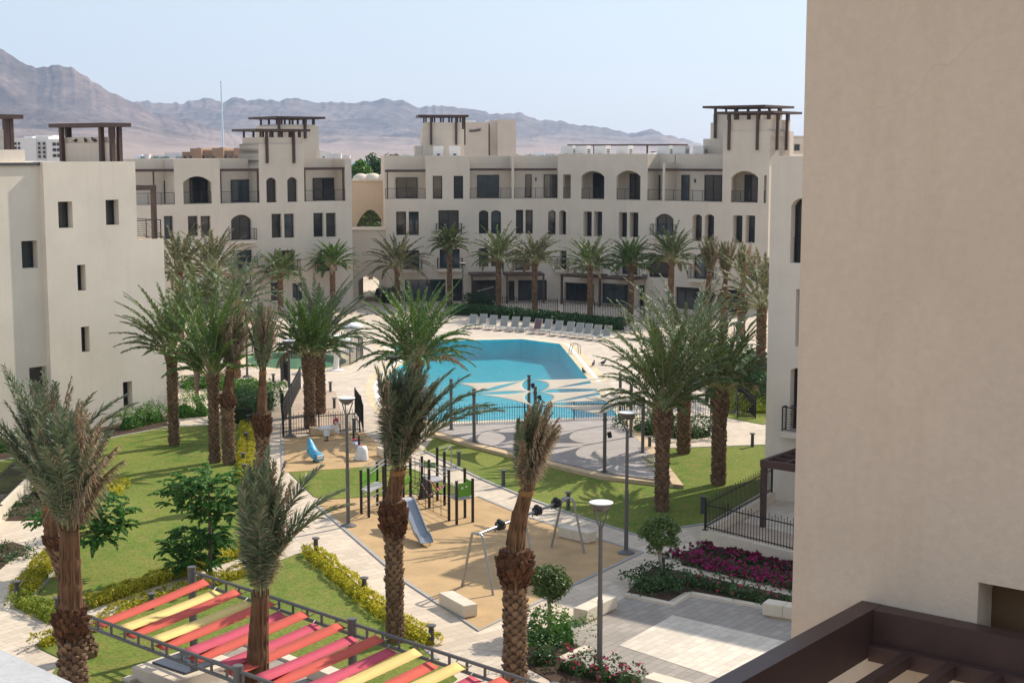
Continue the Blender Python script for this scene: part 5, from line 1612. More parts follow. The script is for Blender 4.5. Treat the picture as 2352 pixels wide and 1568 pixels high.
def hedge(label, pts, wd, h, leafm, seed, name='hedge', dens=170, size=.10, cat='hedge', group=None, core='core', lump=.10, flowers=None, top_only=False):
    """clipped or loose hedge along a ground line: dark twiggy core under a skin of leaves"""
    rg = np.random.default_rng(seed)
    P = [Vector((p[0], p[1], 0)) for p in pts]
    t = thing(name, label, cat, P[0], group)
    mb = MB(); lb_ = MB()
    for a, b in zip(P[:-1], P[1:]):
        d = (b - a); L = d.length; d /= L; nn = Vector((-d.y, d.x, 0))
        c = (a + b) / 2
        core_loft(mb, a, b, nn, wd, h, rg)
        n = int(dens * 1.9 * L * (wd + 1.6 * h))
        s_ = rg.random(n) * (L + wd * .5) - wd * .25
        th = rg.random(n) * math.pi * 1.0
        # superellipse cross-section
        cx = np.sign(np.cos(th)) * np.abs(np.cos(th)) ** .55; cz = np.abs(np.sin(th)) ** .55
        lum = 1 + lump * (np.sin(s_ * 5.3 + seed) + np.sin(s_ * 2.1 + cx * 3 + seed * 2)) + rg.normal(0, .05, n)
        rr = .84 + .18 * rg.random(n)
        ox = cx * wd / 2 * rr * lum; oz = cz * h * rr * lum
        Q = np.array(a)[None, :] + np.array(d)[None, :] * s_[:, None] + np.array(nn)[None, :] * ox[:, None]
        Q[:, 2] = np.maximum(oz, .02)
        Nn = np.array(nn)[None, :] * cx[:, None] + np.array([0, 0, 1.0])[None, :] * (cz[:, None] + .3)
        leaves(lb_, Q, Nn, size, rg, 0)
        if flowers:
            m_ = int(n * flowers[1]); ii = rg.choice(n, m_, replace=False)
            leaves(lb_, Q[ii] + np.array([0, 0, .05]), Nn[ii], size * 1.1, rg, 1, .8, .9)
    mb.build('branches', X['core_' + leafm] if 'core_' + leafm in X and core == 'core' else X[core], t)
    lb_.build('foliage', [X[leafm]] + ([X[flowers[0]]] if flowers else []), t)
    return t
GY = 'golden hedges edging the lawns'
hedge('golden clipped hedge along the left path, from the corner bollard up the lawn edge', GP([(52, 1368), (100, 1310), (138, 1268)]), 0.90, .42, 'yellowhedge', 401, group=GY)
hedge('darker golden hedge across the lawn corner, left of the foreground trunk', GP([(40, 1385), (90, 1408), (134, 1430)]), 0.78, .42, 'yellowgreen', 402, group=GY)
hedge('long golden hedge on the far side of the narrow path by the red strips', GP([(203, 1394), (300, 1360), (400, 1325), (500, 1290), (574, 1266)]), 0.74, .4, 'yellowhedge', 403, group=GY)
hedge('golden hedge on the near side of the narrow path, partly under the strips', GP([(272, 1410), (340, 1385), (423, 1362), (500, 1338), (573, 1316)]), 0.70, .36, 'yellowhedge', 404, group=GY)
hedge('short golden hedge at the lower left, behind the foreground trunk', GP([(92, 1486), (150, 1466), (215, 1445), (262, 1425)]), 0.74, .38, 'yellowhedge', 405, group=GY)
hedge('golden hedge between the near lawn and the diagonal playground path', GP([(712, 1270), (760, 1310), (840, 1380), (900, 1425), (990, 1482)]), 0.78, .38, 'yellowhedge', 406, group=GY)
hedge('golden hedge along the right edge of the left lawn, by four bollards', GP([(592, 1146), (572, 1104), (566, 1060), (568, 1010), (570, 980)]), 0.86, .36, 'yellowhedge', 407, group=GY)
hedge('golden hedge corner behind the left foreground palms', GP([(278, 1115), (255, 1140)]), 0.78, .38, 'yellowhedge', 408, group=GY)
hedge('short golden hedge beside the low wall at the left edge', GP([(80, 1124), (132, 1120)]), 0.62, .45, 'yellowhedge', 409, group=GY)
GS = 'green shrubs'
hedge('row of young green shrubs along the foot of the left block', GP([(280, 988), (330, 975), (372, 965)]), 1.0, .95, 'shrublight', 410, group=GS, name='shrub_row', cat='shrubs', lump=.2)
hedge('thin row of young shrubs at the far left foot of the block', GP([(-10, 1040), (40, 1032), (86, 1024)]), .9, .8, 'shrublight', 411, group=GS, name='shrub_row', cat='shrubs', dens=90, lump=.25)
hedge('bright green bank of shrubs behind the lawn palms', GP([(402, 958), (450, 955), (478, 952)]), 1.7, 1.3, 'shrublight', 412, group=GS, name='shrub_row', cat='shrubs', lump=.18)
hedge('tall dark green shrubs right of the lawn palms, beside the path', GP([(550, 974), (575, 955), (598, 936)]), 2.2, 1.35, 'shrub', 413, group=GS, name='shrub_row', cat='shrubs', lump=.14, size=.14, dens=120)
hedge('sunlit clipped hedge between the block and the paddling pool fence', GP([(420, 892), (480, 884), (545, 896), (618, 904)]), 2.6, .6, 'shrublight', 414, group=GS, lump=.1, size=.13, dens=120)
hedge('dark low hedge behind the row of loungers', GP([(1035, 722), (1100, 724), (1180, 733), (1270, 741), (1360, 752), (1430, 758)]), 1.5, 1.0, 'darkhedge', 415, size=.2, dens=70, lump=.04)
hedge('square green hedge in front of a patio left of the pergolas', GP([(1078, 699), (1132, 703)]), 1.4, 1.1, 'darkhedge', 416, size=.2, dens=70, lump=.04)
hedge('lime green hedge bank behind the pool fence on the right', GP([(1625, 845), (1680, 890), (1752, 950)]), 3.2, .8, 'yellowgreen', 417, size=.14, dens=90, lump=.12)
hedge('darker green hedge behind the lime bank at the right edge', GP([(1690, 850), (1760, 905), (1800, 940)]), 2.6, 1.6, 'shrub', 418, size=.16, dens=70)
hedge('dark green shrubs between the stage and the right pool fence', GP([(1468, 986), (1530, 1000), (1625, 1000)]), 3.0, .95, 'shrub', 419, group=GS, name='shrub_row', cat='shrubs', size=.13, dens=110)
hedge('dark shrub mass under the right clipped tree', GP([(1462, 1354), (1520, 1352), (1560, 1338)]), 1.9, .62, 'shrub', 420, group=GS, name='shrub_row', cat='shrubs', size=.12, dens=120, lump=.16)
hedge('looser shrubs with a few red flowers, running to the right bench', GP([(1575, 1340), (1640, 1352), (1700, 1370), (1752, 1383), (1820, 1390)]), 1.0, .45, 'shrub', 421, group=GS, name='shrub_row', cat='shrubs', size=.12, dens=60, lump=.3, flowers=('pink', .05))
hedge('green shrubs at the foot of the left clipped tree', GP([(1215, 1475), (1262, 1468), (1306, 1485)]), 1.5, .95, 'shrublight', 422, group=GS, name='shrub_row', cat='shrubs', size=.11, dens=140, lump=.15)
hedge('dark green shrubs below the left clipped tree, next to the pink flowers', GP([(1225, 1515), (1275, 1525)]), 1.4, .8, 'shrub', 423, group=GS, name='shrub_row', cat='shrubs', size=.11, dens=120, lump=.15)
hedge('bougainvillea with pink flowers at the bottom, around the foot of the nearest lamp', GP([(1290, 1535), (1345, 1548), (1400, 1562), (1470, 1585)]), 1.0, .52, 'shrub', 424, name='flower_bush', cat='flowers', size=.11, dens=110, lump=.25, flowers=('pink', .09))
hedge('magenta flower bed in front of the low patio wall', GP([(1600, 1275), (1690, 1300), (1800, 1325), (1900, 1348)]), 2.5, .24, 'shrub', 425, name='flower_bed', cat='flowers', size=.13, dens=100, lump=.1, flowers=('purple', .75))
hedge('low weedy groundcover in the bed by the left wall', GP([(40, 1185), (80, 1162), (98, 1148)]), 2.0, .16, 'shrub', 426, name='groundcover_plants', cat='plants', size=.12, dens=120, core='soil', lump=.3)
hedge('low dark groundcover beyond the path at the left edge', GP([(-30, 1290), (18, 1280), (40, 1262)]), 1.9, .28, 'shrub', 427, name='groundcover_plants', cat='plants', size=.12, dens=80, core='soil', lump=.2)
hedge('green bush beside the gateway passage', GP([(880, 690), (905, 697)]), 1.8, 1.4, 'darkhedge', 428, name='shrub_row', cat='shrubs', size=.2, dens=60)
hedge('light green bush before the left wing, left of the gateway', GP([(690, 680), (716, 682)]), 2.0, 2.6, 'shrublight', 429, name='shrub_row', cat='shrubs', size=.22, dens=50)
# trees beyond the gateway
def round_tree(label, c, rad, seed, leafm='shrublight', n=30, size=.55, group='trees beyond the gateway', H=None):
    rg = np.random.default_rng(seed)
    b = Vector((c[0], c[1], 0)); t = thing('broad_tree', label, 'tree', b, group)
    mb = MB(); mb.tube([b, b + Vector((.1, 0, c[2] * .6)), Vector(c)], [.3, .22, .1], 8)
    cb = MB()
    for k in range(n):
        d = rg.normal(0, 1, 3); d /= np.linalg.norm(d)
        q = np.array(c) + d * np.array(rad) * rg.uniform(.4, .95)
        mb.tube([Vector(c) - Vector((0, 0, rad[2] * .4)), q], [.09, .03], 5)
        P, Nn = blob_points(90, q, (rad[0] * .33, rad[1] * .33, rad[2] * .3), rg, .2, .2, k)
        leaves(cb, P, Nn + [0, 0, .4], size, rg)
    mb.build('trunk', X['bark'], t); cb.build('crown', X[leafm], t)
    return t
round_tree('dark green tree beyond the domes, the taller one', AT(872, 392, 240), (3.2, 3, 2.6), 501, 'shrub')
round_tree('light green tree beyond the domes, the left one', AT(826, 402, 235), (3.0, 3, 2.2), 502, 'shrublight')
round_tree('green tree beyond the domes, squeezed against the right wing', AT(900, 392, 245), (2.8, 3, 2.6), 503, 'shrub')
round_tree('tree seen through the grille of the pointed arch', AT(850, 505, 176), (3.2, 2.5, 3.0), 504, 'shrublight')
# tree dots on the far shore
r5 = np.random.default_rng(9)
for i in range(26):
    px = r5.choice([r5.uniform(300, 420), r5.uniform(730, 960), r5.uniform(1190, 1290)]); Y = r5.uniform(2300, 2700)
    x = AT(px, 350, Y).x; h = r5.uniform(5, 11)
    mb = MB(); P, Nn = blob_points(120, (x, Y, h * .55), (h * .8, h * .8, h * .5), r5, .3, .3, i)
    leaves(mb, P, Nn, 3.2, r5); mb.tube([(x, Y, 0), (x, Y, h * .6)], [.5, .3], 5)
    tag(mb.build('broad_tree', X['shrub'], loc=(x, Y, 0)), 'distant tree on the far shore below the mountains', 'tree', 'distant shore trees')
# ------------------------------------------------------------------ lamps, bollards, benches
def lamp(label, base, disc_py, lean=None, first=[None]):
    b = Vector(base); h = height_to(b, disc_py)
    t = thing('street_lamp', label, 'lamp post', b, 'disc topped lamp posts')
    mb = MB(); mb.lathe(b, [(.33, .0), (.33, .06), (.2, .12), (.1, .16)], 18); mb.build('base', X['grey_metal'], t, smooth=False)
    mb = MB(); mb.tube([b, b + Vector((0, 0, h * .45)), b + Vector((0, 0, h * .45 + .02)), b + Vector((0, 0, h - .75))], [.08, .078, .064, .06], 12); mb.build('pole', X['grey_metal'], t)
    mb = MB()
    for a in (0, 2.09, 4.18):
        o = Vector((math.cos(a + .4), math.sin(a + .4), 0))
        mb.tube([b + Vector((0, 0, h - .8)), b + o * .12 + Vector((0, 0, h - .55)), b + o * .26 + Vector((0, 0, h - .18))], .025, 6)
    mb.build('bracket', X['grey_metal'], t)
    mb = MB(); mb.lathe(b, [(.09, h - .26), (.23, h - .17), (.31, h - .06), (.325, h)], 24); mb.build('bowl', X['grey_metal'], t, smooth=True)
    mb = MB(); mb.lathe(b, [(.345, h), (.355, h + .012), (.32, h + .024), (.18, h + .035), (.03, h + .04)], 24); mb.build('disc', X['white'], t, smooth=True)
    return t
lamp('grey lamp post left of the climbing frame, at the rubber edge', G(800, 1209), 914)
lamp('grey lamp post beside the front right palm, at the corner of the rubber', G(1438, 1271), 947)
lamp('nearest grey lamp post, rising from the pink flowers', G(1377, 1556), 1154)
lamp('grey lamp post at the corner of the spring rider area, by the fence', G(667, 1004), 782)
lamp('grey lamp post by the pool edge, half behind the leaning palm', G(905, 1000), 817)
lamp('distant lamp post at the gateway end of the lounger hedge', G(1063, 706), 604)
lamp('grey lamp post inside the right pool fence', G(1690, 948), 740)
lamp('distant lamp post before the fourth patio', G(1480, 742), 629)
lamp('distant lamp post in front of the dark first floor door of the left wing', G(577, 725), 614)
lamp('lamp post at the paddling pool fence behind the lawn palms', G(568, 866), 690)

def bollard(label, x, yt, yb, xb=None):
    b = G(xb or x, yb); h = min(1.0, max(.55, height_to(b, yt)))
    t = thing('bollard_light', label, 'bollard light', b, 'bollard lights beside the paths')
    mb = MB(); mb.lathe(b, [(.085, 0), (.085, h - .12)], 14); mb.build('post', X['dark_grey'], t, smooth=False)
    mb = MB(); mb.lathe(b, [(.06, h - .12), (.10, h - .06), (.15, h - .02), (.155, h + .01), (.06, h + .03)], 16); mb.build('cap', X['grey_metal'], t)
    return t
BOL = [(39, 1334, 1372, 'bollard light at the left corner of the golden hedge'), (130, 1240, 1274, 'bollard light beside the left path, left of the big foreground neck'),
       (134, 1371, 1420, 'bollard light against the foreground trunk, in the darker hedge'), (349, 1362, 1400, 'bollard light between the two golden hedges, under the first red strip'),
       (565, 994, 1018, 'bollard light at the far end of the hedge on the right of the left lawn'), (559, 1040, 1066, 'middle bollard light of the hedge on the right of the left lawn'),
       (561, 1066, 1094, 'nearest bollard light of the hedge on the right of the left lawn'), (571, 953, 976, 'bollard light in front of the tall dark green shrubs'),
       (628, 859, 878, 'bollard light by the open paddling pool gate'), (759, 877, 900, 'bollard light at the far edge of the fenced earth bed'),
       (768, 914, 938, 'bollard light at the right edge of the fenced earth bed'), (814, 962, 992, 'bollard light at the right gate of the fenced earth bed'),
       (726, 1235, 1273, 'bollard light at the tip of the diagonal golden hedge'), (837, 1326, 1366, 'bollard light halfway along the diagonal golden hedge'),
       (991, 1435, 1477, 'bollard light at the near end of the diagonal golden hedge'), (1054, 1037, 1071, 'bollard light on the grass just behind the climbing frame'),
       (1156, 1079, 1118, 'bollard light on the grass left of the dry bound palm'), (1305, 1130, 1172, 'bollard light behind the right end of the swing'),
       (1613, 1140, 1180, 'bollard light on the shaded grass left of the patio fence'), (1522, 1285, 1312, 'bollard light behind the right clipped tree trunk'),
       (1492, 1002, 1034, 'bollard light at the right corner of the stage'), (1728, 995, 1027, 'bollard light by the path at the right edge of the lawn'),
       (1629, 976, 1001, 'bollard light at the right end of the dark shrubs by the stage'), (808, 1497, 1540, 'bollard light beside the right post of the strip canopy'),
       (1208, 1440, 1475, 'bollard light at the shrubs right of the curved brown palm')]
for x, a, b_, l in BOL: bollard(l, x, a, b_)

def bench(label, p1, p2, wd=.52, h=.46, mat='stone', slabs=True, z0=0.0):
    """solid stone block bench on a recessed plinth; p1, p2 are ground ends of its centre line"""
    a, b = Vector(p1), Vector(p2); d = b - a; L = d.length; d /= L; nn = Vector((-d.y, d.x, 0)); c = (a + b) / 2
    t = thing('bench', label, 'bench', (c.x, c.y, z0), 'stone block benches')
    mb = MB(); mb.obox((c.x, c.y, z0 + .03), d, nn, (0, 0, 1), L / 2 - .05, wd / 2 - .05, .03); mb.build('plinth', X['sandstone'], t)
    mb = MB(); n = max(1, round(L / .9))
    for k in range(n):
        q = a + d * (L * (k + .5) / n)
        mb.obox((q.x, q.y, z0 + .06 + (h - .06) / 2), d, nn, (0, 0, 1), L / n / 2 - .004, wd / 2, (h - .06) / 2, bev=.012)
    mb.build('block', X[mat], t)
    return t
bench('cream stone bench at the near corner of the rubber surface', G(1024, 1388), G(1081, 1420))
bench('cream stone bench across the path from the grey terrace, beside the nearest lamp', G(1332, 1430), G(1402, 1396))
bench('cream stone bench behind the right end of the swing', G(1292, 1232), G(1360, 1248))
bench('cream stone bench at the wall edge of the grey terrace', G(1757, 1410), G(1850, 1425), .55)
bench('sand coloured bench backed against the fence, behind the spring riders', G(712, 1001), G(774, 997), .55, .46, 'sandstone')
bench('white stone bench right of the spring riders, half behind the leaning palm', G(876, 1045), G(915, 1068))
bench('cream stone bench at the bottom edge of the picture, right of the pink flowers', G(1488, 1584), G(1580, 1610), .55)
bench('cream bench on the little square, seen between the pink strips', G(498, 1506), G(545, 1482), .5, .44)
bench('cream bench on the far right of the little square under the strips', G(720, 1556), G(800, 1590), .5, .44)
# square seat with dark slab under the canopy
t = thing('bench', 'low stone seat with a glossy dark slab, bottom left under the strip canopy', 'bench', G(430, 1562), 'stone block benches')
c = G(428, 1553); mb = MB(); mb.obox((c.x, c.y, .2), A2, B2, (0, 0, 1), 1.15, 1.0, .2, bev=.015); mb.build('block', X['stone'], t)
X['darkslab'] = M('polished_dark_slab', (.035, .035, .045), .12, .1, 2, 0, spec=.6)
mb = MB(); mb.obox((c.x, c.y, .43), A2, B2, (0, 0, 1), .62, .75, .028, bev=.006); mb.build('slab', X['darkslab'], t)
# manhole-like round floor lights
for px, py, l in ((905 / 2.56 * 0 + 152, 1429, 'flat round ground light in the left lawn corner'), (556, 1550, 'round ground light')):
    pass
# ------------------------------------------------------------------ fences
def fence(label, pts, h=1.2, z0=0.02, pick=.13, pw=.011, mat='black', ph=None, tall=False, name='picket_fence'):
    P = [Vector((p[0], p[1], 0)) for p in pts]
    t = thing(name, label, 'fence', (P[0].x, P[0].y, 0), None)
    for a, b in zip(P[:-1], P[1:]):
        mb = MB(); d = b - a; L = d.length
        for z in (z0 + .12, z0 + h - .16): mb.bar(a + Vector((0, 0, z)), b + Vector((0, 0, z)), .03, .04)
        n = max(1, int(L / pick))
        for k in range(1, n):
            p = a.lerp(b, k / n); hh = h + (.10 if k % 2 == 0 else 0)
            mb.box(p.x - pw, p.x + pw, p.y - pw, p.y + pw, z0 + .04, z0 + hh)
        mb.build('railing_panel', X[mat], t)
    for p in P:
        mb = MB(); mb.box(p.x - .035, p.x + .035, p.y - .035, p.y + .035, 0, z0 + h + .12); mb.build('post', X[mat], t)
    return t
def div(px, n):
    """more posts along a pixel polyline"""
    g = GP(px); out = [g[0]]
    for a, b in zip(g[:-1], g[1:]):
        for k in range(1, n + 1): out.append(a.lerp(b, k / n))
    return out
fence('black picket fence along the pool side of the stage', div([(985, 984), (1205, 975), (1430, 966)], 2), 1.15, pick=.14)
fence('black picket fence from the stage to the right pool gate', div([(1434, 966), (1632, 963)], 2), 1.15, pick=.14)
fence('black fence and gate posts down the right side of the pool deck', div([(1600, 845), (1668, 905), (1735, 962), (1694, 960)], 1), 1.25, pick=.12)
fence('black picket fence in front of the earth bed, by the spring riders', div([(652, 1003), (733, 998), (826, 991)], 1), 1.15, pick=.13)
fence('dense black fence along the left side of the earth bed', GP([(650, 1002), (651, 975), (670, 935), (690, 893)]), 1.3, pick=.085)
fence('short black gate at the right end of the earth bed fence', GP([(834, 990), (829, 968), (816, 948)]), 1.35, pick=.19, pw=.02)
kf = [(648, 884), (600, 880), (552, 862), (530, 838), (560, 812), (640, 800), (740, 795), (800, 798), (832, 810), (834, 822), (815, 835), (770, 848), (700, 862)]
fence('round metal fence enclosing the paddling pool', GP(bez(kf, it=1)[4:-4]), 1.1, pick=.16, mat='grey_metal')
fence('black open gate of the paddling pool fence', GP([(646, 884), (652, 872), (662, 880)]), 1.35, pick=.12)
fence('black patio fence between the gateway and the first pergola', div([(1140, 712), (1075, 706)], 1), 1.35, pick=.19, pw=.02)
fence('black patio fence behind the first loungers, mixed heights', div([(1150, 712), (1215, 716), (1280, 720)], 1), 1.35, pick=.19, pw=.02)
fence('black patio fence behind the dark lounger, mixed heights', div([(1295, 722), (1365, 728), (1440, 736)], 1), 1.35, pick=.19, pw=.02)
fence('black patio fence right of the lounger hedge, behind the bound palms', div([(1470, 740), (1560, 752), (1660, 770)], 1), 1.35, pick=.19, pw=.02)
# low patio walls with fences (left edge and right)
def walled_fence(label, pts, wh, fh, ww=.25):
    P = GP(pts)
    t = fence(label, P, fh, wh + .01, pick=.14)
    w_ = MB()
    for a, b in zip(P[:-1], P[1:]):
        d = (b - a); L = d.length; d /= L; c = (a + b) / 2
        w_.obox((c.x, c.y, wh / 2 - .02), d, (-d.y, d.x, 0), (0, 0, 1), L / 2 + ww / 2 - .002, ww / 2, wh / 2 + .02)
    w_.build('base_wall', X['stone'], t)
    return t
walled_fence('black fence on a low cream wall round the right ground floor patio', [(1772, 1152), (1619, 1240), (1900, 1312)], .42, 1.15)
walled_fence('black fence on a cream wall at the left edge of the lawn', [(76, 1112), (0, 1190), (-60, 1250)], .55, 1.2)
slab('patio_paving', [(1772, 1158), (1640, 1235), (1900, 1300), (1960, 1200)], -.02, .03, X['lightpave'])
slab('planting_bed', [(1640, 1234), (1700, 1200), (1960, 1262), (1900, 1299)], -.03, .05, X['earth'])
# patio pergolas of the right wing
for i, (a, b, y) in enumerate([(1082, 1147, 637), (1162, 1250, 638), (1291, 1360, 648), (1378, 1452, 652)]):
    fr = RA if b < 1281 else RB
    s0, s1 = fr.S(a, 660, 2.8), fr.S(b, 660, 2.8)
    t = thing('pergola', 'dark brown patio pergola against the right wing, %s of four from the gateway' % ordn[i], 'pergola', fr.P(s0, 0, 3), 'patio pergolas')
    z = 2.75
    mb = MB(); pergola_canopy(mb, fr, s0, s1, .02, 3.1, z, .22, 9, .12); fr.box(mb, s0 + .13, s1 - .13, z + .2, z + .23, .15, 2.97); mb.build('canopy', X['brown'], t)
    for s_ in (s0 + .1, s1 - .1):
        mb = MB(); fr.box(mb, s_ - .09, s_ + .09, 0, z, 2.9, 3.08); mb.build('post', X['brown'], t)
# string lights in the first patio
t = thing('string_lights', 'string of small white bulbs in the dark patio left of the first pergola posts', 'lights', RA.P(RA.S(1110, 660, .4), 2.2, .4))
X['bulb'] = None
m_, nt_, b_ = newmat('lit_bulb'); b_.inputs['Emission Color'].default_value = (1, .92, .8, 1); b_.inputs['Emission Strength'].default_value = .25; X['bulb'] = m_
mb = MB()
bp = [RA.P(RA.S(1098 + 34 * k / 9, 668 - 10 * k / 9, 1.0), RA.Z(1100, 667 - 9 * k / 9, 1.0), 1.0) for k in range(10)]
mb.tube(bp, .006, 4); mb.build('cable', X['black'], t)
mb = MB()
for p in bp[::1]: mb.lathe(p - Vector((0, 0, .06)), [(.01, -.035), (.035, -.015), (.035, .015), (.01, .035)], 8)
mb.build('bulbs', X['bulb'], t)
# ------------------------------------------------------------------ loungers
FEET = [(1076, 757), (1099, 756), (1122, 759), (1146, 761), (1171, 763), (1196, 764), (1222, 768), (1245, 769), (1269, 773), (1294, 775), (1315, 778), (1335, 780), (1354, 783), (1377, 785)]
X['sling'] = M('white_mesh_sling', (.30, .30, .275), .7, .05, 4, .05, 60)
X['slingdark'] = M('brown_mesh_sling', (.16, .10, .10), .7, .05, 4, .05, 60)
X['offgrey'] = M('pale_grey_frame_paint', (.46, .455, .43), .6, .05, 3, .03)
def make_lounger(label, sl='sling'):
    t = thing('sun_lounger', label, 'sun lounger', (0, 0, 0), 'sun loungers in a row by the pool')
    mb = MB()
    for y in (-.31, .31): mb.bar((0, y, .32), (1.35, y, .32), .05, .06)
    for x in (0.03, 1.32): mb.bar((x, -.31, .322), (x, .31, .322), .05, .05)
    mb.build('frame', X['offgrey'], t)
    for x, y in ((.12, -.29), (.12, .29), (1.2, -.29), (1.2, .29)):
        m = MB(); m.box(x - .025, x + .025, y - .025, y + .025, 0, .3); m.build('leg', X['white'], t)
    m = MB(); m.obox((.68, 0, .358), (1, 0, 0), (0, 1, 0), (0, 0, 1), .68, .285, .012, bev=.005); m.build('seat', X[sl], t)
    a = R(60); d = Vector((math.cos(a), 0, math.sin(a)))
    m = MB(); m.obox(Vector((1.28, 0, .37)) + d * .43, d, (0, 1, 0), d.cross(Vector((0, 1, 0))), .43, .285, .014, bev=.005); b2 = m.build('backrest', X[sl], t)
    m = MB()
    for y in (-.305, .305): m.bar(Vector((1.28, y, .34)), Vector((1.28, y, .34)) + d * .9, .04, .04)
    m.bar(Vector((1.28, -.305, .34)) + d * .9, Vector((1.28, .305, .34)) + d * .9, .04, .04)
    m.build('backrest_frame', X['offgrey'], b2)
    return t
l0 = make_lounger('x'); l1 = make_lounger('x', 'slingdark')
hd = math.atan2(2.3, .55)
for i, (x, y) in enumerate(FEET):
    p = G(x, y)
    lab = 'brown sun lounger, the only dark one in the white row by the pool' if i == 6 else 'white sun lounger, %s from the left in the row before the dark hedge' % ordn[i]
    if i == 0: o = l0; o.location = p; o['label'] = lab
    elif i == 6: o = l1; o.location = p; o['label'] = lab
    else: o = dup(l0, p, lab)
    o.rotation_euler = (0, 0, hd + .012 * (i % 3 - 1) - .02 * i)
# two loungers stacked by the right palm
for k, (x, y) in enumerate([(1560, 885), (1585, 868)]):
    o = dup(l0, G(x, y), ('white sun lounger alone on the deck, behind the front right palm trunk', 'white sun lounger on the right deck, behind the right hand palms')[k]); o.rotation_euler = (0, 0, R(150))
# ------------------------------------------------------------------ shade sails on the stage
ZS = .19
PO = {'l': ((1036, 872), None), 'a': ((1089, 894), (1089, 1014)), 'b': ((1215, 862), None), 'c': ((1229.5, 889), None), 'd': ((1232, 922), None), 'e': ((1424.5, 858), (1424, 971)), 'f': ((1449, 883), (1449, 1003)), 'g': ((1477, 913), (1476, 1039)), 'h': ((1388.5, 949), (1388.5, 1083))}
PT = {}
sname = {'l': 'sail pole farthest left, hidden in palm leaves', 'a': 'left front sail pole', 'b': 'farthest of the three middle sail poles', 'c': 'second of the three middle sail poles', 'd': 'nearest of the three middle sail poles, behind the dry palm', 'e': 'farthest sail pole at the right side of the stage', 'f': 'middle sail pole at the right side of the stage', 'g': 'nearest sail pole at the right side of the stage', 'h': 'front sail pole carrying a black spotlight'}
for k, (tp_, bs) in PO.items():
    if bs: b = G(*bs, ZS); h = height_to(b, tp_[1])
    else:
        h = 2.9; p = G(*tp_, h); b = Vector((p.x, p.y, ZS))
    t = thing('sail_pole', 'grey ' + sname[k], 'pole', b, 'poles of the shade sails')
    mb = MB(); mb.tube([b, Vector((b.x, b.y, h))], .085, 12); mb.build('post', X['grey_metal'], t)
    for z_, pr_, nm_ in ((h - .3, [(.09, -.04), (.11, -.04), (.11, .04), (.09, .04)], 'collar'), (h - .02, [(.1, 0), (.1, .05)], 'cap'), (ZS, [(.17, 0), (.17, .025), (.09, .03)], 'base_plate')):
        mb = MB(); mb.lathe((b.x, b.y, z_), pr_, 12); mb.build(nm_, X['dark_grey'], t)
    if k in 'chb':
        mb = MB(); mb.obox((b.x + .22, b.y - .05, h - (1.0 if k == 'h' else .55)), (1, .1, .2), (0, 1, 0), (-.2, 0, 1), .1, .12, .13, bev=.02); mb.bar((b.x, b.y, h - (1.0 if k == 'h' else .55)), (b.x + .2, b.y - .04, h - (1.0 if k == 'h' else .55)), .04, .04); mb.build('spotlight', X['black'], t)
    PT[k] = Vector((b.x, b.y, h - .15))
X['sail'] = None
def sailmat():
    m, nt, b = newmat('cream_sail_cloth')
    co = coords(nt); n = noisetex(nt, co, 60, 2); n2 = noisetex(nt, co, 1.2, 4)
    c = mixc(nt, ramp(nt, n2, .3, .7), (.66, .58, .47), (.74, .67, .56))
    nt.links.new(c, b.inputs['Base Color']); b.inputs['Roughness'].default_value = .8
    tr = N(nt, 'ShaderNodeBsdfTranslucent'); nt.links.new(c, tr.inputs[0])
    mx = N(nt, 'ShaderNodeMixShader'); mx.inputs[0].default_value = .3
    nt.links.new(b.outputs[0], mx.inputs[1]); nt.links.new(tr.outputs[0], mx.inputs[2])
    tp = N(nt, 'ShaderNodeBsdfTransparent'); m2 = N(nt, 'ShaderNodeMixShader'); m2.inputs[0].default_value = .16      # open weave
    nt.links.new(mx.outputs[0], m2.inputs[1]); nt.links.new(tp.outputs[0], m2.inputs[2]); nt.links.new(m2.outputs[0], nt.nodes['Material Output'].inputs[0])
    return m
X['sail'] = sailmat()
def sail(label, ks, pulls, dz):
    v = [PT[k] + Vector((0, 0, z)) for k, z in zip(ks, dz)]
    c = (v[0] + v[1] + v[2]) / 3
    cor = [p + (c - p) * min(.12, .3 / (c - p).length) for p in v]
    t = thing('shade_sail', label, 'shade sail', (c.x, c.y, c.z), 'cream shade sails')
    n = 14; V = []; idx = {}
    for i in range(n + 1):
        for j in range(n + 1 - i):
            b0, b1 = i / n, j / n; b2 = 1 - b0 - b1
            p = cor[0] * b0 + cor[1] * b1 + cor[2] * b2
            for (x, y, o, k) in ((b0, b1, b2, 0), (b1, b2, b0, 1), (b2, b0, b1, 2)):
                p = p + (c - (v[k] + v[(k + 1) % 3]) / 2) * (4 * x * y) * pulls[k] * (1 - o)
            idx[(i, j)] = len(V); V.append(p)
    F = []
    for i in range(n):
        for j in range(n - i):
            F.append((idx[(i, j)], idx[(i + 1, j)], idx[(i, j + 1)]))
            if j < n - i - 1: F.append((idx[(i + 1, j)], idx[(i + 1, j + 1)], idx[(i, j + 1)]))
    mb = MB(); mb.add(V, F); o = mb.build('cloth', X['sail'], t, smooth=True)
    s_ = o.modifiers.new('hem', 'SOLIDIFY'); s_.thickness = .012
    mb = MB()
    for p, q in zip(v, cor): mb.tube([p, q], .012, 5)
    mb.build('cable', X['steel'], t)
sail('cream triangular shade sail farthest left, running behind the leaning palm', 'lab', (.3, .3, .2), (.0, -.1, -.1))
sail('cream shade sail from the left front pole to the two far middle poles', 'abc', (.3, .42, .3), (-.1, .05, -.15))
sail('cream shade sail from the left front pole to the nearer middle poles', 'acd', (.3, .42, .3), (-.1, .02, -.15))
sail('far right cream shade sail, between the far middle poles and the far right pole', 'bce', (.42, .28, .22), (-.05, -.2, .02))
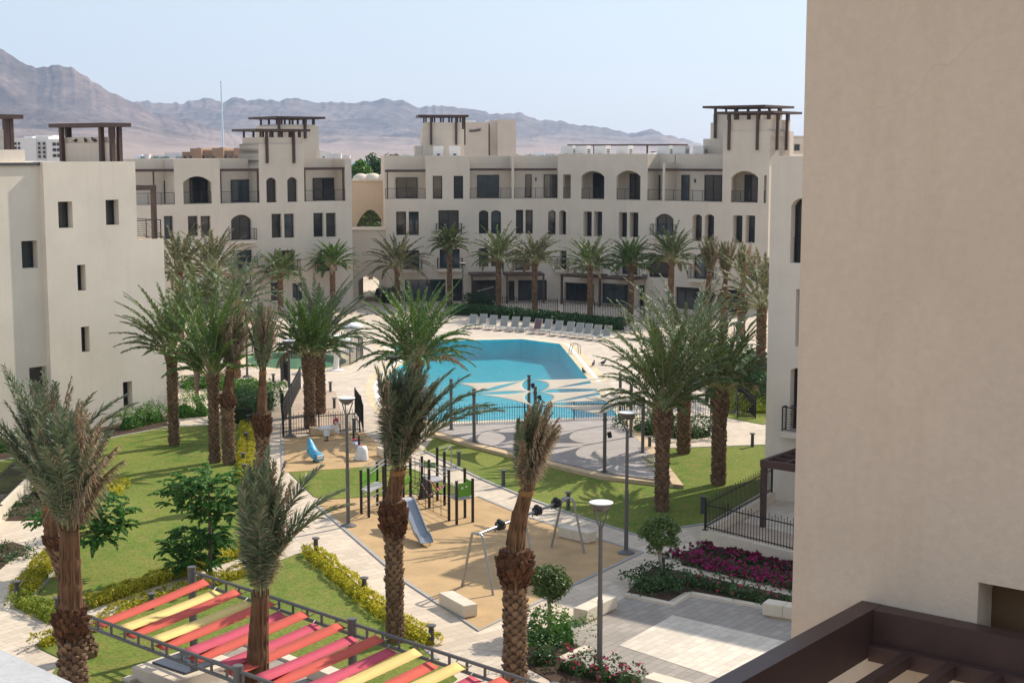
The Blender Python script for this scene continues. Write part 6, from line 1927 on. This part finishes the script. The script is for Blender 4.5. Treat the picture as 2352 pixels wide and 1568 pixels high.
sail('cream shade sail rising to the two farther right poles', 'cef', (.3, .36, .3), (.0, .0, -.25))
sail('cream shade sail between the nearer middle poles and the middle right pole', 'cdf', (.42, .3, .3), (-.1, -.1, .0))
sail('cream shade sail falling to the nearest right pole', 'dfg', (.3, .36, .3), (0, .05, -.1))
sail('nearest cream shade sail, drawn down to the front pole with the spotlight', 'dhg', (.28, .3, .3), (0, -.1, 0))
# fallen palm leaf on the stage
rgf = np.random.default_rng(77)
t = thing('palm_leaf', 'cut palm leaf lying at the edge of the stage', 'palm leaf', G(1500, 1080, .21))
mb = MB(); p0 = G(1527, 1094, .27); p1 = G(1468, 1043, .27); dv = p1 - p0
frond(mb, np.array(p0), math.atan2(dv.y, dv.x), .10, min(4.2, dv.length), .2, .5, 36, rgf, (0, 0), .05, 0, 1, vee=.15, tipdroop=.1); mb.build('leaflets', [X['frondolive'], X['rachis']], t)
# ------------------------------------------------------------------ red and yellow strip canopy
zt = 2.5
n0, n1 = G(197, 1412, zt), G(547, 1540, zt); f0, f1 = G(446, 1313, zt), G(809, 1431, zt)
nd = (n1 - n0).normalized(); fd = (f1 - f0).normalized()
cn = thing('strip_canopy', 'grey steel canopy frame of two ladder beams on round posts over the little square', 'canopy frame', Vector((f0.x, f0.y, 0)))
N0, N1 = n0 - nd * 1.0, n0 + nd * 16; F0, F1 = f0, f0 + fd * 16
for nm, a, b in (('near', N0, N1), ('far', F0, F1)):
    mb = MB(); d = (b - a).normalized(); L = (b - a).length
    for dz in (0, -.30): mb.tube([a + Vector((0, 0, dz)), b + Vector((0, 0, dz))], .05, 8)
    k = .35
    while k < L: mb.tube([a + d * k, a + d * k + Vector((0, 0, -.30))], .038, 6); k += .62
    mb.build('ladder_beam', X['grey_metal'], cn)
step = (f1 - f0).length
def cpost(p):
    mb = MB(); mb.tube([Vector((p.x, p.y, 0)), Vector((p.x, p.y, zt + .12))], .125, 16); mb.lathe((p.x, p.y, zt + .12), [(.13, 0), (.13, .025), (.02, .03)], 16); mb.build('post', X['grey_metal'], cn)
for p in (f0 - fd * .12, f1, f0 + fd * 2 * step, n1, n1 + nd * step, n1 - nd * step): cpost(p)
X['red'] = M('coral_red_fabric', (.58, .11, .078), .85, .06, 2, .05, 60, spec=.2)
X['pinkfab'] = M('raspberry_fabric', (.52, .085, .125), .85, .06, 2, .05, 60, spec=.2)
X['yellow'] = M('yellow_fabric', (.74, .54, .20), .85, .06, 2, .05, 60, spec=.2)
def cpx(x, y): return (91.9 + .3516 * x, 1194.4 + .3516 * y)
def par(p, o, d):  return (p - o).dot(d)
# measured ends of the first strips give pitch along both beams
na = par(G(*cpx(435, 648), zt - .15), n0, nd); nb = par(G(*cpx(620, 706), zt - .15), n0, nd)
pn = (par(G(*cpx(1243, 952), zt - .15), n0, nd) - nb) / 3
fa = par(G(*cpx(1082, 413), zt - .15), f0, fd); fb_ = par(G(*cpx(1102, 478), zt - .3), f0, fd)
pf_ = (par(G(*cpx(2207, 785), zt - .15), f0, fd) - fa) / 5
cols = [('red', 'yellow'), ('red', 'yellow'), ('red', 'pinkfab'), ('red', 'pinkfab'), ('red', 'pinkfab'), ('red', 'pinkfab'), ('yellow', 'red'), ('yellow', 'pinkfab'), ('red', 'yellow'), ('red', 'yellow')]
cname = {'red': 'coral red', 'yellow': 'yellow', 'pinkfab': 'raspberry pink'}
cnt = {}
def strip(col, pn_, pf__, zn, zf, i, which):
    hw = .22
    a0, a1 = n0 + nd * (pn_ - hw), n0 + nd * (pn_ + hw); b0, b1 = f0 + fd * (pf__ - hw * .9), f0 + fd * (pf__ + hw * .9)
    a0.z = zn + .0; a1.z = zn - .05; b0.z = zf + .02; b1.z = zf - .04
    V = []; K = 14
    for k in range(K + 1):
        u = .03 + .94 * k / K; sag = -.025 * math.sin(math.pi * u)
        tw = (u - .5) * .0
        V += [a0.lerp(b0, u) + Vector((0, 0, sag)), a1.lerp(b1, u) + Vector((0, 0, sag))]
    cnt[col] = cnt.get(col, 0) + 1
    t = thing('fabric_strip', '%s fabric strip of the canopy, %s %s strip from its far left end' % (cname[col], ordn[cnt[col] - 1], cname[col]), 'shade strip', V[0], 'coloured canopy strips')
    mb = MB(); mb.add(V, [(2 * k, 2 * k + 1, 2 * k + 3, 2 * k + 2) for k in range(K)])
    o = mb.build('cloth', X[col], t, smooth=True); s_ = o.modifiers.new('thickness', 'SOLIDIFY'); s_.thickness = .01
    for p, q in ((V[0], n0 + nd * (pn_ - hw)), (V[1], n0 + nd * (pn_ + hw)), (V[-2], f0 + fd * (pf__ - hw)), (V[-1], f0 + fd * (pf__ + hw))):
        mb = MB(); mb.tube([p, Vector((q.x, q.y, p.z + .03))], .016, 5); mb.build('hook', X['steel'], t)
for i, (c0, c1) in enumerate(cols):
    strip(c0, na + pn * i, fa + pf_ * i, zt - .22, zt - .06, i, 0)
    strip(c1, nb + pn * i, fb_ + pf_ * i, zt - .04, zt - .30, i, 1)
# ------------------------------------------------------------------ swing
X['wrap'] = M('black_wrapped_rubber', (.02, .02, .022), .5, .2, 6, .4, 30, spec=.4)
fl0, fl1 = G(1061, 1347), G(1133, 1368); fr0, fr1 = G(1266, 1257), G(1342, 1271)
sw = thing('swing_set', 'steel swing frame with bent tube legs and black seats wound round its top bar', 'swing', (fl0 + fl1) / 2)
zl_ = height_to((fl0 + fl1) / 2, 1222); zr_ = height_to((fr0 + fr1) / 2, 1146); ztop = (zl_ + zr_) / 2
def aframe(p, q):
    c = (p + q) / 2; d = (q - p); w_ = d.length; d /= w_
    mb = MB(); pts = [p]
    for k in range(9):
        a = math.pi * k / 8
        pts.append(c - d * (.13 * (1 if a < 1.57 else -1) + .15 * math.cos(a)) + Vector((0, 0, ztop - .15 + .15 * math.sin(a))))
    pts.append(q); mb.tube(pts, .045, 10); mb.build('leg_frame', X['steel'], sw); return c + Vector((0, 0, ztop - .03))
ca = aframe(fl0, fl1); cb = aframe(fr0, fr1); cm_ = aframe(fl0.lerp(fr0, .44), fl1.lerp(fr1, .44))
mb = MB(); mb.tube([ca, cb], .05, 12); mb.build('top_bar', X['steel'], sw)
L = (cb - ca).length; dv = (cb - ca) / L
for u in (.235, .64, .86):
    c = ca + dv * (L * u); mb = MB()
    side = Vector((-dv.y, dv.x, 0))
    for j in range(5):
        a = j * 1.25; q = c + side * (.11 * math.cos(a)) + Vector((0, 0, .02 + .12 * math.sin(a)))
        mb.lathe(q - dv * .0 + Vector((0, 0, -.09)), [(.02, 0), (.1, .04), (.11, .11), (.08, .17), (.02, .19)], 9)
    for j in (-1, 1): mb.lathe(c + dv * .2 * j + Vector((0, 0, -.12)), [(.02, 0), (.07, .03), (.07, .16), (.02, .2)], 8); 
    s_ = mb.build('seat', X['wrap'], sw, smooth=True)
    mb = MB()
    for j in (-.34, .34): mb.tube([c + dv * j + Vector((0, 0, -.14)), c + dv * j * .9 + Vector((0, 0, .02)), c + dv * j * .5 + Vector((0, 0, .08))], .03, 6)
    mb.build('chain', X['dark_grey'], s_)
# ------------------------------------------------------------------ climbing frame
X['green'] = M('green_panel', (.12, .33, .03), .4, .06, 2, 0, spec=.4)
X['greyplat'] = M('grey_platform', (.40, .39, .40), .6, .06, 3, .05, 40)
def c2(x, y): return (551.3 + .3515 * x, 918.8 + .3515 * y)
cf = thing('climbing_frame', 'climbing frame of dark posts with green panels, grey platforms, nets and a slide', 'climbing frame', G(*c2(1100, 720)))
posts = {}
X['slate'] = M('dark_brown_post', (.035, .028, .024), .5, .1, 2, .05, 20)
for k, x, yt, yb in (('a', 793, 462, 745), ('b', 842, 448, 770), ('c', 898, 408, 692), ('d', 940, 435, 715), ('e', 952, 297, 700), ('f', 1115, 380, 668), ('g', 1190, 370, 650), ('h', 1237, 393, 705), ('i', 1290, 312, 660), ('j', 1337, 340, 690),
                    ('k', 1366, 460, 790), ('l', 1416, 533, 816), ('m', 1470, 448, 772), ('n', 1521, 516, 800), ('o', 1068, 470, 700)):
    b = G(*c2(x, yb)); h = height_to(b, c2(x, yt)[1])
    mb = MB(); mb.tube([b, b + Vector((0, 0, h))], .06, 10); mb.lathe(b + Vector((0, 0, h)), [(.065, 0), (.065, .03), (.02, .04)], 10); mb.build('post', X['slate'], cf)
    posts[k] = (b, h)
def pz_(k, z): return posts[k][0] + Vector((0, 0, z))
def platform(ks, z, parent=cf):
    mb = MB(); P = [pz_(k, z) for k in ks]
    mb.prism([(p.x, p.y) for p in P], z - .06, z, bottom=True); return mb.build('platform', X['greyplat'], parent)
def board(k1, k2, z0, z1, mat='green', inset=.08, name='panel', hole=False):
    a, b = posts[k1][0], posts[k2][0]; d = (b - a).normalized()
    a = a + d * inset; b = b - d * inset; mb = MB(); c = (a + b) / 2
    mb.obox(c + Vector((0, 0, (z0 + z1) / 2)), d, (-d.y, d.x, 0), (0, 0, 1), (b - a).length / 2, .012, (z1 - z0) / 2, bev=.004)
    o = mb.build(name, X[mat], cf)
    if hole:
        m = MB(); L = (b - a).length
        for u, z, r in ((.3, z1 - .2, .05), (.62, z1 - .16, .045)):
            q = a + d * (L * u) + Vector((0, 0, z)); nn = Vector((-d.y, d.x, 0))
            if nn.y > 0: nn = -nn
            ring_ = [q + nn * .0165 + (d * math.cos(t) + Vector((0, 0, 1)) * math.sin(t)) * r for t in [k * math.pi / 6 for k in range(12)]]
            m.add(ring_, [tuple(range(12))])
        m.build('spy_hole', X['white'], o)
    return o
def rung(k1, z1, k2, z2, r=.022, mat='steel', name='bar'):
    mb = MB(); mb.tube([pz_(k1, z1), pz_(k2, z2)], r, 8); return mb.build(name, X[mat], cf)
hL = posts['b'][1]
zp_ = height_to(posts['b'][0], c2(0, 600)[1])
# left tower a-b-d-c
platform('abdc', zp_); board('a', 'c', zp_ + .05, posts['a'][1] - .08)
for z in (.45, .85): rung('b', z, 'd', z); rung('a', z, 'c', z); rung('a', z, 'b', z, .016)
for z in (posts['b'][1] - .25, posts['b'][1] - .08): rung('b', z, 'e', z + .1); rung('c', z, 'e', z + .05); rung('a', z, 'c', z, .018)
# right tower k-l-n-m
zr2 = height_to(posts['l'][0], c2(0, 645)[1])
platform('klnm', zr2); board('l', 'n', zr2 + .06, posts['n'][1] - .1, hole=True); board('m', 'n', zr2 + .06, posts['n'][1] - .1)
for z in (zr2 - .05,): rung('k', z, 'l', z); rung('l', z, 'n', z); rung('m', z, 'n', z)
for u in (.3, .5, .7):
    a = pz_('k', zr2).lerp(pz_('l', zr2), u); mb = MB(); mb.tube([a, a + Vector((0, 0, .6))], .014, 6); mb.build('bar', X['steel'], cf)
# middle tower g-h-j-i
zm = height_to(posts['h'][0], c2(0, 535)[1]); platform('ghji', zm)
board('g', 'i', posts['g'][1] - .45, posts['g'][1] - .2); board('o', 'f', .95, 1.2, inset=.06)
for a, b in (('f', 'k'), ('f', 'h'), ('h', 'k'), ('e', 'f')): rung(a, min(posts[a][1], posts[b][1]) - .1, b, min(posts[a][1], posts[b][1]) - .1)
rung('e', posts['e'][1] - .9, 'f', posts['f'][1] - .15); rung('c', 1.5, 'g', 1.62)
# monkey bars from middle tower to back right
za = posts['i'][1] - .75
r0_, r1_ = pz_('i', za), pz_('m', posts['m'][1] - .05); q0, q1 = pz_('j', za), pz_('k', posts['k'][1] - .05)
mb = MB(); mb.tube([r0_, r1_], .024, 8); mb.tube([q0, q1], .024, 8)
for k in range(1, 9): mb.tube([r0_.lerp(r1_, k / 9), q0.lerp(q1, k / 9)], .018, 6)
mb.build('monkey_bars', X['steel'], cf)
mb = MB(); p0 = pz_('i', posts['i'][1] - .05); p1 = G(*c2(1380, 450)); p1t = p1 + Vector((0, 0, height_to(p1, c2(0, 296)[1]))); p2 = pz_('j', posts['j'][1] - .02)
mb.tube([p0, p1t], .02, 6); mb.tube([p2, p1t], .02, 6); mb.tube([p1, p1t], .028, 8); mb.build('sliding_pole', X['steel'], cf)
# rope nets
def net(a, b, c, d, nu, nv, sag=.15, r=.013, name='rope_net'):
    mb = MB()
    def q(u, v):
        p = a.lerp(b, u).lerp(d.lerp(c, u), v); return p + Vector((0, 0, -sag * math.sin(math.pi * u) * v))
    for i in range(nu + 1): mb.tube([q(i / nu, j / nv) for j in range(nv + 1)], r, 5)
    for j in range(nv + 1): mb.tube([q(i / nu, j / nv) for i in range(nu + 1)], r, 5)
    for i in range(nu + 1):
        for j in range(nv + 1): mb.lathe(q(i / nu, j / nv) - Vector((0, 0, .025)), [(.008, 0), (.028, .02), (.008, .05)], 6)
    return mb.build(name, X['wrap'], cf)
net(pz_('f', 1.0), pz_('k', 1.0), pz_('k', .12), pz_('f', .25), 5, 3, .1)
net(pz_('f', 2.0), pz_('h', 2.0), pz_('h', .9), pz_('f', .9), 4, 4, .05)
net(pz_('e', 1.6), pz_('f', 1.6), pz_('f', .9), pz_('e', .9), 4, 3, .1)
# dark climbing ramp under the middle tower
mb = MB(); pa = G(*c2(1165, 655)); pb = G(*c2(1262, 640)); up = Vector((0, 0, zm - .1)); s_ = (pb - pa) * .2
mb.add([pa, pb, pb - s_ + up * .95 + Vector((0, .5, 0)), pa + s_ + up * .95 + Vector((0, .5, 0))], [(0, 1, 2, 3)])
o = mb.build('ramp_net', X['slate'], cf); sm = o.modifiers.new('t', 'SOLIDIFY'); sm.thickness = .04
# barrier tape tied around the middle tower
X['tape'] = None
m_, nt_, b_ = newmat('red_white_tape'); co = coords(nt_); wv = N(nt_, 'ShaderNodeTexWave', wave_type='BANDS', bands_direction='DIAGONAL'); nt_.links.new(co, wv.inputs[0]); wv.inputs['Scale'].default_value = 3
nt_.links.new(mixc(nt_, ramp(nt_, wv.outputs['Fac'], .48, .52), (.55, .03, .03), (.8, .78, .76)), b_.inputs['Base Color']); X['tape'] = m_
tt = thing('barrier_tape', 'red and white barrier tape wound round the middle of the climbing frame', 'tape', pz_('h', .8))
mb = MB()
tp_ = [pz_('h', 1.25), pz_('h', .9).lerp(pz_('j', .7), .5), pz_('j', .95), pz_('j', .3), pz_('j', .9), pz_('h', .55), pz_('g', .7)]
for a, b in zip(tp_[:-1], tp_[1:]): mb.bar(a + Vector((0, -.07, 0)), b + Vector((0, -.07, 0)), .012, .06)
mb.build('band', X['tape'], tt)
# slide (a part of the frame)
s0 = G(*c2(1090, 640), zp_ + .0); tops = G(*c2(1088, 655), zp_); bot = G(*c2(1218, 935), .18)
sd_ = (bot - tops); sd_.z = 0; sl_ = sd_.length; sd_.normalize(); sn = Vector((-sd_.y, sd_.x, 0))
prof = [(0, zp_), (.06, zp_ - .01), (.2, zp_ * .84), (.5, zp_ * .5), (.74, zp_ * .24), (.86, .27), (.94, .22), (1.0, .20)]
def slide_mesh():
    mb = MB(); V = []; sec = [(-.27, .20), (-.27, .02), (-.20, -.02), (0, -.03), (.20, -.02), (.27, .02), (.27, .20), (.235, .20), (.235, .04), (.18, .01), (0, 0), (-.18, .01), (-.235, .04), (-.235, .20)]
    for u, z in prof:
        p = tops + sd_ * (sl_ * u)
        fl = .55 if u > .97 else 1
        for a, b in sec: V.append(Vector((p.x, p.y, z)) + sn * a + Vector((0, 0, b * fl)))
    n = len(sec); F = []
    for i in range(len(prof) - 1):
        for k in range(n):
            k2 = (k + 1) % n; F.append((i * n + k, i * n + k2, (i + 1) * n + k2, (i + 1) * n + k))
    F.append(tuple(range(n))); F.append(tuple((len(prof) - 1) * n + k for k in range(n)))
    mb.add(V, F); return mb
X['slidesteel'] = M('grey_slide_shell', (.25, .275, .31), .3, .05, 3, 0, metal=.25, spec=.5)
so_ = slide_mesh().build('slide', X['slidesteel'], cf)
mb = MB()
for a in (-.2, .2):
    p = tops + sd_ * (sl_ * .93) + sn * a; mb.tube([Vector((p.x, p.y, 0)), Vector((p.x, p.y, .24))], .022, 6)
mb.build('slide_foot', X['steel'], so_)
pt = tops - sd_ * .25
mb = MB(); mb.obox(pt + Vector((0, 0, -.03)), sd_, sn, (0, 0, 1), .3, .3, .03); mb.build('platform', X['greyplat'], cf)
# ------------------------------------------------------------------ spring riders
def blobmesh(mb, c, ax, rad, n=12, m=9, mi=0, wob=0, seed=0):
    c = Vector(c); a = Vector(ax).normalized(); s_ = a.cross(Vector((0, 0, 1)))
    s_ = s_.normalized() if s_.length > .01 else Vector((1, 0, 0)); u = s_.cross(a)
    V = []; F = []
    for i in range(m + 1):
        th = math.pi * i / m
        for k in range(n):
            ph = 2 * math.pi * k / n
            w_ = 1 + wob * math.sin(3 * ph + seed) * math.sin(2 * th + seed)
            V.append(c + a * (math.cos(th) * rad[0]) + (s_ * math.cos(ph) * rad[1] + u * math.sin(ph) * rad[2]) * math.sin(th) * w_)
    for i in range(m):
        for k in range(n):
            k2 = (k + 1) % n; F.append((i * n + k, i * n + k2, (i + 1) * n + k2, (i + 1) * n + k))
    mb.add(V, F, mi)
def spring(parent, b, h=.38):
    mb = MB(); pts = [b + Vector((.09 * math.cos(k * .8), .09 * math.sin(k * .8), .03 + h * k / 40)) for k in range(41)]
    mb.tube(pts, .018, 5); mb.lathe(b, [(.16, 0), (.16, .03), (.05, .04)], 12); mb.build('spring', X['dark_grey'], parent)
X['bluecloth'] = M('blue_plastic_sheet', (.05, .33, .58), .35, .18, 5, .5, 14, spec=.45, tint=(.12, .48, .72), dist=.05)
X['whitefilm'] = M('white_plastic_film', (.72, .72, .70), .4, .1, 5, .5, 14, spec=.45, dist=.05)
X['redpaint'] = M('red_paint', (.42, .03, .035), .4, .1, 3, 0, spec=.4)
X['bluepaint'] = M('pale_blue_panel', (.36, .46, .60), .4, .08, 3, 0, spec=.4)
# white ram shaped rider with a red head band
b = G(750, 1013); t = thing('spring_rider', 'white animal shaped spring rider with a red head, in front of the sand coloured bench', 'spring rider', b, 'spring riders')
spring(t, b); h = .55; ax = Vector((1, .15, 0)).normalized()
mb = MB(); mb.tube([b + Vector((0, 0, .3)), b + Vector((0, 0, .5)), b + ax * .0 + Vector((0, 0, .66))], [.16, .2, .14], 12)
blobmesh(mb, b + Vector((0, 0, .68)), ax, (.42, .17, .16)); blobmesh(mb, b + ax * .42 + Vector((0, 0, .84)), (0.5, .1, 1), (.26, .13, .13)); blobmesh(mb, b + ax * .52 + Vector((0, 0, .58)), (0, 0, 1), (.2, .13, .11))
blobmesh(mb, b - ax * .42 + Vector((0, 0, .7)), ax, (.14, .12, .05)); mb.build('body', X['whitefilm'], t, smooth=True)
mb = MB(); blobmesh(mb, b + ax * .52 + Vector((0, 0, 1.02)), ax, (.17, .14, .12)); blobmesh(mb, b + ax * .68 + Vector((0, 0, .96)), ax, (.1, .08, .07)); mb.build('head', X['whitefilm'], t, smooth=True)
mb = MB()
for s_ in (-1, 1):
    pts = [b + ax * (.50 + .12 * math.cos(a)) + Vector((0, s_ * .15, 1.04 + .12 * math.sin(a))) for a in [k * .7 for k in range(8)]]
    mb.tube(pts, [.05, .055, .05, .045, .04, .035, .03, .02], 6)
mb.build('horns', X['redpaint'], t)
# rider under a blue sheet
b = G(723, 1060); t = thing('spring_rider', 'spring rider hidden under a draped blue plastic sheet, pointed at one end', 'spring rider', b, 'spring riders')
spring(t, b); ax = Vector((-.62, .75, 0)).normalized()
nrm = Vector((-ax.y, ax.x, 0)); V = []; F = []; n = 18; st = [(-.62, .30, .10, .55), (-.45, .34, .30, .62), (-.2, .28, .34, .66), (.05, .26, .40, .78), (.3, .27, .55, 1.02), (.5, .24, .62, 1.25), (.62, .14, .80, 1.36), (.7, .03, 1.2, 1.38)]
for i, (x, w_, zb, zt2) in enumerate(st):
    for k in range(n):
        a = math.pi * (1.25 - 1.5 * k / (n - 1)); fold = 1 + .13 * math.sin(k * 2.3 + i)
        V.append(b + ax * x * .72 + nrm * (w_ * .85 * fold * math.cos(a)) + Vector((0, 0, (zb * .35 + (zt2 - zb * .35) * (.5 + .5 * math.sin(a))) * .82)))
for i in range(len(st) - 1):
    for k in range(n - 1): F.append((i * n + k, i * n + k + 1, (i + 1) * n + k + 1, (i + 1) * n + k))
F.append(tuple(range(n)));
mb = MB(); mb.add(V, F); o = mb.build('sheet', X['bluecloth'], t, smooth=True); sm = o.modifiers.new('t', 'SOLIDIFY'); sm.thickness = .01
mb = MB(); mb.obox(b + Vector((0, 0, .5)), ax, nrm, (0, 0, 1), .28, .10, .08, bev=.03); mb.build('body', X['bluepaint'], t)
mb = MB(); q = b - ax * .46
mb.obox(q + Vector((0, 0, .3)), nrm, ax, (0, 0, 1), .16, .05, .10, bev=.02); mb.build('seat_end', X['whitefilm'], t)
# two seat see-saw rider
b = G(822, 1050); t = thing('spring_rider', 'two seat spring rider with dark handles and white film over its near end', 'spring rider', b, 'spring riders')
spring(t, b); ax = Vector((-.35, .94, 0)).normalized(); nrm = Vector((-ax.y, ax.x, 0))
mb = MB(); mb.obox(b + Vector((0, 0, .62)), ax + Vector((0, 0, .12)), nrm, (0, 0, 1), .95, .11, .05, bev=.02); mb.build('beam', X['bluepaint'], t)
for s_ in (-.25, .8):
    q = b + ax * s_ + Vector((0, 0, .68 + s_ * .1)); mb = MB()
    mb.obox(q + Vector((0, 0, .12)), nrm, ax, (0, 0, 1), .05, .04, .2, bev=.01); mb.tube([q + nrm * .22 + Vector((0, 0, .26)), q - nrm * .22 + Vector((0, 0, .26))], .025, 6); mb.lathe(q + Vector((0, 0, .3)), [(.05, 0), (.06, .1), (.02, .22)], 8)
    mb.build('handle', X['slate'], t)
    mb = MB(); mb.obox(q - ax * .22 + Vector((0, 0, .02)), ax, nrm, (0, 0, 1), .14, .14, .03, bev=.02); mb.build('seat', X['redpaint'], t)
mb = MB(); q = b - ax * .75
V = []; n = 16
for i, (r_, z) in enumerate(((.05, .72), (.2, .70), (.27, .55), (.31, .3), (.36, .06))):
    for k in range(n):
        a = 2 * math.pi * k / n; rr = r_ * (1 + .16 * math.sin(3 * a + i) + .1 * math.sin(5 * a))
        V.append(q + Vector((rr * math.cos(a), rr * math.sin(a), z)))
mb.add(V, [(i * n + k, i * n + (k + 1) % n, (i + 1) * n + (k + 1) % n, (i + 1) * n + k) for i in range(4) for k in range(n)] + [tuple(range(n))]); mb.build('film', X['whitefilm'], t, smooth=True)
# ------------------------------------------------------------------ poolside small things
def handrail(label, p, d, h=.8):
    t = thing('pool_ladder', label, 'pool ladder', p, 'pool ladders'); d = Vector(d).normalized(); s_ = Vector((-d.y, d.x, 0))
    for k in (-.25, .25):
        mb = MB(); q = p + s_ * k
        mb.tube([q + d * .5, q + d * .45 + Vector((0, 0, h * .8)), q + d * .2 + Vector((0, 0, h)), q - d * .1 + Vector((0, 0, h * .9)), q - d * .25 + Vector((0, 0, .2)), q - d * .28 + Vector((0, 0, -.6))], .03, 8); mb.build('rail', X['steel'], t)
handrail('steel pool ladder at the far right corner of the pool', G(1335, 812) + Vector((-.6, 0, 0)), (1, .3, 0))
handrail('steel pool ladder on the rounded left edge of the pool', G(936, 815), (-1, .4, 0))
def bird(label, p, hd, s=1.0, cat='pigeon'):
    t = thing('pigeon', label, 'pigeon', p, 'pigeons'); f = Vector((math.cos(hd), math.sin(hd), 0))
    mb = MB(); blobmesh(mb, p + Vector((0, 0, .13 * s)), f + Vector((0, 0, .3)), (.14 * s, .07 * s, .075 * s), 10, 8); blobmesh(mb, p + f * .12 * s + Vector((0, 0, .24 * s)), f, (.05 * s, .04 * s, .045 * s), 8, 6); blobmesh(mb, p - f * .17 * s + Vector((0, 0, .09 * s)), f + Vector((0, 0, .2)), (.11 * s, .045 * s, .015 * s), 8, 6)
    mb.tube([p + f * .10 * s + Vector((0, 0, .17 * s)), p + f * .12 * s + Vector((0, 0, .24 * s))], [.05 * s, .03 * s], 8)
    mb.tube([p + f * .16 * s + Vector((0, 0, .24 * s)), p + f * .2 * s + Vector((0, 0, .23 * s))], [.012 * s, .004 * s], 5)
    mb.build('body', X['pigeon'], t, smooth=True)
    for k in (-.03, .03):
        m = MB(); q = p + Vector((-f.y, f.x, 0)) * k * s; m.tube([q, q + Vector((0, 0, .08 * s))], .008 * s, 5); m.build('leg', X['redpaint'], t)
X['pigeon'] = M('grey_feathers', (.06, .06, .07), .6, .4, 20, 0)
bird('pigeon on the deck, left of the pair by the pool', G(1363, 841), 1.2, 1.5); bird('pigeon on the deck, right of the pair by the pool', G(1385, 838.5), .4, 1.5); bird('pigeon at the very edge of the pool coping', G(1341, 858.5), 2.0, 1.5)
for i, px in enumerate((174, 196, 217)):
    zl_ = LF.Z(214, 328, LO); o_ = o_for(px, a0_l + .07, zl_); bird('small bird on the ledge of the roof lantern of the left block, %s of three' % ordn[i], LF.P(a0_l + .07, zl_ + .005, o_), 1.0 + i, 1.1)
# white canopy supports of the paddling pool
X['offwhite'] = M('off_white_post', (.72, .70, .66), .5, .05, 3, 0)
for i, (bx, by, tx, ty) in enumerate([(771, 850, 777, 795), (803, 806, 808, 765)]):
    b = G(bx, by); h = height_to(b, ty); t = thing('spray_post', ('thick white slanted post beside the paddling pool', 'white slanted post behind the paddling pool fence')[i], 'post', b, 'paddling pool posts')
    mb = MB(); mb.tube([b, b + Vector((.15, 0, h))], [.2, .19], 14); mb.build('shaft', X['offwhite'], t)
    mb = MB(); mb.lathe(b, [(.55, 0), (.55, .04), (.25, .10)], 18); mb.build('base', X['white'], t)
    mb = MB(); mb.lathe(b + Vector((.15, 0, h)), [(.2, 0), (.75, .25), (.95, .55), (.6, .75), (.1, .8)], 16); mb.build('mushroom_cap', X['white'], t, smooth=True)
# hose on the narrow path
t = thing('garden_hose', 'thin green hose lying along the narrow path', 'hose', G(480, 1330))
mb = MB(); mb.tube([G(x, y, .03) for x, y in ((452, 1335), (490, 1322), (530, 1315), (570, 1300), (600, 1292))], .022, 5); mb.build('tube', M('green_hose', (.05, .16, .10), .5, .1, 2, 0), t)
t = thing('garden_hose', 'thin grey green hose across the paving at the lower left', 'hose', G(80, 1475))
mb = MB(); mb.tube([G(x, y, .03) for x, y in ((40, 1500), (80, 1480), (130, 1465))], .022, 5); mb.build('tube', X['grey_metal'], t)
for i, (px, py, l) in enumerate([(152, 1431 - 0, 'flat pale ground light sunk in the left lawn corner'), (92, 1165, 'flat pale ground light by the groundcover bed')][:1]):
    c = G(px, py - 55); mb = MB(); mb.lathe((c.x, c.y, .03), [(.28, 0), (.28, .03), (.1, .04)], 16); o = mb.build('ground_light', X['grey_metal'], loc=(c.x, c.y, 0)); tag(o, l, 'ground light')
